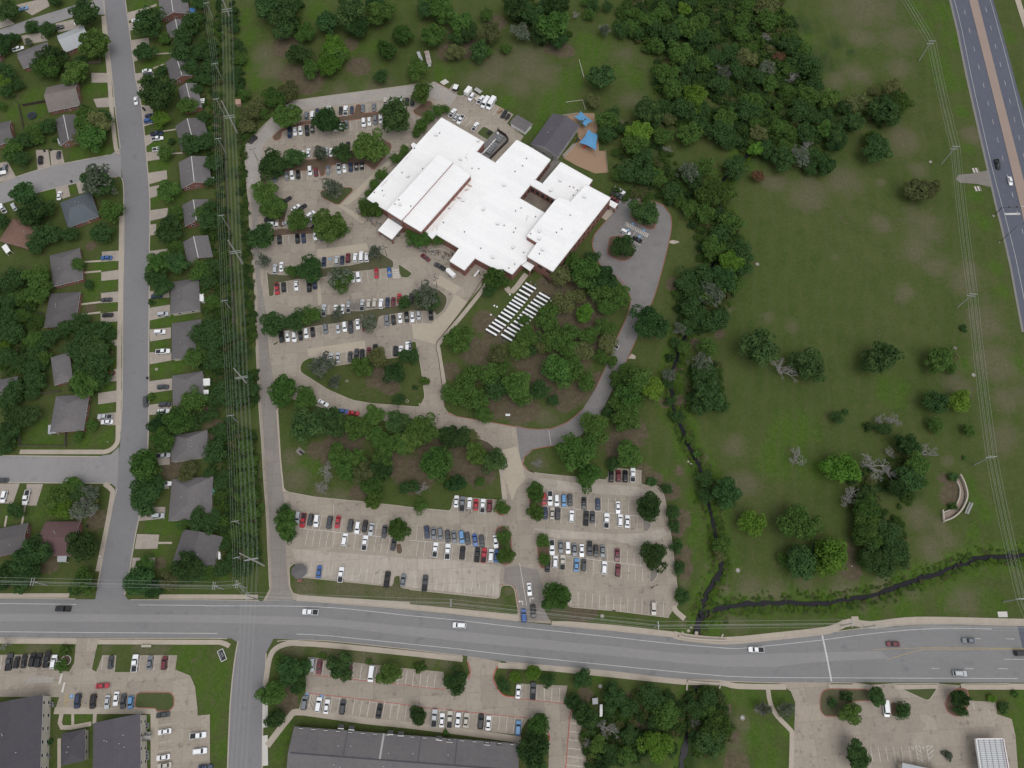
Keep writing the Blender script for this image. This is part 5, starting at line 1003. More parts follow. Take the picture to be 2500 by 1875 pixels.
ROWS = [
 ('in the top school row', 'cars in the northern bays of the school car park', (.03, -1), 'A1 823,935,gu 870,930,wu 910,907,ns 1005,892,wu 1100,892,ks 1140,897,wp 1190,888,ns 1280,872,gs 1370,865,gs 1462,830,tp 1503,838,lh 1550,830,gu 1590,820,wp 1638,822,ku A2 22,825,ku'),
 ('in the second school row', 'cars in the northern bays of the school car park', (.05, 1), 'A1 688,1075,np 730,1063,ws 775,1058,wu 828,1058,kp 870,1045,ks 1060,1030,ws 1105,1015,ws 1148,1010,gu 1287,993,wu 1332,983,ws 1380,972,gu 1425,965,wu'),
 ('half hidden under the third row trees', 'cars in the northern bays of the school car park', (.03, -1), 'A1 793,1250,ws 838,1235,ws 985,1225,ls 1022,1232,ws 1160,1180,ks'),
 ('in the tree shaded school row', 'cars in the northern bays of the school car park', (.06, 1), 'A1 568,1440,gs 663,1425,gs 708,1420,wu 755,1415,ku 852,1383,wu 900,1395,mu 997,1375,gs 1087,1367,lp 1131,1362,ws 1182,1355,nu 1228,1345,ks 1272,1340,ks'),
 ('slant parked near the bright trees', 'slant parked cars in the school car park', (.8, -.62), 'A1 668,1617,ks B1 735,22,ws 788,22,ks 857,78,wu 890,112,lu 898,165,ks'),
 ('tucked under the western trees', 'slant parked cars in the school car park', (1, -.02), 'B1 525,122,ku 550,157,wu 668,150,ls'),
 ('in the short row below the slanted cars', 'cars in the middle bays of the school car park', (.04, 1), 'B1 605,283,ku 750,275,ku 800,272,nu 895,248,ws 942,250,ns'),
 ('above the wedge shaped lawn', 'cars in the middle bays of the school car park', (.04, -1), 'B1 570,520,lu 620,500,ws 965,458,ns 1068,450,lu 1112,447,ns 1160,430,mu 1218,427,wu 1268,420,wv 1313,423,wu'),
 ('below the wedge shaped lawn', 'cars in the middle bays of the school car park', (.06, 1), 'B1 585,680,rp 638,667,ku 740,655,ws 845,658,kp 890,645,nu 1140,572,lu 1197,590,wu 1243,585,wu 1390,555,rs 1495,545,bs'),
 ('above the long dry grass strip', 'cars in the middle bays of the school car park', (.05, -1), 'B1 965,855,lp 1060,848,ws 1115,843,ws 1165,828,lp 1275,812,lp 1327,803,tu 1375,798,tu 1427,800,wu 1480,788,ns 1527,785,ms 1575,757,rs B2 15,755,ku'),
 ('below the long dry grass strip', 'cars in the middle bays of the school car park', (.06, 1), 'B1 622,1068,kv 670,1065,ws 725,1070,wu 775,1058,ks 822,1040,wu 873,1030,ks 978,1003,gu 1080,1005,lh 1133,988,wu 1182,990,dp 1238,967,ws 1290,980,ms 1475,935,gu 1528,932,ku 1582,917,ws 1635,908,ks B2 22,910,ws 73,895,lh 172,885,kp'),
 ('above the triangular island', 'cars in the middle bays of the school car park', (.04, -1), 'B1 968,1250,ds 1022,1243,ls 1078,1235,ls 1178,1228,ds 1230,1213,dp 1275,1208,ku 1330,1195,ms 1380,1170,ku 1545,1183,ku 1587,1180,ws 1640,1148,wu B2 0,1140,gs'),
 ('in the upper south-west row', 'cars in the south car park', (-.17, 1), 'C1 752,872,lu 797,897,rp 855,893,du 905,900,wu 1010,915,du 1077,910,rs 1180,940,du 1237,955,wu 1297,945,ku 1348,970,ls 1455,988,ds'),
 ('backed against the upper south-west row', 'cars in the south car park', (.17, -1), 'C1 1133,1052,wu 1297,1080,wp 1530,1090,ds'),
 ('in the bays along the roadside grass', 'cars in the south car park', (.13, -1), 'C1 925,1313,bs 1103,1337,wp 1478,1375,kp 1607,1382,gs C2 125,1405,dp'),
 ('beneath the wooded island', 'cars in the south car park', (.08, -1), 'C2 378,742,ws 427,762,gp 485,757,wu 537,770,rs 593,780,wp 647,780,mu'),
 ('in the long row by the oval island', 'cars in the south car park', (.08, 1), 'C2 141,992,nu 195,1003,gs 249,1008,gu 309,1025,du 361,1032,gs 422,1032,cu 470,1045,du 530,1058,bs 585,1065,du 697,1070,ws'),
 ('facing the long row by the oval island', 'cars in the south car park', (.1, -1), 'C2 208,1135,wp 308,1150,wp 428,1160,ku 549,1175,kp 603,1180,rp 660,1180,wu 705,1185,bs'),
 ('in the top bays of the east lot', 'cars in the lot east of the entrance drive', (.02, 1), 'C2 1090,722,ru 1138,718,wp 1192,735,wu 1250,738,cu 1299,732,du 1412,760,ks 1525,767,nu C3 29,793,ws'),
 ('in the second bays of the east lot', 'cars in the lot east of the entrance drive', (.04, -1), 'C2 1100,838,ns 1155,838,ts 1200,842,du 1312,863,wu 1430,880,kp 1482,870,ds 1595,900,wp C3 47,897,wu 105,905,ws'),
 ('in the third bays of the east lot', 'cars in the lot east of the entrance drive', (.02, 1), 'C2 1153,1117,wp 1225,1112,gs 1282,1118,wu 1336,1137,gs 1395,1142,ws 1458,1125,dp 1510,1145,ku 1564,1147,gs C3 22,1178,ms'),
 ('in the fourth bays of the east lot', 'cars in the lot east of the entrance drive', (.05, -1), 'C2 1118,1262,ks 1180,1232,wu 1239,1237,tp 1352,1258,cs 1412,1257,du 1577,1280,wu C3 28,1302,mu'),
 ('alone in the lowest bays of the east lot', 'cars in the lot east of the entrance drive', (.03, 1), 'C3 317,1610,tu'),
 ('in the small bay by the creek', 'cars in the lot east of the entrance drive', (.03, -1), 'C2 1633,540,ku C3 33,537,mu 88,540,ku 149,530,wp'),
 ('on the exit drive of the school', 'cars on the entrance drive', (.1, 1), 'C2 970,1455,ws D2 1002,388,ku'),
 ('turning in from the arterial road', 'cars on the entrance drive', (-.08, -1), 'D2 925,425,bu'),
 ('driving on the arterial road', 'traffic on the arterial road', (-1, -.04), 'D0 510,370,kp D1 855,395,wp D2 403,503,wu D3 1148,700,wp D4 600,655,ms 1215,627,gs'),
 ('driving on the near lanes of the arterial road', 'traffic on the arterial road', (1, .0), 'D4 1635,728,ku 1140,893,lu'),
 ('driving towards the camera on the highway', 'traffic on the highway', (.24, 1), 'A4 1445,1330,kp'),
 ('driving beside the median on the highway', 'traffic on the highway', (.24, 1), 'A4 1548,1465,ws'),
 ('in the row by the flag bed', 'cars at the apartments', (.18, -1), 'D0 75,800,dp 133,803,kh 192,795,ks 262,783,ku 313,787,ku 380,778,kp 438,797,wu'),
 ('in the notched apartment bays', 'cars at the apartments', (.12, -1), 'D0 896,802,ds 1093,810,wp 1213,805,gs 1330,808,mu'),
 ('crossing the apartment car park', 'cars at the apartments', (1, -.08), 'D0 828,993,rs'),
 ('facing the apartment walkway', 'cars at the apartments', (-.13, 1), 'D0 628,1117,nu 753,1120,ku 868,1125,ls 940,1098,ws 997,1118,ds 1057,1128,ch'),
 ('in the sideways apartment bays', 'cars at the apartments', (-1, .14), 'D0 1318,1228,ds 1332,1365,ws 1320,1573,ws 1330,1640,ts'),
 ('in the far sideways bays by the south street', 'cars at the apartments', (1, -.1), 'D0 1605,1395,wp 1620,1522,wu'),
 ('in the office row below the street trees', 'cars at the office', (-.14, 1), 'D1 870,822,lu 928,840,ms 1170,880,ms 1350,895,wv'),
 ('in the near half of the office front row', 'cars at the office', (.16, -1), 'D1 808,1130,gu 922,1145,wu 987,1162,ws 1117,1165,du 1413,1198,ks'),
 ('in the far half of the office front row', 'cars at the office', (.08, -1), 'D2 200,1255,lp 262,1272,ws 325,1265,tp 392,1270,ws 457,1272,ts 578,1282,ku 638,1295,ws 880,1335,cu'),
 ('in the bays beside the curved red kerb', 'cars at the office', (.05, -1), 'D2 880,1040,ws 1000,1035,dp'),
 ('alone on the filling station forecourt', 'cars at the filling station', (.12, 1), 'D4 540,1175,wv'),
 ('in the staff bays behind the classroom sheds', 'vehicles in the staff yard', (-.55, .83), 'S6 590,388,wu 1248,738,ku'),
 ('in the staff bays against the school wall', 'vehicles in the staff yard', (.55, -.83), 'S6 208,715,wp 275,800,ls 665,990,wp'),
 ('nosed to the wall in the staff bays', 'vehicles in the staff yard', (-.55, .83), 'S6 368,848,wp'),
 ('backed into the bays near the hedge', 'vehicles in the staff yard', (.6, -.8), 'S6 775,445,wp'),
 ('by the small canopy at the east corner', 'cars in the east car park', (1, .52), 'S2 1622,955,wp 1592,1012,dp 1560,1057,mu'),
 ('in the accessible bays', 'cars in the east car park', (1, .5), 'B3 90,222,wu 185,280,ks'),
 ('parked under trees on the loop road', 'cars in the east car park', (-1, -.5), 'B2 1640,1137,wp'),
 ('stopped in front of the queue at the school doors', 'cars in front of the school doors', (1, .75), 'B2 130,427,ms'),
 ('towing a white trailer in front of the school doors', 'cars in front of the school doors', (-1, -.6), 'B2 245,500,dp'),
 ('on the pale drive at the north-west bend', 'cars in the northern bays of the school car park', (-.8, .7), 'A1 388,1130,ku'),
 ('on the western loop below the tree pair', 'cars on the entrance drive', (1, .55), 'B1 960,1605,ws'),
 ('seen between trees on the loop drive', 'cars on the entrance drive', (1, .1), 'C1 1120,12,bs 1205,28,rs C2 8,100,ls'),
 ('in the yard of the top corner house', 'cars along the residential street', (1, -.3), 'A0 190,68,cs 470,225,dp 148,395,wp 640,180,ws 670,14,ks'),
 ('in the upper eastern drives', 'cars along the residential street', (1, -.12), 'A0 1105,163,ws 1190,572,ws 1198,602,du 1198,668,wp 1215,935,ns 1208,978,bu 1270,1082,np 1275,1122,wp 1285,1208,wp'),
 ('driving on the residential street', 'cars along the residential street', (.08, 1), 'A0 1100,815,ws'),
 ('in the drives off the upper side street', 'cars along the residential street', (.08, -1), 'A0 328,1295,ku 473,1252,ds 42,1360,gu 0,1390,ks 480,1583,ws'),
 ('in the western drives', 'cars along the residential street', (-1, .04), 'B0 862,428,bs 862,768,ds 870,892,ks 885,1363,ms C0 850,58,lp 865,100,ws'),
 ('in the lower eastern drives', 'cars along the residential street', (1, -.06), 'B0 1268,740,ns 1320,885,lu 1295,1030,wu 1320,1188,wp 1320,1475,du 1335,1617,du C0 1325,12,ws 1322,372,lp 1338,600,ws 1280,860,lu'),
 ('parked at the kerb of the residential street', 'cars along the residential street', (.02, 1), 'B0 1180,1595,du'),
 ('near the white patio cover at the picture edge', 'cars along the residential street', (-.5, -.8), 'B0 20,30,wp 112,15,lu'),
 ('in the drives off the lower side street', 'cars along the residential street', (-.25, 1), 'C0 32,705,wu 213,713,wp'),
 ('on the lower side street at the picture edge', 'cars along the residential street', (-1, 0), 'C0 15,572,ds'),
 ('at the lower edge beside the south street', 'cars at the apartments', (1, 0), 'D1 5,1655,ns'),
]
from collections import defaultdict
for phrase, group, hd, s in ROWS:
    items = []; fr = None
    for tok in s.split():
        if tok[0].isalpha(): fr = tok; continue
        x, y, c = tok.split(','); items.append((fr, float(x), float(y), c))
    cnt = defaultdict(list)
    for i, it in enumerate(items): cnt[it[3]].append(i)
    for i, (f, x, y, c) in enumerate(items):
        a, b = src(f, x, y); p = U(a, b, .75); p.z = .03; q = U(a + hd[0], b + hd[1], .75); d = q - p
        same = sorted(cnt[c], key=lambda j: (items[j][0][1] + '%08.2f' % items[j][1]))
        # order by picture x
        same = sorted(cnt[c], key=lambda j: src(items[j][0], items[j][1], items[j][2])[0])
        nm = PAINT[c[0]][0] + ' ' + KIND[c[1]][0]
        lab = nm + ' ' + phrase if len(same) == 1 else ordinal(same.index(i)) + ' ' + nm + ' from left ' + phrase
        w_ = lab.split()
        car(p, math.atan2(d.y, d.x) + rnd.uniform(-.03, .03), c[0], c[1], lab, group, rnd.uniform(.96, 1.04))

# ------------------------------------------------------------------ trees
def crown_mesh(seed, clumps=34, leaves=2300, leaf=.085, fill=1.0, flat=.78):
    rg = np.random.default_rng(seed)
    cc, cr = [], []
    ph = rg.uniform(0, 6.28, 4); am = rg.uniform(.05, .17, 4)
    while len(cc) < clumps:
        d = rg.normal(size=3); d /= np.linalg.norm(d)
        if d[2] < -.35: continue
        t = math.atan2(d[1], d[0]); lob = 1 + sum(am[q] * math.sin((q + 2) * t + ph[q]) for q in range(4))
        r = rg.uniform(.30, .78) * lob; c = d * r * np.array([1, 1, flat])
        cc.append(c); cr.append(rg.uniform(.13, .34))
    cc, cr = np.array(cc), np.array(cr)
    k = rg.choice(clumps, leaves, p=cr ** 2 / (cr ** 2).sum())
    d = rg.normal(size=(leaves, 3)); d[:, 2] = np.abs(d[:, 2]) * .9 + d[:, 2] * .1 ; d /= np.linalg.norm(d, axis=1)[:, None]
    pos = cc[k] + d * (cr[k] * rg.uniform(.72, 1.08, leaves))[:, None]
    nrm = d * .8 + np.array([0, 0, .35]) + rg.normal(size=(leaves, 3)) * .5; nrm /= np.linalg.norm(nrm, axis=1)[:, None]
    size = leaf * rg.uniform(.6, 1.35, leaves)
    if fill > .5:     # inner, bigger leaves close the crown
        m_ = int(260 * fill); ip = rg.normal(size=(m_, 3)); ip /= np.linalg.norm(ip, axis=1)[:, None]; ip *= rg.uniform(.1, .62, m_)[:, None]; ip[:, 2] *= flat; ip[:, 2] -= .05
        pos = np.vstack([pos, ip]); nn = rg.normal(size=(m_, 3)); nn[:, 2] = np.abs(nn[:, 2]) + .6; nn /= np.linalg.norm(nn, axis=1)[:, None]
        nrm = np.vstack([nrm, nn]); size = np.concatenate([size, rg.uniform(.10, .17, m_)])
    up = np.where(np.abs(nrm[:, 2:3]) < .9, np.array([[0, 0, 1.]]), np.array([[1., 0, 0]]))
    a = np.cross(nrm, up); a /= np.linalg.norm(a, axis=1)[:, None]; b = np.cross(nrm, a)
    th = rg.uniform(0, 6.28, len(pos))[:, None]; a2 = a * np.cos(th) + b * np.sin(th); b2 = -a * np.sin(th) + b * np.cos(th)
    s = size[:, None]
    V = np.stack([pos - a2 * s - b2 * s * .5, pos + a2 * s * .2 - b2 * s * .75, pos + a2 * s + b2 * s * .35, pos - a2 * s * .35 + b2 * s * .8], 1).reshape(-1, 3)
    me = bpy.data.meshes.new('crown'); n = len(pos)
    me.vertices.add(4 * n); me.vertices.foreach_set('co', V.ravel()); me.loops.add(4 * n); me.loops.foreach_set('vertex_index', np.arange(4 * n))
    me.polygons.add(n); me.polygons.foreach_set('loop_start', np.arange(0, 4 * n, 4)); me.update(calc_edges=True)
    me.materials.append(LEAF['M']); return me
CROWNS = [crown_mesh(s, 34 + 6 * (s % 5), 4200, .052, 1.3, .66 + .06 * (s % 4)) for s in range(14)]
LACY = [crown_mesh(40 + s, 22, 900, .062, 0, .8) for s in range(4)]
BUSH = [crown_mesh(60 + s, 16, 900, .11, 1.0, .8) for s in range(3)]
def branches(seed, spread=1.0, depth=5, r0=.05):
    rg = random.Random(seed); mb = MB()
    def grow(p, d, L_, r, k):
        e = p + d * L_; mid = p.lerp(e, .5) + Vector((rg.uniform(-.1, .1), rg.uniform(-.1, .1), 0)) * L_
        mb.tube([p, mid, e], [r, r * .85, r * .65], M['bare'], 4, cap=False)
        if k == 0: return
        for i in range(rg.choice((2, 3, 3))):
            a = Vector((rg.uniform(-1, 1), rg.uniform(-1, 1), rg.uniform(-.25, .7))) * .85 * spread
            grow(e, (d * .75 + a).normalized(), L_ * rg.uniform(.62, .82), r * .62, k - 1)
    for i in range(4):
        a = i * 1.57 + rg.uniform(-.4, .4); grow(Vector((0, 0, -.35)), Vector((math.cos(a) * .7, math.sin(a) * .7, .75)).normalized(), .38, r0, depth)
    me = mb.mesh('branch'); return me
BARE = [branches(s) for s in range(3)]
def trunk_mesh(seed):
    rg = random.Random(seed); mb = MB(); top = Vector((rg.uniform(-.08, .08), rg.uniform(-.08, .08), .62))
    mb.tube([(0, 0, -.04), (0, 0, .04), (.01, 0, .3), top], [.075, .055, .045, .035], M['trunk'], 7)
    for i in range(4):
        a = i * 1.57 + rg.uniform(-.5, .5); mb.tube([top * .75, top + Vector((math.cos(a) * .22, math.sin(a) * .22, .22)), top + Vector((math.cos(a) * .5, math.sin(a) * .5, .45))], [.03, .022, .01], M['trunk'], 5)
    return mb.mesh('trunk')
TRUNKS = [trunk_mesh(s) for s in range(4)]
TN = [0]
def tree(px, py, rpx, c, label, group):
    i = TN[0]; TN[0] += 1; rr = random.Random(i * 7 + 3)
    r = rpx * mpp(px, py, 4)
    if c in 'XG' and c == 'X':
        zc = r * .75 + .6; p = U(px, py, zc); root = tag(empty('bare_tree', (p.x, p.y, 0), rr.uniform(0, 6)), label, 'tree', group)
        o = link('branch', BARE[i % 3], root, (0, 0, zc)); o.scale = (r * 1.5, r * 1.5, r * .95)
        t = link('trunk', TRUNKS[i % 4], root); t.scale = (r * .6, r * .6, zc * .75); return root
    bush = r < 2.1
    zc = r * (.62 if bush else .86) + (0 if bush else .8); p = U(px, py, zc)
    dmn = 0
    root = tag(empty('shrub' if bush else 'tree', (p.x, p.y, -.05), rr.uniform(0, 6.28)), label, 'shrub' if bush else 'tree', group)
    me = BUSH[i % 3] if bush else (LACY[i % 4] if c == 'G' else CROWNS[rr.randrange(14)])
    o = link('crown', me, root, (0, 0, zc)); sx, sy = rr.uniform(.94, 1.08), rr.uniform(.94, 1.08)
    o.scale = (r * 1.17 * sx, r * 1.17 * sy, r * rr.uniform(1.05, 1.3))
    o.material_slots[0].link = 'OBJECT'; o.material_slots[0].material = LEAF[c]
    if c == 'G' and not bush:
        q = link('branch', BARE[i % 3], root, (0, 0, zc)); q.scale = (r * 1.15, r * 1.15, r * .8)
    t = link('trunk', TRUNKS[i % 4], root); t.scale = (min(r, 5), min(r, 5), zc * 1.1)
    return root
TREES = [
 ('around the top corner houses', 'A0 60,90,90,D 445,0,65,D 690,120,115,D 265,225,60,D 385,240,68,D 125,305,48,D 40,340,75,D 20,420,55,D 235,340,32,G 430,470,105,D 400,545,95,M 310,540,60,D 765,375,120,M 620,590,105,M 660,500,55,D'),
 ('in the yards around the trampoline', 'A0 50,600,90,D 40,670,60,L 150,690,55,D 60,740,65,D 15,860,40,M 290,1060,70,M 390,1030,78,D 300,1120,65,M 455,1130,28,M 110,1210,85,M 200,1150,78,D 180,1290,70,D 90,1270,60,D'),
 ('by the upper side street', 'A0 690,930,75,M 700,985,95,M 810,1010,95,Y 745,1120,105,M 655,1120,65,Y 850,960,70,D 810,1470,140,G 800,1480,120,D 200,1580,105,D'),
 ('on the upper eastern lawns', 'A0 1205,190,115,D 1175,420,82,D 1345,320,55,M 1290,770,150,D 1300,960,72,L 1345,1250,70,M 1360,1550,90,M 1310,580,50,D 1390,1150,35,D'),
 ('behind the upper east houses', 'A0 1545,200,85,D 1480,300,95,D 1470,440,95,D 1600,430,78,D 1560,560,78,D 1620,640,55,D 1520,860,82,M 1600,150,55,M 1560,1180,105,D 1650,1150,58,D 1650,950,55,D 1600,740,50,D 1630,30,70,D 1500,20,40,D'),
 ('along the upper power line strip', 'A1 30,650,60,D 45,450,62,D 230,100,42,D 210,170,45,D 245,225,42,D 60,370,55,D 40,550,68,D 270,355,45,D 285,480,58,M 300,410,38,D 260,580,50,D 250,645,48,D 320,770,58,M 280,720,40,D 40,1150,80,D 70,1330,80,D 40,1480,50,D 270,1000,40,M'),
 ('in the low north-west tree line', 'A1 680,740,85,Y 560,795,85,M 440,850,68,Y 370,930,80,Y 350,1020,70,Y 470,920,50,M'),
 ('on the western north meadow', 'A1 520,70,110,D 660,130,120,D 640,250,90,D 710,60,75,D 820,265,82,M 990,190,95,D 770,450,95,D 1040,385,108,L 860,560,75,M 1000,540,88,L 1060,480,85,M 1200,120,125,D 1180,40,78,D 1240,225,98,D 1430,110,105,M 1390,40,75,D 1475,405,82,M 1430,625,66,D 1600,290,80,M 1350,30,60,D'),
 ('among the northern school bays', 'A1 655,945,115,M 990,985,113,D 1540,950,128,D 545,1340,112,D 720,1290,88,D 600,1400,60,D 930,1235,75,G 930,1250,50,D 1120,1250,82,D 1330,1200,128,M 1050,1530,90,G 490,1575,98,M B1 490,45,50,M A2 95,755,85,M'),
 ('in the school hedge', 'A1 1620,1220,48,M 1560,1285,52,M 1430,1420,56,M 1375,1500,52,M 1330,1570,40,M 1290,1650,46,M A2 95,1020,62,M 160,955,62,M 230,905,58,M 290,885,45,M 55,1085,42,M'),
 ('among the bays near the entrance', 'B1 560,40,105,M 470,255,112,D 765,135,88,M 1015,170,125,M 1100,215,65,M 710,540,62,M 850,525,108,D 490,460,68,G 1090,590,100,G 1110,610,90,M 1380,390,70,G'),
 ('by the brick wall at the school entrance', 'B1 1340,40,75,M 1400,60,55,M B2 70,285,75,M 150,290,55,M 240,280,58,M 20,240,55,M'),
 ('on the long dry grass strip', 'B1 555,980,112,D 735,950,98,D 870,900,88,M 1210,820,55,X 1085,890,58,G 1330,950,82,G 1340,960,60,D 1620,800,62,D B2 140,760,115,G 150,765,100,D'),
 ('on the triangular island', 'B1 950,1310,108,G 1060,1440,55,G 1260,1320,92,M 1400,1240,85,Y 1540,1360,85,D 1520,1370,70,G 1620,1230,58,D 1565,1580,58,D B2 120,1425,40,M 30,1230,60,D 45,1480,22,D'),
 ('along the middle power line strip', 'B1 40,130,98,D 30,40,70,D 60,500,88,D 30,610,80,D 75,790,68,M 60,1010,95,D 80,1120,105,D 100,1260,105,D 190,1070,75,D 290,1170,66,D 230,1290,78,D 380,1500,72,D 200,1520,105,D 300,1570,85,D 90,1560,78,D 400,1060,40,M 340,1400,60,D'),
 ('as the rounded pair on the western drive', 'B1 640,1510,113,M 820,1570,93,M'),
 ('around the long tables', 'B2 690,605,100,M 640,700,68,D 405,1105,120,M 960,1060,92,M 930,930,50,M 890,1180,85,M 720,1210,78,Y 980,1180,60,D'),
 ('in the eastern school grove', 'B2 1220,580,88,Y 1320,450,66,M 1480,430,58,D 1430,560,118,M 1550,590,108,D 1350,540,80,M 1240,800,88,Y 1370,740,58,Y 1550,700,98,M 1600,830,88,M 1410,890,72,L 1130,870,78,M 1120,970,88,M 1280,1050,88,M 1180,1100,98,M 1090,1160,58,Y 1290,1180,88,M 1200,1340,108,M 1330,1330,88,M 1400,1180,78,Y 1460,1060,78,M 1590,1000,78,M 1600,1120,78,Y 1440,1440,75,M 1560,1240,58,M 1640,1270,48,M B3 40,760,95,M'),
 ('in the western school grove', 'B2 350,1540,88,M 470,1520,98,M 560,1590,88,M 500,1390,86,M 660,1390,98,M 700,1500,88,D 870,1470,118,M 880,1560,68,M 1050,1500,78,D 1160,1590,48,D 760,1310,50,M C2 590,40,78,M'),
 ('around the east car park', 'B3 250,70,118,D 65,335,93,D 280,960,148,D'),
 ('between the loop road and the creek', 'B3 60,1410,92,M 200,1420,102,M 300,1485,90,L 120,1560,112,M 40,1610,80,M 90,1330,58,M C2 1500,140,118,M 1370,340,148,M 1440,530,103,M 1600,20,48,D 1650,440,58,D C3 120,370,113,M 100,50,110,M 60,100,70,L'),
 ('along the lower creek', 'B3 530,1010,58,G 555,1160,60,M 490,1120,48,D 430,1380,60,G 455,1240,38,D 430,1450,48,D 455,1590,42,D C3 510,60,62,D 600,240,42,M 660,360,32,M 730,570,75,D 740,700,68,D 890,660,128,D 880,1080,80,M 850,1180,48,Y'),
 ('in the creek belt', 'B3 730,70,88,M 600,30,78,M 840,80,60,D 950,160,105,M 790,350,103,M 930,470,98,L 1030,400,105,D 860,250,88,D 1040,520,75,D 590,620,108,D 720,600,108,D 860,600,115,D 960,640,86,M 650,700,95,D 790,730,105,G 800,740,100,M 630,830,98,D 700,900,88,D 800,950,112,D 860,880,68,D 590,1000,75,D 640,960,58,D'),
 ('at the lower creek belt', 'B3 750,1175,88,M 700,1310,100,G 720,1370,105,D 740,1540,130,D 850,1620,85,D 700,1630,95,D 640,1560,58,D'),
 ('on the open east meadow', 'B3 1170,1170,160,D 1370,1340,95,X 1560,1310,138,D B4 490,1240,133,D 960,1250,105,M 1050,1220,68,Y 1060,1320,56,M 1165,995,30,D 940,1600,92,D 1140,1590,95,L C4 1200,170,55,M 940,130,68,M 145,70,58,D 210,20,26,D 520,160,60,D 590,90,60,X 400,140,38,D 480,90,40,X C3 1480,380,68,X'),
 ('near the curved wall', 'C4 180,480,128,L 700,290,98,D 560,345,42,X 430,450,100,X 580,520,62,X 890,350,58,X 780,450,98,M 740,560,105,D 790,590,78,M 640,640,86,D 240,710,78,X 390,680,78,D 370,800,108,M 400,950,108,M 380,1020,100,M 560,1010,105,D 450,1070,78,M 600,1130,105,D 400,1210,105,D 500,1240,105,D 650,1200,78,D 90,1190,143,L 1080,545,42,D 1080,785,33,M 1180,395,22,M'),
 ('on the meadow by the lower creek', 'C3 1110,920,98,L 1490,920,148,M 1500,1240,128,D 1370,1220,58,M 1610,1150,70,D'),
 ('on the central north meadow', 'A2 130,80,78,D 260,100,98,M 200,40,85,M 190,300,100,M 420,200,105,M 470,260,86,D 390,320,68,D 620,120,66,M 655,270,98,Y 560,420,78,D 625,425,56,M 370,430,72,Y 780,400,50,M 900,265,82,G 880,80,108,D 980,120,98,D 830,40,86,D 1170,220,135,M 1090,270,95,D 1200,325,75,D 60,560,88,M 1340,130,32,X 1540,630,118,D 1460,120,56,M 1580,240,55,G 1600,60,48,D 1490,50,56,D 1430,20,46,M 1200,40,90,D 1100,20,60,D'),
 ('behind the blue shade sails', 'A2 1490,830,66,Y 1590,980,95,M 1590,1100,80,D 1640,930,66,D 1400,990,42,G A3 40,1040,60,D'),
 ('in the western creek woods', 'A3 60,250,68,D 150,130,66,M 130,230,76,M 185,280,66,D 270,180,86,M 380,120,86,M 330,240,76,D 570,80,58,L 600,20,76,D 560,230,108,M 680,200,88,M 450,290,96,D 350,380,76,M 520,450,106,M 700,330,86,D 780,310,56,M 430,610,98,M 540,700,80,D 470,740,98,M 640,790,108,L 600,560,76,D 720,530,86,M 800,480,76,D 850,700,88,D 880,600,66,G 840,540,40,X 420,880,86,D 560,890,106,D 700,900,76,D 460,30,60,D'),
 ('in the playground woods', 'A3 260,930,116,D 440,970,66,Y 200,1070,98,L 170,1180,106,M 240,1270,86,D 390,1110,86,M 430,1215,35,X 600,1100,108,M 700,1020,86,D 890,960,106,M 860,1080,106,D 930,1150,86,D 130,1400,106,D 40,1420,68,M 250,1440,96,D 340,1450,86,M 460,1560,86,D 520,1630,58,M 600,1410,90,G 610,1420,85,D 730,1360,86,M 660,1510,60,D 810,1560,126,M 720,1590,66,L 970,1370,95,D 1010,1310,58,D 1160,1425,52,R'),
 ('in the eastern creek woods', 'A3 1080,60,76,M 1220,60,98,Y 1240,170,96,M 1050,160,66,M 920,140,50,M 1010,260,86,M 1060,480,98,Y 1100,390,58,M 940,440,86,D 1000,590,86,D 1150,620,86,D 1230,560,76,G 1250,680,76,M 1100,830,86,M 1060,900,106,D 1130,1000,58,M 1160,1090,76,Y 1150,1210,64,L 1320,1050,86,M 1250,1230,86,D 1380,1190,66,M 1430,1080,66,M 1450,1211,38,X 1550,1200,58,X 1420,380,86,D 1335,460,42,R 1400,560,68,M 1440,630,50,X 1480,520,96,D 1580,560,106,D 1530,420,76,M 1620,700,76,D 1560,780,96,M 1430,760,66,M 1320,870,36,M 1500,900,96,D 1480,970,32,X 1600,950,86,D 1560,1080,86,D 1350,1290,110,D 1500,1280,86,G 1620,1290,86,D 1580,1370,66,D 1220,310,38,X'),
 ('below the scrub field', 'A4 80,800,92,M 300,820,88,Y 220,880,68,D 50,930,68,D 270,990,96,D 130,1090,96,D 50,1060,76,M 510,900,126,D 560,820,66,D 650,830,88,M 600,960,66,D 140,1160,76,D 60,1350,78,D 20,1290,66,D 460,1205,108,D 430,1120,72,M 770,1550,95,Y 870,1540,95,Y 600,720,80,Y 450,740,50,Y'),
 ('behind the west houses', 'B0 280,80,118,D 380,40,78,D 370,250,106,D 300,330,86,D 440,250,76,D 560,240,76,D 830,240,96,D 640,490,62,M 720,650,46,D 900,60,98,M 20,140,68,D 320,600,108,M 320,720,106,M 100,620,96,D 150,760,80,M 60,800,96,D 60,920,96,D 180,900,66,M 110,1050,106,D 40,1130,46,L 60,1220,76,D 160,1270,66,D'),
 ('in the dark western tree mass', 'B0 300,1100,86,M 420,1080,86,D 540,1010,76,D 660,950,76,D 700,1060,106,D 820,1030,96,D 880,1050,66,D 640,1180,96,D 760,1180,116,D 820,1270,106,D 680,1300,106,D 800,1400,96,D 700,1460,120,M 300,1200,86,D 350,1240,66,M 270,1330,86,D 310,1420,96,D 270,1520,76,D 120,1500,96,D 80,1600,96,D 700,1610,35,D'),
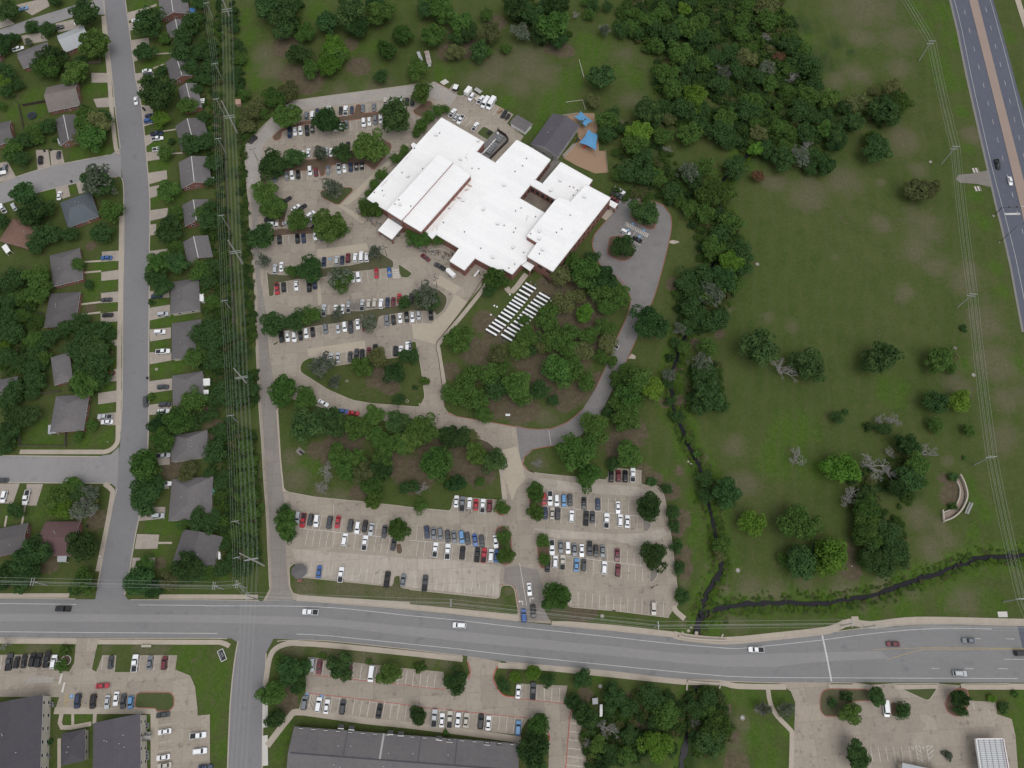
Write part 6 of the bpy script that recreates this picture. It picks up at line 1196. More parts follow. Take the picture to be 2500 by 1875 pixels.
 ('on the lower eastern lawns', 'B0 1380,200,113,D 1420,340,66,M 1290,490,108,M 1260,600,86,D 1320,660,86,D 1430,480,96,D 1220,790,26,D 1220,1560,35,M C0 1290,120,86,D 1330,250,108,M 1180,470,126,M 1170,700,126,D 1260,620,86,D 1190,820,56,D 1515,510,76,Y 1480,930,56,M'),
 ('behind the lower east houses', 'B0 1430,70,70,M 1630,540,96,M 1640,80,66,M 1630,1050,86,D 1580,1240,96,M 1640,1160,66,M 1560,1600,106,M C0 1450,90,116,M 1540,110,80,D 1620,880,96,D 1640,60,56,D 1600,1000,56,D'),
 ('along the arterial road verge', 'C0 1170,1250,72,M 1130,1400,116,D 1230,1450,96,D 1380,1390,76,Y 1520,1280,116,D 1600,1330,80,D 685,1110,116,D 690,1390,96,M 620,1460,66,D 260,1170,126,D 180,1240,106,D 240,1310,90,D 60,1330,96,D 170,1420,76,D 20,1420,66,D'),
 ('by the lower side street', 'C0 130,60,96,D 230,60,86,D 70,200,106,D 60,310,66,D 750,130,58,M 640,220,46,M 600,620,82,M 480,720,108,M 520,800,98,L 640,700,78,D 750,680,86,G 700,800,105,G 720,760,70,Y 130,820,68,D'),
 ('in the power line hedge', 'C1 330,300,68,M 370,430,68,M 350,560,76,M 370,690,76,M 390,830,76,M 370,960,66,M 330,1080,66,D 370,1170,56,M 300,1300,76,D 230,1220,66,D 150,1280,76,D 250,1000,55,M 280,880,50,M 290,720,50,M 280,580,48,M 290,440,46,M'),
 ('in yards beside the hedge', 'C1 130,180,76,D 90,340,102,D 60,900,96,D 150,900,56,M 140,600,66,D 40,510,56,D 180,530,56,D 170,1100,56,D 30,1330,66,M 60,40,60,D 210,80,50,D'),
 ('on the western wooded island', 'C1 850,130,126,D 1040,100,106,D 780,110,70,D 1240,150,98,M 1370,60,78,M 1560,110,86,D 1470,270,88,M 1600,270,86,M 1090,370,82,M 1235,390,72,M 1280,510,82,Y 1150,510,72,M 1370,620,82,M 1370,740,72,M 1440,500,86,D 1450,390,76,M 990,510,65,X 960,640,48,X 1620,640,52,D 1400,210,70,M'),
 ('on the eastern wooded island', 'C2 350,220,86,D 300,200,66,D 410,230,76,D 500,215,58,Y 550,370,88,M 690,410,93,D 215,430,122,M 380,600,72,D 565,590,43,M 90,160,108,M 40,240,98,M 30,620,56,D 100,640,45,X 90,780,56,M'),
 ('in the south car park', 'C1 660,920,102,M 650,830,66,D 690,1020,55,D 1560,970,93,M C2 755,800,63,M 1020,680,82,M 1030,830,78,M 765,1030,68,M 770,1180,73,M 1080,1060,62,M 1090,1210,52,M 1190,1520,120,M 1040,440,42,X C3 275,800,113,D 320,1185,108,D'),
 ('in the round bush row', 'C3 305,590,42,D 420,645,52,D 470,835,63,D 480,950,53,D 505,1115,58,D 525,1285,56,D 550,1510,66,D'),
 ('in front of the office car park', 'D1 620,810,66,M 700,860,106,D 800,850,76,D 680,920,80,D 760,990,76,D 555,1050,100,M 565,1260,82,D 1090,845,103,D 960,750,34,M 1330,800,28,M 1500,890,92,M D2 65,1225,72,D 85,840,46,M 375,955,95,D'),
 ('at the east end of the office', 'D2 760,990,58,D 850,920,48,L 1000,880,60,L 1120,950,62,D 1395,930,72,D 1320,1120,72,D 1430,1240,98,D 1040,1310,92,M 1010,1500,130,D 1000,1600,90,D 290,1370,26,M 1600,1340,75,X 1430,1340,46,Y 1530,1480,78,M 1620,1530,78,D 1440,1460,40,X 1560,1620,78,D 1640,1080,98,D 1620,1180,58,D'),
 ('in the woods below the arterial road', 'D3 90,1160,86,D 300,1080,106,D 370,1130,86,D 420,1230,112,M 330,1300,66,D 120,1390,76,D 190,1420,56,D 340,1480,118,L 80,1560,86,M 650,1180,76,D 760,1110,86,D 750,1200,76,M 820,1330,112,M 660,1300,35,X 780,1450,120,D 640,1410,56,D 470,1510,56,D 600,1090,38,D 860,1100,38,M 1195,1180,68,G 1390,1180,72,G'),
 ('around the filling station', 'D4 460,1075,78,D 250,1210,84,M 220,1080,43,D 110,1130,38,D 675,1195,68,D 1145,1090,76,D 1145,1195,53,D 310,1570,108,D 1400,1100,34,L 1490,1160,46,D 1590,1060,28,M 1050,1560,40,G'),
 ('in the flower beds of the apartments', 'D0 530,705,45,M 505,835,55,M 40,660,45,X 330,1640,42,M 405,1450,24,D'),
]
CN = {'D': 'dark green', 'M': 'mid green', 'L': 'bright green', 'Y': 'olive', 'G': 'thin grey-green', 'R': 'rust brown', 'X': 'bare grey'}
allt = []
for phrase, s in TREES:
    fr = None
    for tok in s.split():
        if tok[0].isalpha(): fr = tok; continue
        x, y, r, c = tok.split(','); a, b = src(fr, float(x), float(y)); rp = float(r) / FR[fr][2] * (1.1 if 'grove' in phrase or 'wooded island' in phrase else 1.0)
        allt.append([phrase, a, b, rp, c, rp * mpp(a, b, 4)])
trees_ = [t for t in allt if t[5] >= 2.1]
WOODY = [p for p, _ in TREES if any(k in p for k in ('woods', 'belt', 'strip', 'mass', 'behind', 'power', 'grove', 'yards', 'lower creek'))]
extra = max(0, len(trees_) - 300)
sm = sorted([t for t in trees_ if t[4] in 'DMY'], key=lambda t: t[3] * (1.0 if t[0] in WOODY else 1.6))[:extra]
under = set(id(t) for t in sm)
grp = defaultdict(list)
for t in allt:
    if id(t) in under: continue
    r = t[5]; size = 'small' if r < 2.1 else ('large' if r > 5.2 else '')
    nm = 'bare grey tree' if t[4] == 'X' else (size + ' ' + CN[t[4]] + (' shrub' if r < 2.1 else ' tree')).strip()
    grp[(t[0], nm)].append(t)
for (ph, nm), lst in grp.items():
    lst.sort(key=lambda t: t[1])
    for i, t in enumerate(lst):
        lab = nm + ' ' + ph if len(lst) == 1 else ordinal(i) + ' ' + nm + ' from left ' + ph
        lab = lab.replace(', ', ' ')
        tree(t[1], t[2], t[3], t[4], lab, ('shrubs ' if nm.endswith('shrub') else 'trees ') + ph.replace(', ', ' '))
# the smaller trees of the woods, joined as one mass, and the brush that fills the woods and the line strip
def mass(name, label, items, cols):
    me = bpy.data.meshes.new(name); vs_, mi_ = [], []
    for j, (cx, cy, cz, r, rz_, c, step) in enumerate(items):
        src_ = CROWNS[j % 14]; n = len(src_.vertices); co = np.empty(n * 3); src_.vertices.foreach_get('co', co); co = co.reshape(-1, 4, 3)[j % step::step].copy()
        if step > 3:
            ctr = co.mean(1, keepdims=True); co = ctr + (co - ctr) * (1 + .45 * math.log(step))
        co = co.reshape(-1, 3); a = j * 1.3; R = np.array([[math.cos(a), -math.sin(a), 0], [math.sin(a), math.cos(a), 0], [0, 0, 1]])
        vs_.append(co @ R.T * np.array([r, r, rz_]) + np.array([cx, cy, cz])); mi_.append(np.full(len(co) // 4, cols.index(c)))
    V = np.vstack(vs_); n = len(V) // 4
    me.vertices.add(4 * n); me.vertices.foreach_set('co', V.ravel()); me.loops.add(4 * n); me.loops.foreach_set('vertex_index', np.arange(4 * n)); me.polygons.add(n); me.polygons.foreach_set('loop_start', np.arange(0, 4 * n, 4))
    for c in cols: me.materials.append(LEAF[c])
    me.polygons.foreach_set('material_index', np.concatenate(mi_).astype(np.int32)); me.update(calc_edges=True)
    o = link(name, me); tag(o, label, name, kind='stuff'); return o
it = []
for t in sm:
    r = t[5]; p = U(t[1], t[2], r * .8); it.append((p.x, p.y, r * .85, r * 1.17, r * 1.1, t[4], 2))
if it: mass('undergrowth', 'smaller trees crowded between the big ones in the woods and yards', it, ['D', 'M', 'Y'])
BRUSH = [('B1 10,0 175,0 215,600 235,1350 0,1350', 190, 1.2, 2.8), ('A1 100,0 140,0 150,1659 60,1659 90,700', 90, 1.0, 2.2), ('C1 60,150 250,150 270,1350 150,1350', 150, 1.2, 2.6), ('A1 100,900 150,1000 185,1659 110,1659', 30, .8, 1.6), ('B1 0,900 160,900 160,1350 0,1350', 60, 1.4, 2.8), ('C1 250,150 400,200 430,700 430,1250 260,1350 285,700', 230, 1.3, 2.6), ('A1 200,0 250,0 330,700 330,830 250,800 205,300', 70, 1.0, 1.9), ('A1 285,850 420,1050 335,1200 335,1640 270,1659 262,1100', 90, .8, 1.6), ('B1 300,0 345,0 405,700 425,1100 330,1180 310,600', 130, .8, 1.7), ('B1 0,1350 430,1350 430,1659 0,1659', 70, 1.2, 2.4),
         ('A3 100,0 900,0 1350,0 1600,600 1659,1400 1400,1340 1150,1200 980,1200 500,1020 390,900 290,450 0,200', 950, 1.5, 3.6), ('A3 0,1000 420,930 480,1300 700,1659 0,1659', 150, 1.2, 2.6), ('B3 580,0 980,100 1090,400 980,650 880,950 680,1050 490,1020 490,650 700,500', 240, 1.2, 2.6), ('B3 600,1280 850,1300 900,1640 600,1659', 70, 1.2, 2.4),
         ('B0 560,960 900,980 920,1400 640,1600 560,1300', 110, 1.3, 2.6), ('B0 0,560 220,560 400,1100 260,1600 0,1500', 170, 1.3, 2.6), ('A0 1500,150 1659,100 1659,1250 1560,1200', 90, 1.2, 2.2), ('A1 0,150 70,150 110,1500 0,1550', 60, 1.0, 2.2), ('D3 150,1050 560,1080 560,1400 50,1640 0,1200', 110, 1.2, 2.4), ('D3 590,1040 850,1050 930,1350 850,1560 640,1560', 110, 1.2, 2.4), ('D2 1400,1300 1659,1200 1659,1659 1400,1640', 60, 1.0, 2.2),
         ('C4 230,500 850,280 850,640 700,800 700,1280 330,1280 260,900', 120, .9, 2.0), ('A4 0,850 360,780 700,720 680,960 560,1040 330,1080 100,1200 0,1400', 25, .9, 1.8), ('A2 780,0 1320,0 1300,330 1000,380 820,200', 50, 1.0, 2.2), ('A1 430,0 800,0 780,300 560,320', 30, 1, 2.2)]
it = []; rb_ = random.Random(11)
def inside(p, poly):
    c = False
    for i in range(len(poly)):
        a, b = poly[i - 1], poly[i]
        if (a.y > p.y) != (b.y > p.y) and p.x < (b.x - a.x) * (p.y - a.y) / (b.y - a.y) + a.x: c = not c
    return c
for s, n, r0, r1 in BRUSH:
    poly = Wp(s); x0, x1 = min(p.x for p in poly), max(p.x for p in poly); y0, y1 = min(p.y for p in poly), max(p.y for p in poly); k = 0; g_ = 0
    while k < n and g_ < n * 30:
        g_ += 1; q = Vector((rb_.uniform(x0, x1), rb_.uniform(y0, y1), 0))
        if not inside(q, poly): continue
        k += 1; r = rb_.uniform(r0, r1); it.append((q.x, q.y, r * .5 - .1, r * 1.1, r * rb_.uniform(.6, 1.1), rb_.choice('DDMMMY'), 16))
for line, w in creek_lines:
    for a, b in zip(line[:-1], line[1:]):
        for j in range(max(1, int((b - a).length / .3))):
            q = a.lerp(b, rb_.random()); d = (b - a).normalized(); off = rb_.choice((-1, 1)) * (w / 2 + rb_.triangular(.0, 4.6, 1.0)); r = rb_.uniform(.4, .95)
            if -25 < q.y < -13.0 and abs(q.x - U(1700, 1600).x) < 12: continue
            it.append((q.x - d.y * off, q.y + d.x * off, -.55 + .1 * abs(off), r * 1.15, r * .45, rb_.choice('MLLMY'), 30))
road_y = [U(*src('D3', 700, y)).y for y in (560, 1000)]
it = [t for t in it if not (road_y[1] - .5 < t[1] < road_y[0] + .5)]
mass('brush', 'low green brush filling the woods, the line strip and the creek banks', it, ['D', 'M', 'L', 'Y'])
# ------------------------------------------------------------------ poles and wires
def height_of(base, top):
    """height at which the ray through the photo point `top` passes nearest over the ground point `base`"""
    best = (1e9, 9)
    for k in range(40, 400):
        z = k * .1; q = U(*top, z); d = math.hypot(q.x - base.x, q.y - base.y)
        if d < best[0]: best = (d, z)
    return best[1]
def arm_dir(a, b):
    d = (b - a); d.z = 0; d.normalize(); return Vector((-d.y, d.x, 0))
def cable(pts, label, group, r=.035, sag=.6):
    P = []
    for a, b in zip(pts[:-1], pts[1:]):
        for k in range(6):
            t = k / 6; q = a.lerp(b, t); q.z -= sag * 4 * t * (1 - t); P.append(q)
    P.append(pts[-1]); mb = MB(); mb.tube(P, r, M['wire'], 4); o = mb.build('power_cable'); tag(o, label, 'cable', group)
def pole_line(poles, nm, m, r, arms, armlen, label, group, zfrac=1.0, wires=(-1, -.4, .4, 1), wlabel='', ext=(None, None), wr=.035):
    B = []
    for b, t in poles:
        base = Wp(b)[0]; h = height_of(base, parse(t)[0]); B.append((base, h))
    rows = []
    for i, (base, h) in enumerate(B):
        nd = arm_dir(B[max(i - 1, 0)][0], B[min(i + 1, len(B) - 1)][0])
        root = tag(empty(nm, (base.x, base.y, 0)), label if len(B) == 1 else ordinal(i) + ' ' + label, 'pole', group)
        mb = MB(); mb.tube([(0, 0, -.2), (0, 0, h * .5), (0, 0, h)], [r, r * .8, r * .6], m, 8); mb.build('pole_shaft', root)
        za = []
        for dz in arms:
            z = h * zfrac - dz; za.append(z); mb = MB(); mb.box((.14, 0, z), (.14, armlen, .16), M['arm']); o = mb.build('crossarm', root); o.rotation_euler = (0, 0, math.atan2(nd.y, nd.x) - math.pi / 2)
            for w in wires:
                if abs(w) * armlen / 2 > armlen / 2: continue
                ib = MB(); ib.tube([(.14, w * armlen / 2 * .95, z + .08), (.14, w * armlen / 2 * .95, z + .3)], .06, M['grey_metal'], 5); ib.build('insulator', o)
        rows.append((base, nd, za))
    for a in range(len(arms)):
        for w in wires:
            pts = [Vector((b.x, b.y, za[a] + .3)) + nd * (w * armlen / 2 * .95) for b, nd, za in rows]
            if ext[0]: pts.insert(0, pts[0] + ext[0])
            if ext[1]: pts.append(pts[-1] + ext[1])
            cable(pts, ordinal(wires.index(w)) + ' ' + ('lower ' if a else 'upper ') * (len(arms) > 1) + wlabel, group + ' cables', wr)
    return B
DL = 'grey power pole from the top in the tall transmission line'
pole_line([('A1 224,188', 'A1 135,-12'), ('A1 270,1090', 'A1 137,817'), ('B1 315,489', 'B1 185,288'), ('B1 367,1478', 'B1 232,1327'), ('C1 480,1263', 'C1 286,1160')], 'power_pole', M['pole_grey'], .38, (0, 1.3), 5.0, DL, 'tall transmission poles', .58, (-1, -.35, .35, 1), 'thin high cable of the tall transmission line beside the car park', (Vector((-20, 120, 0)), Vector((6, -90, 0))), .02)
pole_line([('A1 75,165', 'A1 10,20'), ('A1 145,650', 'A1 80,510'), ('A1 160,935', 'A1 90,798'), ('A1 175,1250', 'A1 100,1120'), ('B1 200,195', 'B1 118,88'), ('B1 225,865', 'B1 152,775'), ('C1 270,105', 'C1 205,45'), ('C1 305,940', 'C1 245,895'), ('C1 308,1220', 'C1 255,1195'), ('C1 340,1445', 'C1 265,1395')], 'power_pole', M['pole_grey'], .17, (.2,), 2.9, 'slim power pole from the top behind the east houses', 'slim poles behind the east houses', 1.0, (-1, -.4, .35, 1), 'thin cable of the slim pole line behind the east houses', (Vector((-12, 80, 0)), None), .019)
pole_line([('A4 810,490', 'A4 915,327'), ('A4 990,1330', 'A4 1112,1183'), ('B4 1120,830', 'B4 1245,712'), ('C4 1252,450', 'C4 1400,366'), ('C4 1490,1557', 'C4 1655,1523')], 'power_pole', M['pole_grey'], .24, (.2, 1.9), 3.4, 'pale power pole from the top on the highway meadow', 'pale poles beside the highway', 1.0, (-1, 0, 1), 'thin cable of the pole line beside the highway', (Vector((-30, 130, 0)), Vector((12, -70, 0))), .032)
AP = [('D0 385,178', 'D0 362,128'), ('D1 150,210', 'D1 122,150'), ('D1 330,198', 'D1 265,150'), ('D1 415,290', 'D1 428,165'), ('D2 350,345', 'D2 366,232'), ('D3 318,520', 'D3 322,425'), ('D4 175,505', 'D4 168,455'), ('D4 360,520', 'D4 348,452'), ('D4 1750,540', 'D4 1770,480')]
apb = []
for i, (b, t) in enumerate(AP):
    base = Wp(b)[0]; h = 10.5; apb.append(base)
    root = tag(empty('power_pole', (base.x, base.y, 0)), ordinal(i) + ' roadside power pole from the left along the arterial road', 'pole', 'roadside poles of the arterial road')
    mb = MB(); mb.tube([(0, 0, -.2), (0, 0, h)], [.2, .14], M['pole_dark'] if i in (3, 4) else M['pole_grey'], 8); mb.build('pole_shaft', root)
    for z in (h - .3, h - 1.3):
        mb = MB(); mb.box((-.16 if z > h - 1 else .16, 0, z), (.13, 2.8, .15), M['arm']); mb.build('crossarm', root)
    if i in (0, 1, 5):
        mb = MB(); mb.tube([(.42, 0, h - 3.2), (.42, 0, h - 2.2)], .3, M['grey_metal'], 10); mb.build('transformer', root)
for k, (w, z) in enumerate([(-1.2, 10.5), (0, 10.6), (1.2, 10.5), (.1, 8.2), (-.2, 7.6)]):
    pts = [Vector((b.x, b.y + w, z)) for b in apb]; pts.insert(0, pts[0] + Vector((-90, 2, 0)))
    cable(pts, ['nearest-road thin cable between the arterial road poles', 'middle thin cable between the arterial road poles', 'farthest-from-road thin cable between the arterial road poles', 'upper of the low cables between the arterial road poles', 'lowest cable between the arterial road poles'][k], 'cables along the arterial road', .026, .5)

# street and car park lamps, traffic signal
def lamp(b, h, arms, label, m='dark_metal', head=.5):
    p = Wp(b)[0]; root = tag(empty('street_lamp', (p.x, p.y, 0)), label, 'lamp')
    mb = MB(); mb.tube([(0, 0, 0), (0, 0, h)], [.13, .08], M[m], 8); mb.build('lamp_post', root)
    mb = MB(); mb.tube([(0, 0, 0), (0, 0, .5)], .32, M['kerb'], 10); mb.build('lamp_base', root)
    for ang, ln in arms:
        c, s = math.cos(ang), math.sin(ang)
        mb = MB(); mb.tube([(0, 0, h - .1), (c * ln, s * ln, h + .15)], .05, M[m], 5); o = mb.build('lamp_arm', root)
        mb = MB(); mb.box((c * (ln + head / 2), s * (ln + head / 2), h + .15), (head * 1.3, .3, .14), M[m], ang); mb.build('lamp_head', o)
lamp('S3 1070,1425', 8, [(0, .8), (2.1, .8), (4.2, .8)], 'dark car park lamp with three heads by the pale slab')
lamp('S3 290,945', 8, [(0, .8), (2.1, .8), (4.2, .8)], 'dark car park lamp above the wedge shaped lawn')
lamp('C2 233,100', 8, [(.4, .8), (3.5, .8)], 'dark car park lamp on the island below the drive')
lamp('C2 497,845', 8, [(.4, .8), (3.5, .8)], 'dark car park lamp below the short row under the wooded island')
lamp('C3 295,1452', 8, [(.4, .8), (3.5, .8)], 'dark car park lamp alone in the east lot')
lamp('A1 430,1300', 8, [(.4, .8), (3.5, .8)], 'dark car park lamp at the pale north-west drive')
lamp('B4 1457,307', 13, [(.35, 3.2)], 'tall black street lamp leaning arm over the highway')
p = Wp('B4 1411,90')[0]; root = tag(empty('traffic_signal', (p.x, p.y, 0)), 'black traffic signal mast with its arm across the highway lanes', 'traffic signal')
mb = MB(); mb.tube([(0, 0, 0), (0, 0, 6.5)], [.18, .13], M['dark_metal'], 8); mb.build('signal_post', root)
mb = MB(); mb.tube([(0, 0, 6.3), (9.6, .1, 6.7)], [.11, .06], M['dark_metal'], 6); mb.build('signal_arm', root)
mb = MB(); mb.tube([(0, 0, 0), (0, 0, .3)], .55, M['kerb'], 12); mb.build('signal_footing', root)
for x in (3.2, 6.8):
    mb = MB(); mb.box((x, .28, 6.55), (.36, .3, 1.0), M['dark_metal']); mb.build('signal_head', root)
mb = MB(); mb.box((9.0, .1, 7.1), (1.3, .06, .4), M['white']); mb.build('name_board', root)
for a, b in (('A4 1250,1360', 'A4 1283,1400'), ('A4 1262,1508', 'A4 1305,1550')):
    pa, pb = Wp(a)[0], Wp(b)[0]; c = (pa + pb) / 2
    root = tag(empty('culvert_grate', (c.x, c.y, -.05), .12), ('upper' if a.endswith('1360') else 'lower') + ' barred concrete culvert end beside the gravel track', 'culvert', 'culvert ends at the gravel track')
    mb = MB(); mb.box((0, 0, .1), (2.9, 2.6, .2), M['kerb']); mb.build('apron', root)
    for i in range(4):
        mb = MB(); mb.box((-1.05 + .7 * i, 0, .26), (.22, 2.4, .12), M['dark_metal'] if i % 2 else M['white']); mb.build('bar', root)

# ------------------------------------------------------------------ dining tables on the lawn with chairs
LT = 'S5 1040,147 980,210 922,285 868,365 820,430 773,490 718,545 670,615 608,680 553,740 495,812 428,890 372,945 308,1012 245,1083'
RT = 'S5 1322,345 1270,407 1210,478 1152,535 1093,602 1037,670 985,733 930,790 886,852 815,918 745,985 680,1050 618,1105 556,1190'
tb = MB(); tb.box((0, 0, .735), (5.5, .76, .03), M['cloth']); top_me = tb.fixn('tabletop')
cb = MB()
for s in (-1, 1): cb.box((0, s * .385, .60), (5.5, .012, .24), M['cloth'])
for s in (-1, 1): cb.box((s * 2.756, 0, .60), (.012, .76, .24), M['cloth'])
cl_me = cb.fixn('tablecloth_skirt')
lg = MB()
for x in (-.32, .32): lg.tube([(0, x, 0), (0, x, .72)], .025, M['grey_metal'], 5)
lg.box((0, 0, .3), (.03, .6, .03), M['grey_metal']); lg_me = lg.fixn('table_leg')
sb_ = MB(); sb_.box((0, 0, .45), (.46, .44, .04), M['chair']); seat_me = sb_.fixn('folding_chair')
bk = MB(); bk.box((0, .22, .72), (.46, .04, .40), M['chair']); back_me = bk.fixn('backrest')
lgc = MB()
for x in (-.2, .2): lgc.tube([(x, -.22, 0), (x, .24, .9)], .015, M['grey_metal'], 4); lgc.tube([(x, .24, 0), (x, -.2, .44)], .015, M['grey_metal'], 4)
clg_me = lgc.fixn('chair_frame')
ua = U(*parse('S5 925,85')[0]); ub = U(*parse('S5 1145,210')[0]); tdir = (ub - ua).normalized(); tang = math.atan2(tdir.y, tdir.x); tn = Vector((-tdir.y, tdir.x, 0))
nch = 0
dish = MB(); dish.tube([(0, 0, 0), (0, 0, .06)], [.10, .14], M['white'], 8); dish_me = dish.fixn('serving_bowl')
for side, s in (('western', LT), ('eastern', RT)):
    for i, p in enumerate(Wp(s, .7)):
        lab = '%s long white table from the top of the %s block' % (ordinal(i), side)
        t = tag(empty('long_table', (p.x, p.y, -.04), tang), lab, 'table', 'long white tables on the school lawn')
        link('tabletop', top_me, t); link('tablecloth_skirt', cl_me, t)
        for x in (-2.5, -.9, .9, 2.5): link('table_leg', lg_me, t, (x, 0, 0))
        for sd in (-1, 1):
            for k in range(5):
                if sd == 1 and (i + k) % 7 == 0 and side == 'eastern': continue
                x = -2.1 + 1.05 * k + rnd.uniform(-.12, .12); q = p + tdir * x + tn * sd * (.78 + rnd.uniform(-.06, .14))
                c = tag(link('folding_chair', seat_me, None, (q.x, q.y, -.04), tang + (0 if sd == 1 else math.pi) + rnd.uniform(-.15, .15)), 'dark folding chair at the %s white table of the %s block' % (ordinal(i), side), 'chair', 'dark folding chairs at the %s table of the %s block' % (ordinal(i), side))
                link('backrest', back_me, c); link('chair_frame', clg_me, c); nch += 1
# ------------------------------------------------------------------ people
def person_mesh(pose, shirt, trousers, hair):
    """one continuous skinned body: pelvis root, spine, head, arms, legs"""
    st = .16 if pose == 1 else .09; ar = (.34 if pose == 2 else .30)
    V = [(0, 0, .93), (0, 0, 1.18), (0, 0, 1.40), (0, .01, 1.50), (0, .02, 1.60), (0, .02, 1.72),
         (-.10, 0, .90), (-.11, st, .50), (-.12, st * .2 + .01, .08), (-.12, st * .2 + .14, .035),
         (.10, 0, .90), (.11, -st * .3 + .03, .50), (.12, -st, .08), (.12, -st + .13, .035),
         (-.20, 0, 1.40), (-ar, .02, 1.13), (-ar, .14 if pose else .04, .90), (.20, 0, 1.40), (ar, .02, 1.13), (ar, .22 if pose == 2 else .05, 1.0 if pose == 2 else .90)]
    Ed = [(0, 1), (1, 2), (2, 3), (3, 4), (4, 5), (0, 6), (6, 7), (7, 8), (8, 9), (0, 10), (10, 11), (11, 12), (12, 13), (2, 14), (14, 15), (15, 16), (2, 17), (17, 18), (18, 19)]
    R = [.15, .15, .155, .06, .10, .085, .095, .065, .045, .04, .095, .065, .045, .04, .065, .045, .035, .065, .045, .035]
    me = bpy.data.meshes.new('person'); me.from_pydata(V, Ed, []); o = bpy.data.objects.new('tmp', me); COL.objects.link(o)
    o.modifiers.new('s', 'SKIN'); o.modifiers.new('d', 'SUBSURF').levels = 1
    for v, r in zip(me.skin_vertices[0].data, R): v.radius = (r, r * .8)
    me.skin_vertices[0].data[0].use_root = True
    dg = bpy.context.evaluated_depsgraph_get(); out = bpy.data.meshes.new_from_object(o.evaluated_get(dg)); bpy.data.objects.remove(o)
    out.materials.clear()
    for m in (M['skin'], shirt, trousers, hair): out.materials.append(m)
    for p in out.polygons:
        c = p.center; z = c.z
        if z > 1.655 or (z > 1.57 and c.y < -.03): k = 3
        elif z > 1.47: k = 0
        elif z < .90 and abs(c.x) < .22: k = 2
        elif abs(c.x) > .24 and z < 1.14: k = 0
        else: k = 1
        p.material_index = k; p.use_smooth = True
    out.name = 'person'; return out
M['skin'] = mat('skin', (.30, .17, .12), .6)
M['hair'] = mat('dark_hair', (.02, .015, .012), .6)
SH = [('white', (.62, .62, .62)), ('black', (.02, .02, .022)), ('navy', (.02, .03, .07)), ('red', (.28, .03, .03)), ('grey', (.2, .2, .21)), ('pale blue', (.25, .36, .5)), ('cream', (.5, .44, .34)), ('dark green', (.03, .07, .04))]
TR = [mat('trousers_dark', (.018, .02, .03)), mat('trousers_blue', (.04, .06, .12)), mat('trousers_tan', (.22, .17, .12))]
PM = []
for i, (n_, c) in enumerate(SH):
    M['shirt' + n_] = mat('shirt_' + n_.replace(' ', '_'), c)
    PM.append((n_, person_mesh(i % 3, M['shirt' + n_], TR[i % 3], M['hair'])))
def crowd(s, n, spread, where, group, seed):
    rr = random.Random(seed); P = Wp(s); L_ = [0]
    for a, b in zip(P[:-1], P[1:]): L_.append(L_[-1] + (b - a).length)
    out = []; tries = 0
    while len(out) < n and tries < 3000:
        tries += 1; d = rr.uniform(0, L_[-1]); k = max(j for j in range(len(P)) if L_[j] <= d + 1e-9); k = min(k, len(P) - 2)
        q = P[k].lerp(P[k + 1], (d - L_[k]) / max(1e-6, L_[k + 1] - L_[k])) + Vector((rr.gauss(0, spread), rr.gauss(0, spread), 0))
        if all((q - o[0]).length > .55 for o in out): out.append((q, rr.randrange(len(PM)), rr.uniform(0, 6.28)))
    for q, k, a in out:
        o = link('person', PM[k][1], None, (q.x, q.y, .03 if 'lawn' not in where else -.05), a); o.scale = (1, 1, rr.uniform(.9, 1.05))
        tag(o, 'person in a %s shirt %s' % (PM[k][0], where), 'person', group + ' wearing %s' % PM[k][0])
crowd('S1 0,1265 60,1320 100,1345', 13, .5, 'waiting on the pale slab left of the porch', 'people left of the porch', 1)
crowd('S3 10,370 70,410 130,460 190,440', 16, .6, 'waiting beside the square porch', 'people beside the square porch', 2)
crowd('S3 450,600 520,650', 8, .6, 'standing under the porch edge', 'people at the porch edge', 3)
crowd('S3 620,770 700,775 790,815', 17, .5, 'in the queue in front of the entrance trees', 'people queueing by the trees', 4)
crowd('S3 800,830 870,860 950,875 1050,890', 24, .6, 'in the thick of the queue above the red car', 'people queueing above the red car', 5)
crowd('S3 1060,890 1140,895 1200,930 1290,950 1270,890', 26, .8, 'by the curved wall at the head of the queue', 'people at the head of the queue', 6)
crowd('S3 1105,1000 1115,998', 1, .1, 'standing alone behind the black pickup', 'lone person', 8)
crowd('S5 440,1240 490,1280', 6, .5, 'gathered on the lawn below the tables', 'people below the tables', 9)
crowd('S5 1000,100 1100,150', 5, .4, 'on the lawn behind the topmost table', 'people behind the top table', 10)
crowd('S4 200,690 250,700', 4, .4, 'by the serving tables on the paving', 'people at the serving tables', 11)

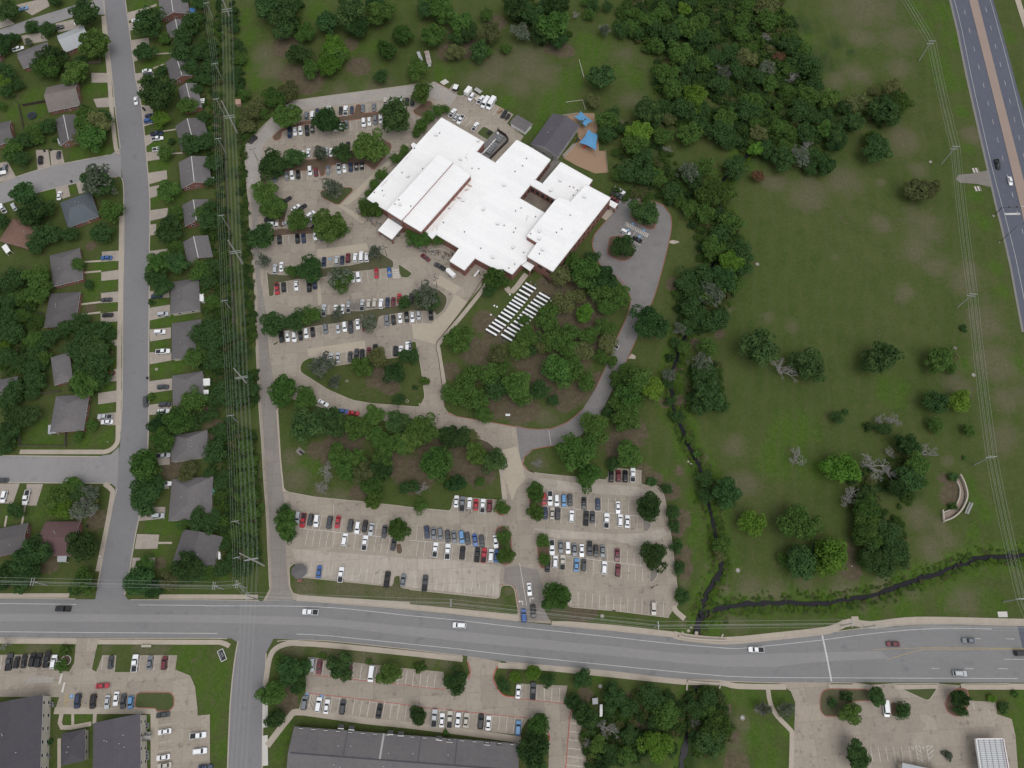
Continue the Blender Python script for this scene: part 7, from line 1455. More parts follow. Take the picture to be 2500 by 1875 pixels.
# ------------------------------------------------------------------ yard things round the school
def trailer(s, L_, W_, z0, hgt, m, label, ang_s, v_nose=False, name='trailer', flat=False):
    p = Wp(s, z0)[0]; q = Wp(ang_s, z0)[0]; d = q - p; rz = math.atan2(d.y, d.x)
    root = tag(empty(name, (p.x, p.y, .03), rz), label, 'trailer')
    mb = MB(); l, w = L_ / 2, W_ / 2
    poly = [Vector((-l, -w, 0)), Vector((l, -w, 0)), Vector((l + (.7 if v_nose else 0), 0, 0)), Vector((l, w, 0)), Vector((-l, w, 0))] if v_nose else [Vector((-l, -w, 0)), Vector((l, -w, 0)), Vector((l, w, 0)), Vector((-l, w, 0))]
    mb.prism(poly, .5, .5 + hgt, M[m]); mb.build('deck' if flat else 'box', root)
    if not flat:
        mb = MB(); mb.box((0, 0, .5 + hgt + .02), (L_ * .94, W_ * .92, .04), M['white']); mb.build('roof_sheet', root)
    mb = MB(); mb.tube([(l, -w * .5, .45), (l + 1.4, 0, .45), (l, w * .5, .45)], .06, M['dark_metal'], 5); mb.build('drawbar', root)
    for x in (-.5, .4):
        for y in (-w - .05, w + .05):
            mb = MB(); mb.tube([(x, y - .1, .34), (x, y + .1, .34)], .34, M['tyre'], 10); mb.build('wheel', root)
    return root
trailer('B2 335,556', 4.3, 2.0, 1.4, 1.9, 'white', 'white enclosed trailer hitched behind the dark pickup', 'B2 300,525', True)
trailer('S6 520,270', 4.2, 2.3, 1.5, 2.2, 'white', 'white box trailer parked at the end of the staff bays', 'S6 590,180')
trailer('S6 712,412', 2.8, 2.0, .7, .25, 'cream', 'cream flatbed trailer behind a white pickup', 'S6 770,380', flat=True)
trailer('S6 725,258', 4.0, 2.0, .6, .2, 'grey_siding', 'weathered grey flat trailer on the grass', 'S6 660,215', flat=True)
trailer('S6 270,205', 3.2, 2.4, .9, 1.2, 'dark_metal', 'trailer under a black cover in its own small bay', 'S6 245,255')
trailer('S6 1325,785', 3.6, 1.5, .6, .3, 'dark_metal', 'small dark utility trailer at the end of the staff bays', 'S6 1280,850', flat=True)
root = tag(empty('pallet_stack', (*Wp('S6 1165,665', .6)[0].xy, .03), .9), 'brown load of wooden pallets and cartons in the staff bays', 'pallets')
for i in range(9):
    mb = MB(); mb.box((rnd.uniform(-1.3, 1.3), rnd.uniform(-.7, .7), .25 + .22 * (i % 4)), (1.1, .9, .2), M['carton' if i % 2 else 'play'] if 'carton' in M else M['play'], rnd.uniform(-.4, .4)); mb.build('pallet', root)
def van_like(s, to, L_, W_, Hh, label, bus):
    p = Wp(s, 1.4)[0]; q = Wp(to, 1.4)[0]; d = q - p
    root = tag(empty('minibus' if bus else 'van', (p.x, p.y, .03), math.atan2(d.y, d.x)), label, 'bus' if bus else 'van')
    l, w = L_ / 2, W_ / 2; mb = MB(); sec = []
    prof = [(l, .5, .9, w * .8), (l - .3, .35, 1.15, w * .92), (l - 1.1, .35, 1.3, w), (l - 1.7, .35, Hh * .97, w), (-l + .15, .35, Hh, w), (-l, .45, Hh * .93, w * .95)]
    k = mb.mi(M['pw']); rings = []
    for x, z0, z1, hw in prof:
        b = len(mb.v); mb.v += [(x, y, z) for y, z in [(-hw, z0), (-hw, z1 - .25), (-hw * .85, z1), (hw * .85, z1), (hw, z1 - .25), (hw, z0)]]; rings.append(b)
    for a, b in zip(rings[:-1], rings[1:]):
        for j in range(6): mb.f.append((a + j, a + (j + 1) % 6, b + (j + 1) % 6, b + j)); mb.m.append(k)
    for b in (rings[0], rings[-1]): mb.f.append(tuple(b + j for j in range(6))); mb.m.append(k)
    mb.build('body', root)
    mb = MB(); mb.face([(l - 1.08, -w * .88, 1.36), (l - 1.08, w * .88, 1.36), (l - 1.62, w * .82, Hh * .93), (l - 1.62, -w * .82, Hh * .93)], M['glass']); o = mb.build('windscreen', root); o.location = (.04, 0, .03)
    for y in (-1, 1):
        n = 4 if bus else 3
        for i in range(n):
            mb = MB(); mb.box((l - 2.4 - i * (L_ - 3) / n, y * (w + .005), Hh * .68), ((L_ - 3) / n * .8, .03, Hh * .22), M['glass']); mb.build('side_window', root)
    for x in (-l + 1.1, l - 1.0):
        for y in (-w * .92, w * .92):
            mb = MB(); mb.tube([(x, y - .12, .38), (x, y + .12, .38)], .38, M['tyre'], 10); mb.build('wheel', root)
van_like('S6 868,488', 'S6 800,590', 6.6, 2.1, 2.5, 'long white passenger van beside the white minibus', False)
van_like('S6 985,510', 'S6 900,640', 7.2, 2.4, 2.9, 'white minibus with dark side windows in the staff bays', True)

# chillers, pipes and yard fence
def chiller(s, to, nx_, label):
    p = Wp(s, 2.0)[0]; q = Wp(to, 2.0)[0]; d = q - p; rz = math.atan2(d.y, d.x)
    root = tag(empty('chiller', (p.x, p.y, .03), rz), label, 'chiller', 'chillers in the service yard')
    Lx = 1.5 * nx_ + .3
    mb = MB(); mb.box((0, 0, 1.15), (Lx, 2.6, 1.9), M['grey_metal']); mb.build('cabinet', root)
    for i in range(nx_):
        for y in (-.65, .65):
            x = -Lx / 2 + .9 + 1.5 * i
            mb = MB(); mb.tube([(x, y, 2.1), (x, y, 2.28)], .56, M['dark_metal'], 14); f = mb.build('fan', root)
            mb = MB()
            for a in (0, 1.05, 2.1): mb.box((x, y, 2.295), (1.0, .12, .02), M['grey_metal'], a)
            mb.build('blade', f)
chiller('S6 1150,1212', 'S6 1190,1165', 2, 'grey chiller with four fans near the yard gate')
chiller('S6 985,1408', 'S6 1030,1350', 4, 'long grey chiller with eight fans in the service yard')
pp = Wp('S6 1070,1250 830,1520 770,1545 690,1500', 2.2); mb = MB()
for off in (-.25, .25): mb.tube([p + Vector((off, off * .5, off * .3)) for p in pp], .16, M['white'], 8)
o = mb.build('coolant_pipe'); tag(o, 'white insulated pipes running along the long chiller', 'pipe')
root = tag(empty('water_softener', (*Wp('S6 1125,1120', 1)[0].xy, .03)), 'cluster of white pipe fittings in the yard corner', 'pipework')
mb = MB(); mb.tube([(-.5, 0, 0), (-.5, 0, 1.6), (.4, 0, 1.6), (.4, .4, .2)], .16, M['white'], 8); mb.build('riser_pipe', root)
mb = MB(); mb.tube([(0, -.5, 0), (0, -.5, 1.3)], .35, M['white'], 10); mb.build('tank', root)
def fence(s, h, m, label, step=2.5, board=.16, th=.05, closed=False, name='fence', gap=.02, panel=False):
    pts = Wp(s); root = tag(empty(name, (pts[0].x, pts[0].y, 0)), label, 'fence'); O = pts[0]
    pm = MB(); pm.box((0, 0, h / 2), (.12, .12, h + .08), M[m]); pme = pm.fixn('fence_post'); bmz = {}
    for a, b in zip(pts[:-1], pts[1:]):
        d = b - a; L_ = d.length; n = max(1, round(L_ / step)); ang = math.atan2(d.y, d.x)
        for i in range(n):
            q = a.lerp(b, i / n) - O; link('fence_post', pme, root, (q.x, q.y, 0), ang)
            c = a.lerp(b, (i + .5) / n) - O; key = round(L_ / n, 2)
            if key not in bmz:
                mb = MB(); mb.box((0, 0, h * .5), (key - .14, th, h * .92), M[m]); bmz[key] = mb.fixn('fence_panel')
            link('fence_panel', bmz[key], root, (c.x, c.y, 0), ang)
    q = pts[-1] - O; link('fence_post', pme, root, (q.x, q.y, 0))
    return root
M['yard_fence'] = nmat('dark_fence', [(.045, .035, .03), (.06, .045, .04)], (.5, 3))
fence('S6 1115,1083 1290,1200 1338,1280 1310,1320 970,1659', 2.2, 'yard_fence', 'dark screen fence round the chiller yard', th=.08)
fence('S6 1105,1090 935,1270 690,1500', 1.4, 'grey_siding', 'grey low fence between the yard and small lawn', th=.06)
fence('C0 165,215 168,300 540,302 545,182', 1.7, 'wood', 'grey wooden fence round the corner lawn of the patio house')
fence('A0 160,850 205,1075', 1.7, 'wood', 'wooden fence left of the trampoline yard')
fence('A0 190,862 370,830', 1.6, 'yard_fence', 'dark low fence above the trampoline')
fence('A0 710,520 820,512 815,470', 1.7, 'wood', 'grey wooden fence corner by the upper street')
fence('C1 45,728 250,722', 1.7, 'wood', 'wooden fence across the yards under the hedge')
fence('B0 240,895 360,888', 1.7, 'wood', 'wooden fence behind the earth patch house')
fence('B0 320,1535 500,1515', 1.7, 'wood', 'wooden fence below the dark tree mass')
fence('A0 240,1060 300,1190', 1.7, 'wood', 'wooden fence beside the ridge capped house')
fence('S4 995,720 1060,640 1180,720 1290,850', 1.2, 'dark_metal', 'dark railing round the sunken steps below the east wing', th=.03)
fence('S2 955,560 1100,400', 1.2, 'grey_siding', 'low grey fence along the playground edge', th=.03)
fence('S2 1455,480 1468,610 1483,738', 1.0, 'cream', 'pale low rail on the right of the playground', th=.05)
fence('S2 945,66 1130,38', 1.0, 'cream', 'pale low rail above the classroom building', th=.05)
fence('A1 140,920 160,1100 165,1300 180,1500 B1 185,0 200,200 225,500 240,800 245,980', 1.8, 'rail_wood' if 'rail_wood' in M else 'wood', 'long brown fence beneath the power lines', step=3.5)
fence('A2 1265,830 1400,812 1425,890', .35, 'cream', 'pale timber edge of the small garden plot', th=.12, step=3)
o = MB(); o.tube(Wp('A2 1372,482 1412,625', .2), [.12, .16], M['cream'], 7); tag(o.build('fallen_pole'), 'pale fallen pole lying on the north meadow', 'log')
# retaining wall by the queue and porch planters
def wall_along(s, h, th, m, label, name='wall', cat='wall', z0=-.1, parts=True, sm=True):
    P = Wp(s); P = smooth(P, 4) if sm and len(P) > 2 else P
    root = tag(empty(name, (P[0].x, P[0].y, 0)), label, cat); kerb_along([p - P[0] for p in P], M[m], root, h=h - .06 - z0, w=th, z=z0, name='wall_body'); kerb_along([p - P[0] for p in P], M['cap'], root, h=.06, w=th + .08, z=h - .06, name='coping'); return root
M['cap'] = mat('pale_cap', (.38, .34, .29))
wall_along('S3 960,845 1040,830 1120,828 1205,865', .7, .35, 'cream', 'curved pale wall beside the head of the queue')
wall_along('C4 1130,530 1165,600 1187,690 1172,760 1130,830 1070,880 1000,908', 1.5, .45, 'cap', 'long outer curved wall on the meadow near the highway')
wall_along('C4 1110,585 1133,640 1130,710 1108,765', .8, .35, 'cap', 'inner curved wall of the meadow planting')
wall_along('C4 1055,815 1000,838', .8, .35, 'cream', 'short stub wall inside the curved meadow wall', sm=False)
wall_along('C4 995,815 1003,915', 1.0, .45, 'cream', 'end pier wall of the curved meadow wall', sm=False)
o = sheet('planting_floor', [[p for p in Wp('C4 1128,545 1160,610 1178,690 1165,755 1120,825 1070,870 1010,895 1005,845 1055,825 1110,770 1132,710 1133,640 1112,585')]], -.02, M['median']); o['label'] = 'paved strip inside the curved meadow wall'
for s, lab in (('S3 185,600 240,660 275,675', 'left'), ('S3 285,690 350,735 375,705', 'right'), ('S3 1300,1080 1385,1150', 'upper'), ('S3 1400,1170 1475,1210', 'lower')):
    wall_along(s, .6, .5, 'trim_stone', lab + ' stone planter wall under the porch edge', 'planter', 'planter', sm=False)
# bridge parapets and headwalls over the creek
M['bridge'] = nmat('bridge_brick', [(.20, .155, .13), (.17, .135, .115)], (.4, 3))
wall_along('D3 520,592 600,608 750,622 905,628', .9, .5, 'bridge', 'brown parapet over the creek on the school side', 'parapet', 'parapet', z0=-1.8)
wall_along('D3 590,955 720,968 860,975', .9, .5, 'bridge', 'brown parapet over the creek on the office side', 'parapet', 'parapet', z0=-1.8)
for s, lab in (('D3 545,555 590,600', 'upper left'), ('D3 880,575 858,615', 'upper right'), ('D3 585,1030 590,965', 'lower left'), ('D3 850,1015 862,975', 'lower right')):
    wall_along(s, .25, .4, 'cream', lab + ' concrete wing wall of the creek culvert', 'wing_wall', 'wall', z0=-1.6, sm=False)
# shade sails over the playground
def sail(s, zs, label):
    P = [Wp(s, z)[i] for i, z in enumerate(zs)]; c = sum(P, Vector()) / 4; root = tag(empty('shade_sail', (c.x, c.y, 0)), label, 'shade sail', 'blue shade sails over the playground'); n = 10; mb = MB(); k = mb.mi(M['sail'])
    for i in range(n + 1):
        for j in range(n + 1):
            u, v = i / n, j / n; q = P[0] * (1 - u) * (1 - v) + P[1] * u * (1 - v) + P[2] * u * v + P[3] * (1 - u) * v
            du = .17 * math.sin(math.pi * u) * (abs(v - .5) * 2) ** 2; dv = .17 * math.sin(math.pi * v) * (abs(u - .5) * 2) ** 2
            q = q.lerp(c, (du + dv) * .8); q.z += .5 * math.sin(math.pi * u) * math.sin(math.pi * v) - .3 * (du + dv)
            mb.v.append(tuple(q - Vector((c.x, c.y, 0))))
    for i in range(n):
        for j in range(n): a = i * (n + 1) + j; mb.f.append((a, a + 1, a + n + 2, a + n + 1)); mb.m.append(k)
    o = mb.build('canopy', root); sol = o.modifiers.new('thickness', 'SOLIDIFY'); sol.thickness = .02
    for p in P:
        q = p - Vector((c.x, c.y, 0)); mb = MB(); mb.tube([(q.x, q.y, 0), (q.x, q.y, p.z + .15)], .09, M['cream'], 7); mb.build('sail_post', root)
sail('S2 1160,8 1302,125 1220,190 1085,70', (4.5, 3.6, 4.2, 3.8), 'upper blue shade sail, the smaller one behind a tree')
sail('S2 1250,222 1372,282 1345,476 1143,382', (4.6, 3.8, 4.4, 3.8), 'large lower blue shade sail over the wood chips')
root = tag(empty('slide', (*Wp('S2 1210,430', .6)[0].xy, 0), .8), 'red playground slide at the edge of the large sail', 'slide')
M['play_red'] = mat('play_red', (.45, .06, .03), .4); M['play_yellow'] = mat('play_yellow', (.5, .34, .05), .4)
mb = MB(); mb.face([(-1.2, -.35, .1), (1.0, -.35, 1.5), (1.0, .35, 1.5), (-1.2, .35, .1)], M['play_red']); 
for y in (-.38, .38): mb.tube([(-1.2, y, .2), (1.0, y, 1.65)], .07, M['play_red'], 5)
mb.build('chute', root); mb = MB(); mb.box((1.4, 0, .75), (.8, .8, 1.5), M['play_red']); mb.build('platform', root)
root = tag(empty('play_frame', (*Wp('S2 1125,350', 1)[0].xy, 0), .6), 'yellow and black play frame beside the classroom wall', 'play frame')
for x in (-.8, .8):
    for y in (-.8, .8):
        mb = MB(); mb.tube([(x, y, 0), (x, y, 2.2)], .08, M['play_yellow'], 6); mb.build('post', root)
mb = MB(); mb.box((0, 0, 1.2), (1.6, 1.6, .1), M['dark_metal']); mb.build('deck', root)
root = tag(empty('picnic_table', (*Wp('S6 950,1110', .6)[0].xy, .12), .9), 'dark picnic table on the small yard lawn', 'table')
mb = MB(); mb.box((0, 0, .75), (2.4, .9, .06), M['bin']); mb.build('tabletop', root)
for y in (-.8, .8):
    mb = MB(); mb.box((0, y, .45), (2.4, .3, .05), M['bin']); mb.build('bench', root)
for x in (-.8, .8):
    mb = MB(); mb.box((x, 0, .36), (.08, 1.3, .72), M['bin']); mb.build('leg', root)
for s, to, lab in (('B2 480,522', 0.5, 'grey covered serving cart beside the porch'), ('B2 535,565', .9, 'white serving table on the paving below the porch'), ('B2 550,545', .9, 'second white serving table heaped with covers')):
    p = Wp(s, .7)[0]; root = tag(empty('serving_table', (p.x, p.y, .03), to), lab, 'table', None)
    mb = MB(); mb.box((0, 0, .72), (2.2, .8, .05), M['cloth' if 'white' in lab else 'grey_metal']); mb.build('tabletop', root)
    for x in (-1, 1):
        mb = MB(); mb.box((x, 0, .35), (.05, .7, .7), M['grey_metal']); mb.build('leg', root)
    for i in range(3):
        mb = MB(); mb.box((-.7 + .65 * i, rnd.uniform(-.1, .1), .86), (.45, .5, .22), M['white']); mb.build('food_tray', root)
for s, lab in (('S5 620,325', 'white round paper sack nearest the walkway corner'), ('S5 305,550', 'largest white sack on the lawn left of the tables'), ('S5 358,572', 'small white sack beside the largest one'), ('S5 238,735', 'white sack on the lawn by the dry path'), ('S5 1455,452', 'white sack right of the eastern tables'), ('S5 835,1070', 'white sack under the tree over the tables')):
    p = Wp(s, .2)[0]; mb = MB(); mb.tube([(0, 0, 0), (0, 0, .3), (0, 0, .55), (0, 0, .7)], [.34, .42, .3, .1], M['cloth'], 9); o = mb.build('sack', None, (p.x, p.y, -.05)); tag(o, lab, 'sack')

# ------------------------------------------------------------------ small things round the houses and roads
def tramp(s, r, h, label, ring='dark_metal'):
    p = Wp(s, h)[0]; root = tag(empty('trampoline', (p.x, p.y, 0)), label, 'trampoline')
    mb = MB(); mb.tube([(0, 0, h - .02), (0, 0, h)], r, M['bin'], 24); mb.build('jumping_mat', root)
    ring_p = [Vector((r * math.cos(t), r * math.sin(t), h)) for t in [i * math.pi / 12 for i in range(25)]]
    mb = MB(); mb.tube(ring_p, .12, M['grey_metal' if ring == 'g' else 'navy_ring'], 6); mb.build('rim', root)
    for i in range(6):
        a = i * 1.047; mb = MB(); mb.tube([(r * math.cos(a), r * math.sin(a), 0), (r * math.cos(a), r * math.sin(a), h)], .04, M['grey_metal'], 5); mb.build('leg', root)
M['navy_ring'] = mat('navy_pad', (.03, .05, .12), .6)
tramp('A0 256,934', 2.0, .9, 'round trampoline with a navy rim in a fenced yard')
tramp('B1 110,965', 1.5, .6, 'round black trampoline in the yard under the cables', 'g')
def mring(s, r, label):
    p = Wp(s)[0]; root = tag(empty('manhole', (p.x, p.y, -.05)), label, 'manhole')
    ring_p = [Vector((r * math.cos(t), r * math.sin(t), .12)) for t in [i * math.pi / 9 for i in range(19)]]
    mb = MB(); mb.tube(ring_p, .13, M['kerb'], 5); mb.build('concrete_ring', root); mb = MB(); mb.tube([(0, 0, 0), (0, 0, .14)], r * .7, M['grey_metal'], 12); mb.build('cover', root)
for s, r, lab in (('C3 1000,1302', .75, 'concrete manhole ring on the meadow near the creek fork'), ('D3 1038,1252', .75, 'concrete manhole ring on the lawn below the road'), ('B4 1102,1160', .7, 'concrete manhole ring above the olive meadow tree'), ('B4 1250,1379', .7, 'pale manhole ring beside the highway cables'), ('B3 1158,481', .7, 'manhole ring on the meadow beside the creek belt'), ('A4 901,1312', .65, 'manhole ring near the upper meadow poles'), ('D2 1545,997', .6, 'manhole ring on the verge by the office lot'), ('D2 1560,428', .6, 'manhole ring on the verge below the east lot'), ('B0 1268,1332', .5, 'square lawn manhole in front of an east house'), ('B1 1152,1428', .5, 'manhole ring on the triangular island'), ('B1 1640,1590', .6, 'manhole ring at the right tip of the triangular island')):
    mring(s, r, lab)
def pad(s, z, m, label, name='concrete_pad'):
    mb = MB(); mb.prism(ccw([Vector((p.x, p.y, 0)) for p in Wp(s)]), -.1, z, M[m]); o = mb.build(name); tag(o, label, 'slab')
pad('B3 445,295 470,285 520,295 525,305 480,318 448,310', .06, 'walk', 'pale concrete apron outside the east car park kerb')
pad('B3 110,1245 140,1205 172,1225 170,1250', .06, 'walk', 'pale concrete apron outside the loop road kerb')
pad('D4 1443,393 1520,391 1526,437 1450,437', .15, 'white_walk', 'pale square utility slab beside the last meadow pole')
pad('D4 258,432 315,430 320,460 265,460', .12, 'walk', 'square concrete slab behind the roadside footpath')
pad('C1 735,340 765,302 815,345 775,375', .2, 'gravel', 'stone drain inlet at the west end of the wooded island')
pad('A2 245,665 290,640 320,665 275,690', .08, 'white_walk', 'pale broken slab beyond the north drive corner')
mb = MB(); mb.tube(Wp('C1 770,338 800,362', .18), [.42, .3], M['bin'], 8); tag(mb.build('drain_pipe'), 'dark drain pipe mouth in the wooded island', 'pipe')
# sign on the corner lawn: a dark board in a white frame, lettering too small to read
p = Wp('D1 137,745', .5)[0]; q = Wp('D1 155,790', .5)[0]; rz = math.atan2((q - p).y, (q - p).x)
root = tag(empty('name_sign', (p.x, p.y, -.05), rz), 'dark low sign bed in a white frame on the corner lawn', 'sign')
mb = MB(); mb.box((0, 0, .15), (3.9, 2.0, .2), M['bin']); mb.build('board', root)
for a in ((0, 1.0, 4.1, .14), (0, -1.0, 4.1, .14)):
    mb = MB(); mb.box((a[0], a[1], .2), (a[2], a[3], .36), M['white']); mb.build('frame', root)
for x in (-2.0, 2.0):
    mb = MB(); mb.box((x, 0, .2), (.14, 1.86, .36), M['white']); mb.build('frame', root)
for y, L_ in ((-.55, 3.0), (.3, 1.6), (.0, 2.0)):
    mb = MB(); mb.box((rnd.uniform(-.3, .3), y, .256), (L_, .12, .012), M['grey_metal']); mb.build('panel_strip', root)
# kiosk with eight-sided roof
p = Wp('C1 765,1308', 2.6)[0]; root = tag(empty('kiosk', (p.x, p.y, .1)), 'eight sided kiosk with grey roof and white eaves', 'kiosk')
r = 2.9; O8 = [(r * math.cos(math.pi / 8 + i * math.pi / 4) * 1.08, r * math.sin(math.pi / 8 + i * math.pi / 4), 2.5) for i in range(8)]
mb = MB()
for i in range(8): mb.face([O8[i], O8[(i + 1) % 8], (0, 0, 3.5)], M['shingle_grey'])
mb.build('roof', root); mb = MB()
for i in range(8):
    a, b = O8[i], O8[(i + 1) % 8]; mb.face([(a[0], a[1], 2.25), (b[0], b[1], 2.25), (b[0], b[1], 2.49), (a[0], a[1], 2.49)], M['white'])
mb.build('fascia', root); mb = MB(); mb.prism([Vector((x * .8, y * .8, 0)) for x, y, _ in O8], 0, 2.24, M['white']); mb.build('wall', root)
mb = MB(); mb.box((0, -3.2, .4), (1.7, .9, .8), M['brick']); mb.build('brick_step', root)
# flagpole bed
p = Wp('D0 536,788')[0]; root = tag(empty('flag_bed', (p.x, p.y, .0)), 'round flower bed with a pale rim at the apartment corner', 'flower bed')
mb = MB(); mb.tube([Vector((1.75 * math.cos(t), 1.75 * math.sin(t), .2)) for t in [i * math.pi / 10 for i in range(21)]], .14, M['white_walk'], 6); mb.build('rim', root)
mb = MB(); mb.tube([(0, 0, -.05), (0, 0, .16)], 1.6, M['mulch'], 16); mb.build('bed', root)
p = Wp('D0 536,800')[0]; root = tag(empty('flagpole', (p.x, p.y, 0)), 'slim flagpole flying a white and red banner', 'flag')
mb = MB(); mb.tube([(0, 0, 0), (0, 0, 9)], [.07, .04], M['white'], 7); mb.build('pole_shaft', root)
M['flag_red'] = mat('flag_red', (.40, .03, .05)); M['flag_white'] = mat('flag_white', (.72, .72, .72)); M['flag_blue'] = mat('flag_blue', (.03, .06, .25))
mb = MB()
for (x0, x1, y0, y1, m) in ((-1.4, -.5, 0, .9, 'flag_blue'), (-2.2, -1.4, .0, .45, 'flag_white'), (-2.2, -1.4, -.45, 0, 'flag_red'), (-1.4, -.5, -.45, 0, 'flag_red')):
    pass
mb.face([(-.08, -.1, 8.9), (-1.9, -.45, 8.75), (-1.9, -.25, 8.25), (-.08, .1, 8.4)], M['flag_white']); mb.face([(-.08, .1, 8.4), (-1.9, -.25, 8.25), (-1.9, -.05, 7.75), (-.08, .3, 7.9)], M['flag_red'])
mb.build('flag', root)
# filling-station canopy and shop roof edge
cp = Wp('D4 1270,1422 1492,1420 1560,1800 1325,1800', 5.2); c = sum(cp, Vector()) / 4
root = tag(empty('station_canopy', (c.x, c.y, 0)), 'white ribbed filling-station canopy with a pink edge', 'canopy')
rel = [p - Vector((c.x, c.y, 5.2)) for p in cp]; mb = MB(); mb.prism(ccw([Vector((p.x, p.y, 0)) for p in rel]), 4.3, 4.9, M['canopy_deck'] if 'canopy_deck' in M else M['metal_roof']); mb.build('deck', root)
M['pink'] = mat('pink_fascia', (.42, .16, .19), .5)
for i in range(4):
    a, b = rel[i], rel[(i + 1) % 4]; d = (b - a).normalized(); n_ = Vector((-d.y, d.x, 0)); ang = math.atan2(d.y, d.x); m_ = (a + b) / 2
    mb = MB(); mb.box((m_.x, m_.y, 4.85), ((b - a).length + .2, .22, 1.0), M['white']); o = mb.build('parapet', root)
    o.location = (m_.x, m_.y, 0); 
    for v in o.data.vertices: v.co.x -= m_.x; v.co.y -= m_.y
    o.rotation_euler = (0, 0, ang)
    mb = MB(); mb.box((0, .14 if i in (0,) else -.14, 4.7), ((b - a).length + .3, .05, .8), M['pink']); q = mb.build('fascia', root, (m_.x, m_.y, 0), ang)
for k in range(5):
    t = (k + .5) / 5; a = rel[0].lerp(rel[1], t); b = rel[3].lerp(rel[2], t); mb = MB(); d = b - a; mm_ = (a + b) / 2
    mb.box((0, 0, 5.0), (d.length - .6, .18, .2), M['grey_metal']); mb.build('roof_beam', root, (mm_.x, mm_.y, 0), math.atan2(d.y, d.x))
for k in range(22):
    t = (k + .5) / 22; a = rel[0].lerp(rel[3], t); b = rel[1].lerp(rel[2], t); d = b - a; mm_ = (a + b) / 2
    mb = MB(); mb.box((0, 0, 4.93), (d.length - .4, .12, .06), M['white']); mb.build('rib', root, (mm_.x, mm_.y, 0), math.atan2(d.y, d.x))
for i in (0, 1):
    q = rel[i].lerp(rel[3 - i], .35).lerp(rel[1 - i], .25); mb = MB(); mb.box((q.x, q.y, 2.14), (.4, .4, 4.28), M['white']); mb.build('column', root)
house('D4 672,1652 672,1900 1000,1900 1000,1650', 'hip', 'metal_roof', 'flat pale shop roof just entering the bottom edge', 'cream', 4.0, .05, cat='building', name='shop_building', wins=False, vents=3, doors=False)
# white lean-to roofs and sheds
def shed(s, z, m, label, name='lean_to', cat='shed', posts=True):
    P = ccw([Vector((p.x, p.y, 0)) for p in Wp(s, z)]); c = sum(P, Vector()) / len(P); root = tag(empty(name, (c.x, c.y, 0)), label, cat)
    mb = MB(); mb.prism([p - c for p in P], z - .12, z, M[m]); mb.build('roof', root)
    if posts:
        for p in P:
            q = (p - c) * .92; mb = MB(); mb.box((q.x, q.y, (z - .125) / 2), (.12, .12, z - .125), M['white']); mb.build('post', root)
    else:
        mb = MB(); mb.prism([(p - c) * .9 for p in P], 0, z - .125, M[m]); mb.build('wall', root)
shed('C0 390,125 458,118 455,190 388,198', 2.4, 'metal_roof', 'pale blue patio cover on the corner lawn house')
shed('B0 12,340 48,315 85,370 50,395', 2.4, 'white', 'white patio cover beside the rust red roof')
shed('C0 465,1185 542,1182 535,1235 463,1232', 2.3, 'metal_roof', 'striped pale awning on the maroon house')
shed('B0 1615,722 1650,720 1650,780 1617,780', 2.2, 'white', 'white shed behind the square hip roofed house', posts=False)
shed('B0 1642,1408 1700,1405 1700,1462 1645,1465', 2.2, 'white', 'white shed behind the third hip roofed house', posts=False)
shed('B0 1645,1500 1690,1498 1690,1555 1647,1560', 2.2, 'white', 'smaller white shed below the other white shed', posts=False)
shed('C1 108,1130 130,1128 125,1212 108,1212', 2.0, 'white', 'narrow white lean-to at the house nearest the road', posts=False)
M['teal'] = mat('teal_sheet', (.10, .22, .18)); shed('C1 42,642 80,640 78,690 40,692', 2.2, 'teal', 'teal shed roof behind the large pale hip roof', posts=False)
M['blue_tarp'] = mat('blue_tarp', (.06, .16, .36)); shed('A0 1535,65 1580,62 1580,100 1538,102', 1.8, 'blue_tarp', 'blue tarpaulin cover in the top back yard')
shed('A0 1618,800 1656,795 1656,832 1620,832', 2.0, 'white', 'pinkish white shed roof in an upper back yard', posts=False)
shed('A0 470,1120 490,1165 475,1170 462,1122', 1.6, 'metal_roof', 'narrow pale lean-to on the ridge capped house', posts=False)
shed('A1 245,805 290,800 292,840 250,848', 2.0, 'trim_stone', 'brown shed at the foot of the line strip', posts=False)
shed('A1 40,1435 75,1432 75,1480 42,1482', 2.0, 'metal_roof', 'pale grey shed in the yard below the slim poles', posts=False)
shed('D2 1480,1095 1525,1090 1527,1140 1482,1145', 1.8, 'grey_metal', 'grey utility cabinet roof among the trees', posts=False)
shed('D2 1542,1145 1565,1142 1562,1240 1540,1245', 1.8, 'white', 'narrow white storage unit among the trees', posts=False)
shed('A0 0,1385 45,1378 48,1405 0,1412', 2, 'white', 'white porch roof at the picture edge', posts=True)
# wheelie bins, benches, signs
bb = MB(); bb.box((0, 0, .5), (.6, .7, 1.0), M['bin'], 0, 1.12); b_me = bb.fixn('wheelie_bin'); lb = MB(); lb.box((0, 0, 1.03), (.7, .82, .06), M['bin']); l_me = lb.fixn('lid')
for s, lab in (('A0 1160,878', 'dark bin nearest the street by the parked pair'), ('A0 1172,890', 'dark bin beside the one nearest the street'), ('A0 360,1222', 'left bin above the two side street drives'), ('A0 410,1212', 'right bin above the two side street drives'), ('B0 1194,1404', 'lone bin on the residential street kerb'), ('A0 578,1470', 'lone bin on the upper side street'), ('C0 705,945', 'dark bin beside the maroon roofed house'), ('C0 1515,965', 'dark bin behind the lower east lawns')):
    p = Wp(s, .5)[0]; o = tag(link('wheelie_bin', b_me, None, (p.x, p.y, 0), rnd.uniform(-.3, .3)), lab, 'bin', 'dark wheelie bins by the streets'); link('lid', l_me, o)
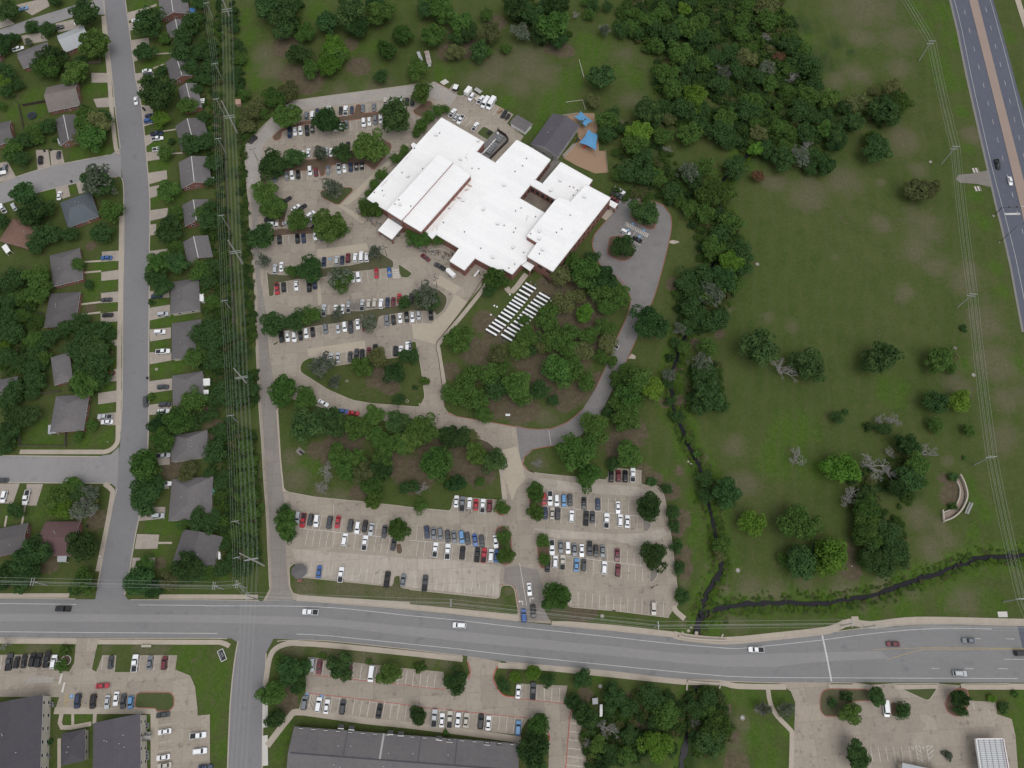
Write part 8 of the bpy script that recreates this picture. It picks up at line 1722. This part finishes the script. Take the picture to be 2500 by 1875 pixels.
def bench(s, to, L_, m, label):
    p = Wp(s, .4)[0]; q = Wp(to, .4)[0]; d = q - p; root = tag(empty('bench', (p.x, p.y, 0), math.atan2(d.y, d.x)), label, 'bench')
    for y in (-.25, 0, .25):
        mb = MB(); mb.box((0, y, .46), (L_, .2, .06), M[m]); mb.build('seat_slat', root)
    mb = MB(); mb.box((0, .42, .72), (L_, .06, .4), M[m]); mb.build('backrest', root)
    for x in (-L_ * .4, L_ * .4):
        mb = MB(); mb.box((x, 0, .21), (.1, .6, .42), M['grey_metal']); mb.build('leg', root)
bench('C2 795,45', 'C2 830,45', 1.9, 'white', 'pale stone bench on the lawn above the road fork')
bench('D0 1185,672', 'D0 1220,672', 3.6, 'cream', 'weathered bench on the apartment roadside lawn')
bench('C4 1203,795', 'C4 1225,745', 5.2, 'grey_siding', 'left of the two pale rails beside the curved wall')
bench('C4 1222,800', 'C4 1244,752', 5.2, 'grey_siding', 'right of the two pale rails beside the curved wall')
def post_sign(s, h, sz, m, label, ang=0.0):
    p = Wp(s)[0]; root = tag(empty('road_sign', (p.x, p.y, 0), ang), label, 'sign')
    mb = MB(); mb.tube([(0, 0, 0), (0, 0, h)], .04, M['grey_metal'], 6); mb.build('sign_post', root); mb = MB(); mb.box((0, -.06, h - sz[1] / 2), (sz[0], .04, sz[1]), M[m]); mb.build('sign_plate', root)
post_sign('C0 832,1195', 2.4, (.8, .8), 'white', 'white road sign on the street verge near the maroon house', .7)
post_sign('C0 888,270', 2.0, (.3, .6), 'white', 'thin white post sign on the corner lawn', .2)
post_sign('C0 692,1450', 2.6, (.5, .7), 'white', 'white post sign at the arterial corner')
post_sign('C2 1040,1640', 1.8, (.6, .6), 'white', 'small sign at the exit drive')
for s in ('D0 490,930', 'D0 512,1000'):
    p = Wp(s)[0]; a = .8
    sheet('worn_paint_panel', [[p + Vector((-.35, -1.9, 0)), p + Vector((.4, -1.9, 0)), p + Vector((.5, 1.5, 0)), p + Vector((-.1, 1.5, 0))]], .03, M['paint'], apt_lot)
# outside stairs of the apartment block and air-conditioning units
p = Wp('D0 1168,1415', 3)[0]; root = tag(empty('stair_tower', (p.x, p.y, 0)), 'dark outside stair and landing of the apartment block', 'stairs')
mb = MB(); mb.box((0, 0, 3.0), (4.6, 1.6, .15), M['grey_siding']); mb.build('landing', root)
for i in range(9):
    mb = MB(); mb.box((-1.8 + i * .42, 1.3, .35 + i * .3), (.40, 1.1, .08), M['grey_siding']); mb.build('step', root)
for y in (-.8, .8):
    mb = MB(); mb.box((0, y, 3.6), (4.6, .05, 1.0), M['dark_metal']); mb.build('railing', root)
am = MB(); am.box((0, 0, .45), (.9, .9, .9), M['grey_metal']); am_ = am.fixn('air_unit'); fm = MB(); fm.tube([(0, 0, .9), (0, 0, .95)], .36, M['dark_metal'], 10); fm_ = fm.fixn('fan')
for i, s in enumerate(('D0 1190,1305', 'D0 1190,1330', 'D0 1188,1530', 'D0 1190,1555', 'D0 1190,1580', 'D0 415,1135', 'D0 418,1155', 'D0 385,1570')):
    p = Wp(s, .9)[0]; o = tag(link('air_unit', am_, None, (p.x, p.y, 0)), ('right hand' if i < 5 else 'left hand') + ' grey air unit beside an apartment wall, %s down' % ordinal(i if i < 5 else i - 5), 'air unit', 'grey air units beside the apartments'); link('fan', fm_, o)
# rocks and creek debris
for i, (s, r) in enumerate((('D3 600,545', .7), ('D3 620,520', .6), ('D3 665,565', .8), ('D3 590,500', .5), ('C3 620,440', .6), ('C3 600,420', .5), ('C2 75,1600', .5), ('B2 80,1615', .5), ('C4 265,1268', .3))):
    p = Wp(s)[0]; rr = random.Random(i); bm = bmesh.new(); bmesh.ops.create_icosphere(bm, subdivisions=2, radius=r)
    for v in bm.verts: v.co *= rr.uniform(.75, 1.15); v.co.z *= .55
    me = bpy.data.meshes.new('rock'); bm.to_mesh(me); bm.free(); me.materials.append(M['kerb']); o = link('rock', me, None, (p.x, p.y, -.4 if 'D3' in s or 'C3' in s else 0)); tag(o, ['pale rock nearest the road culvert', 'pale rock above the culvert mouth', 'dark rock in the culvert mouth', 'pale rock on the drain spillway', 'pale rock on the creek bend', 'smaller rock on the creek bend', 'pale stone at the island tip', 'pale stone at the triangular island edge', 'dark log end under the bright meadow tree'][i], 'rock', None)
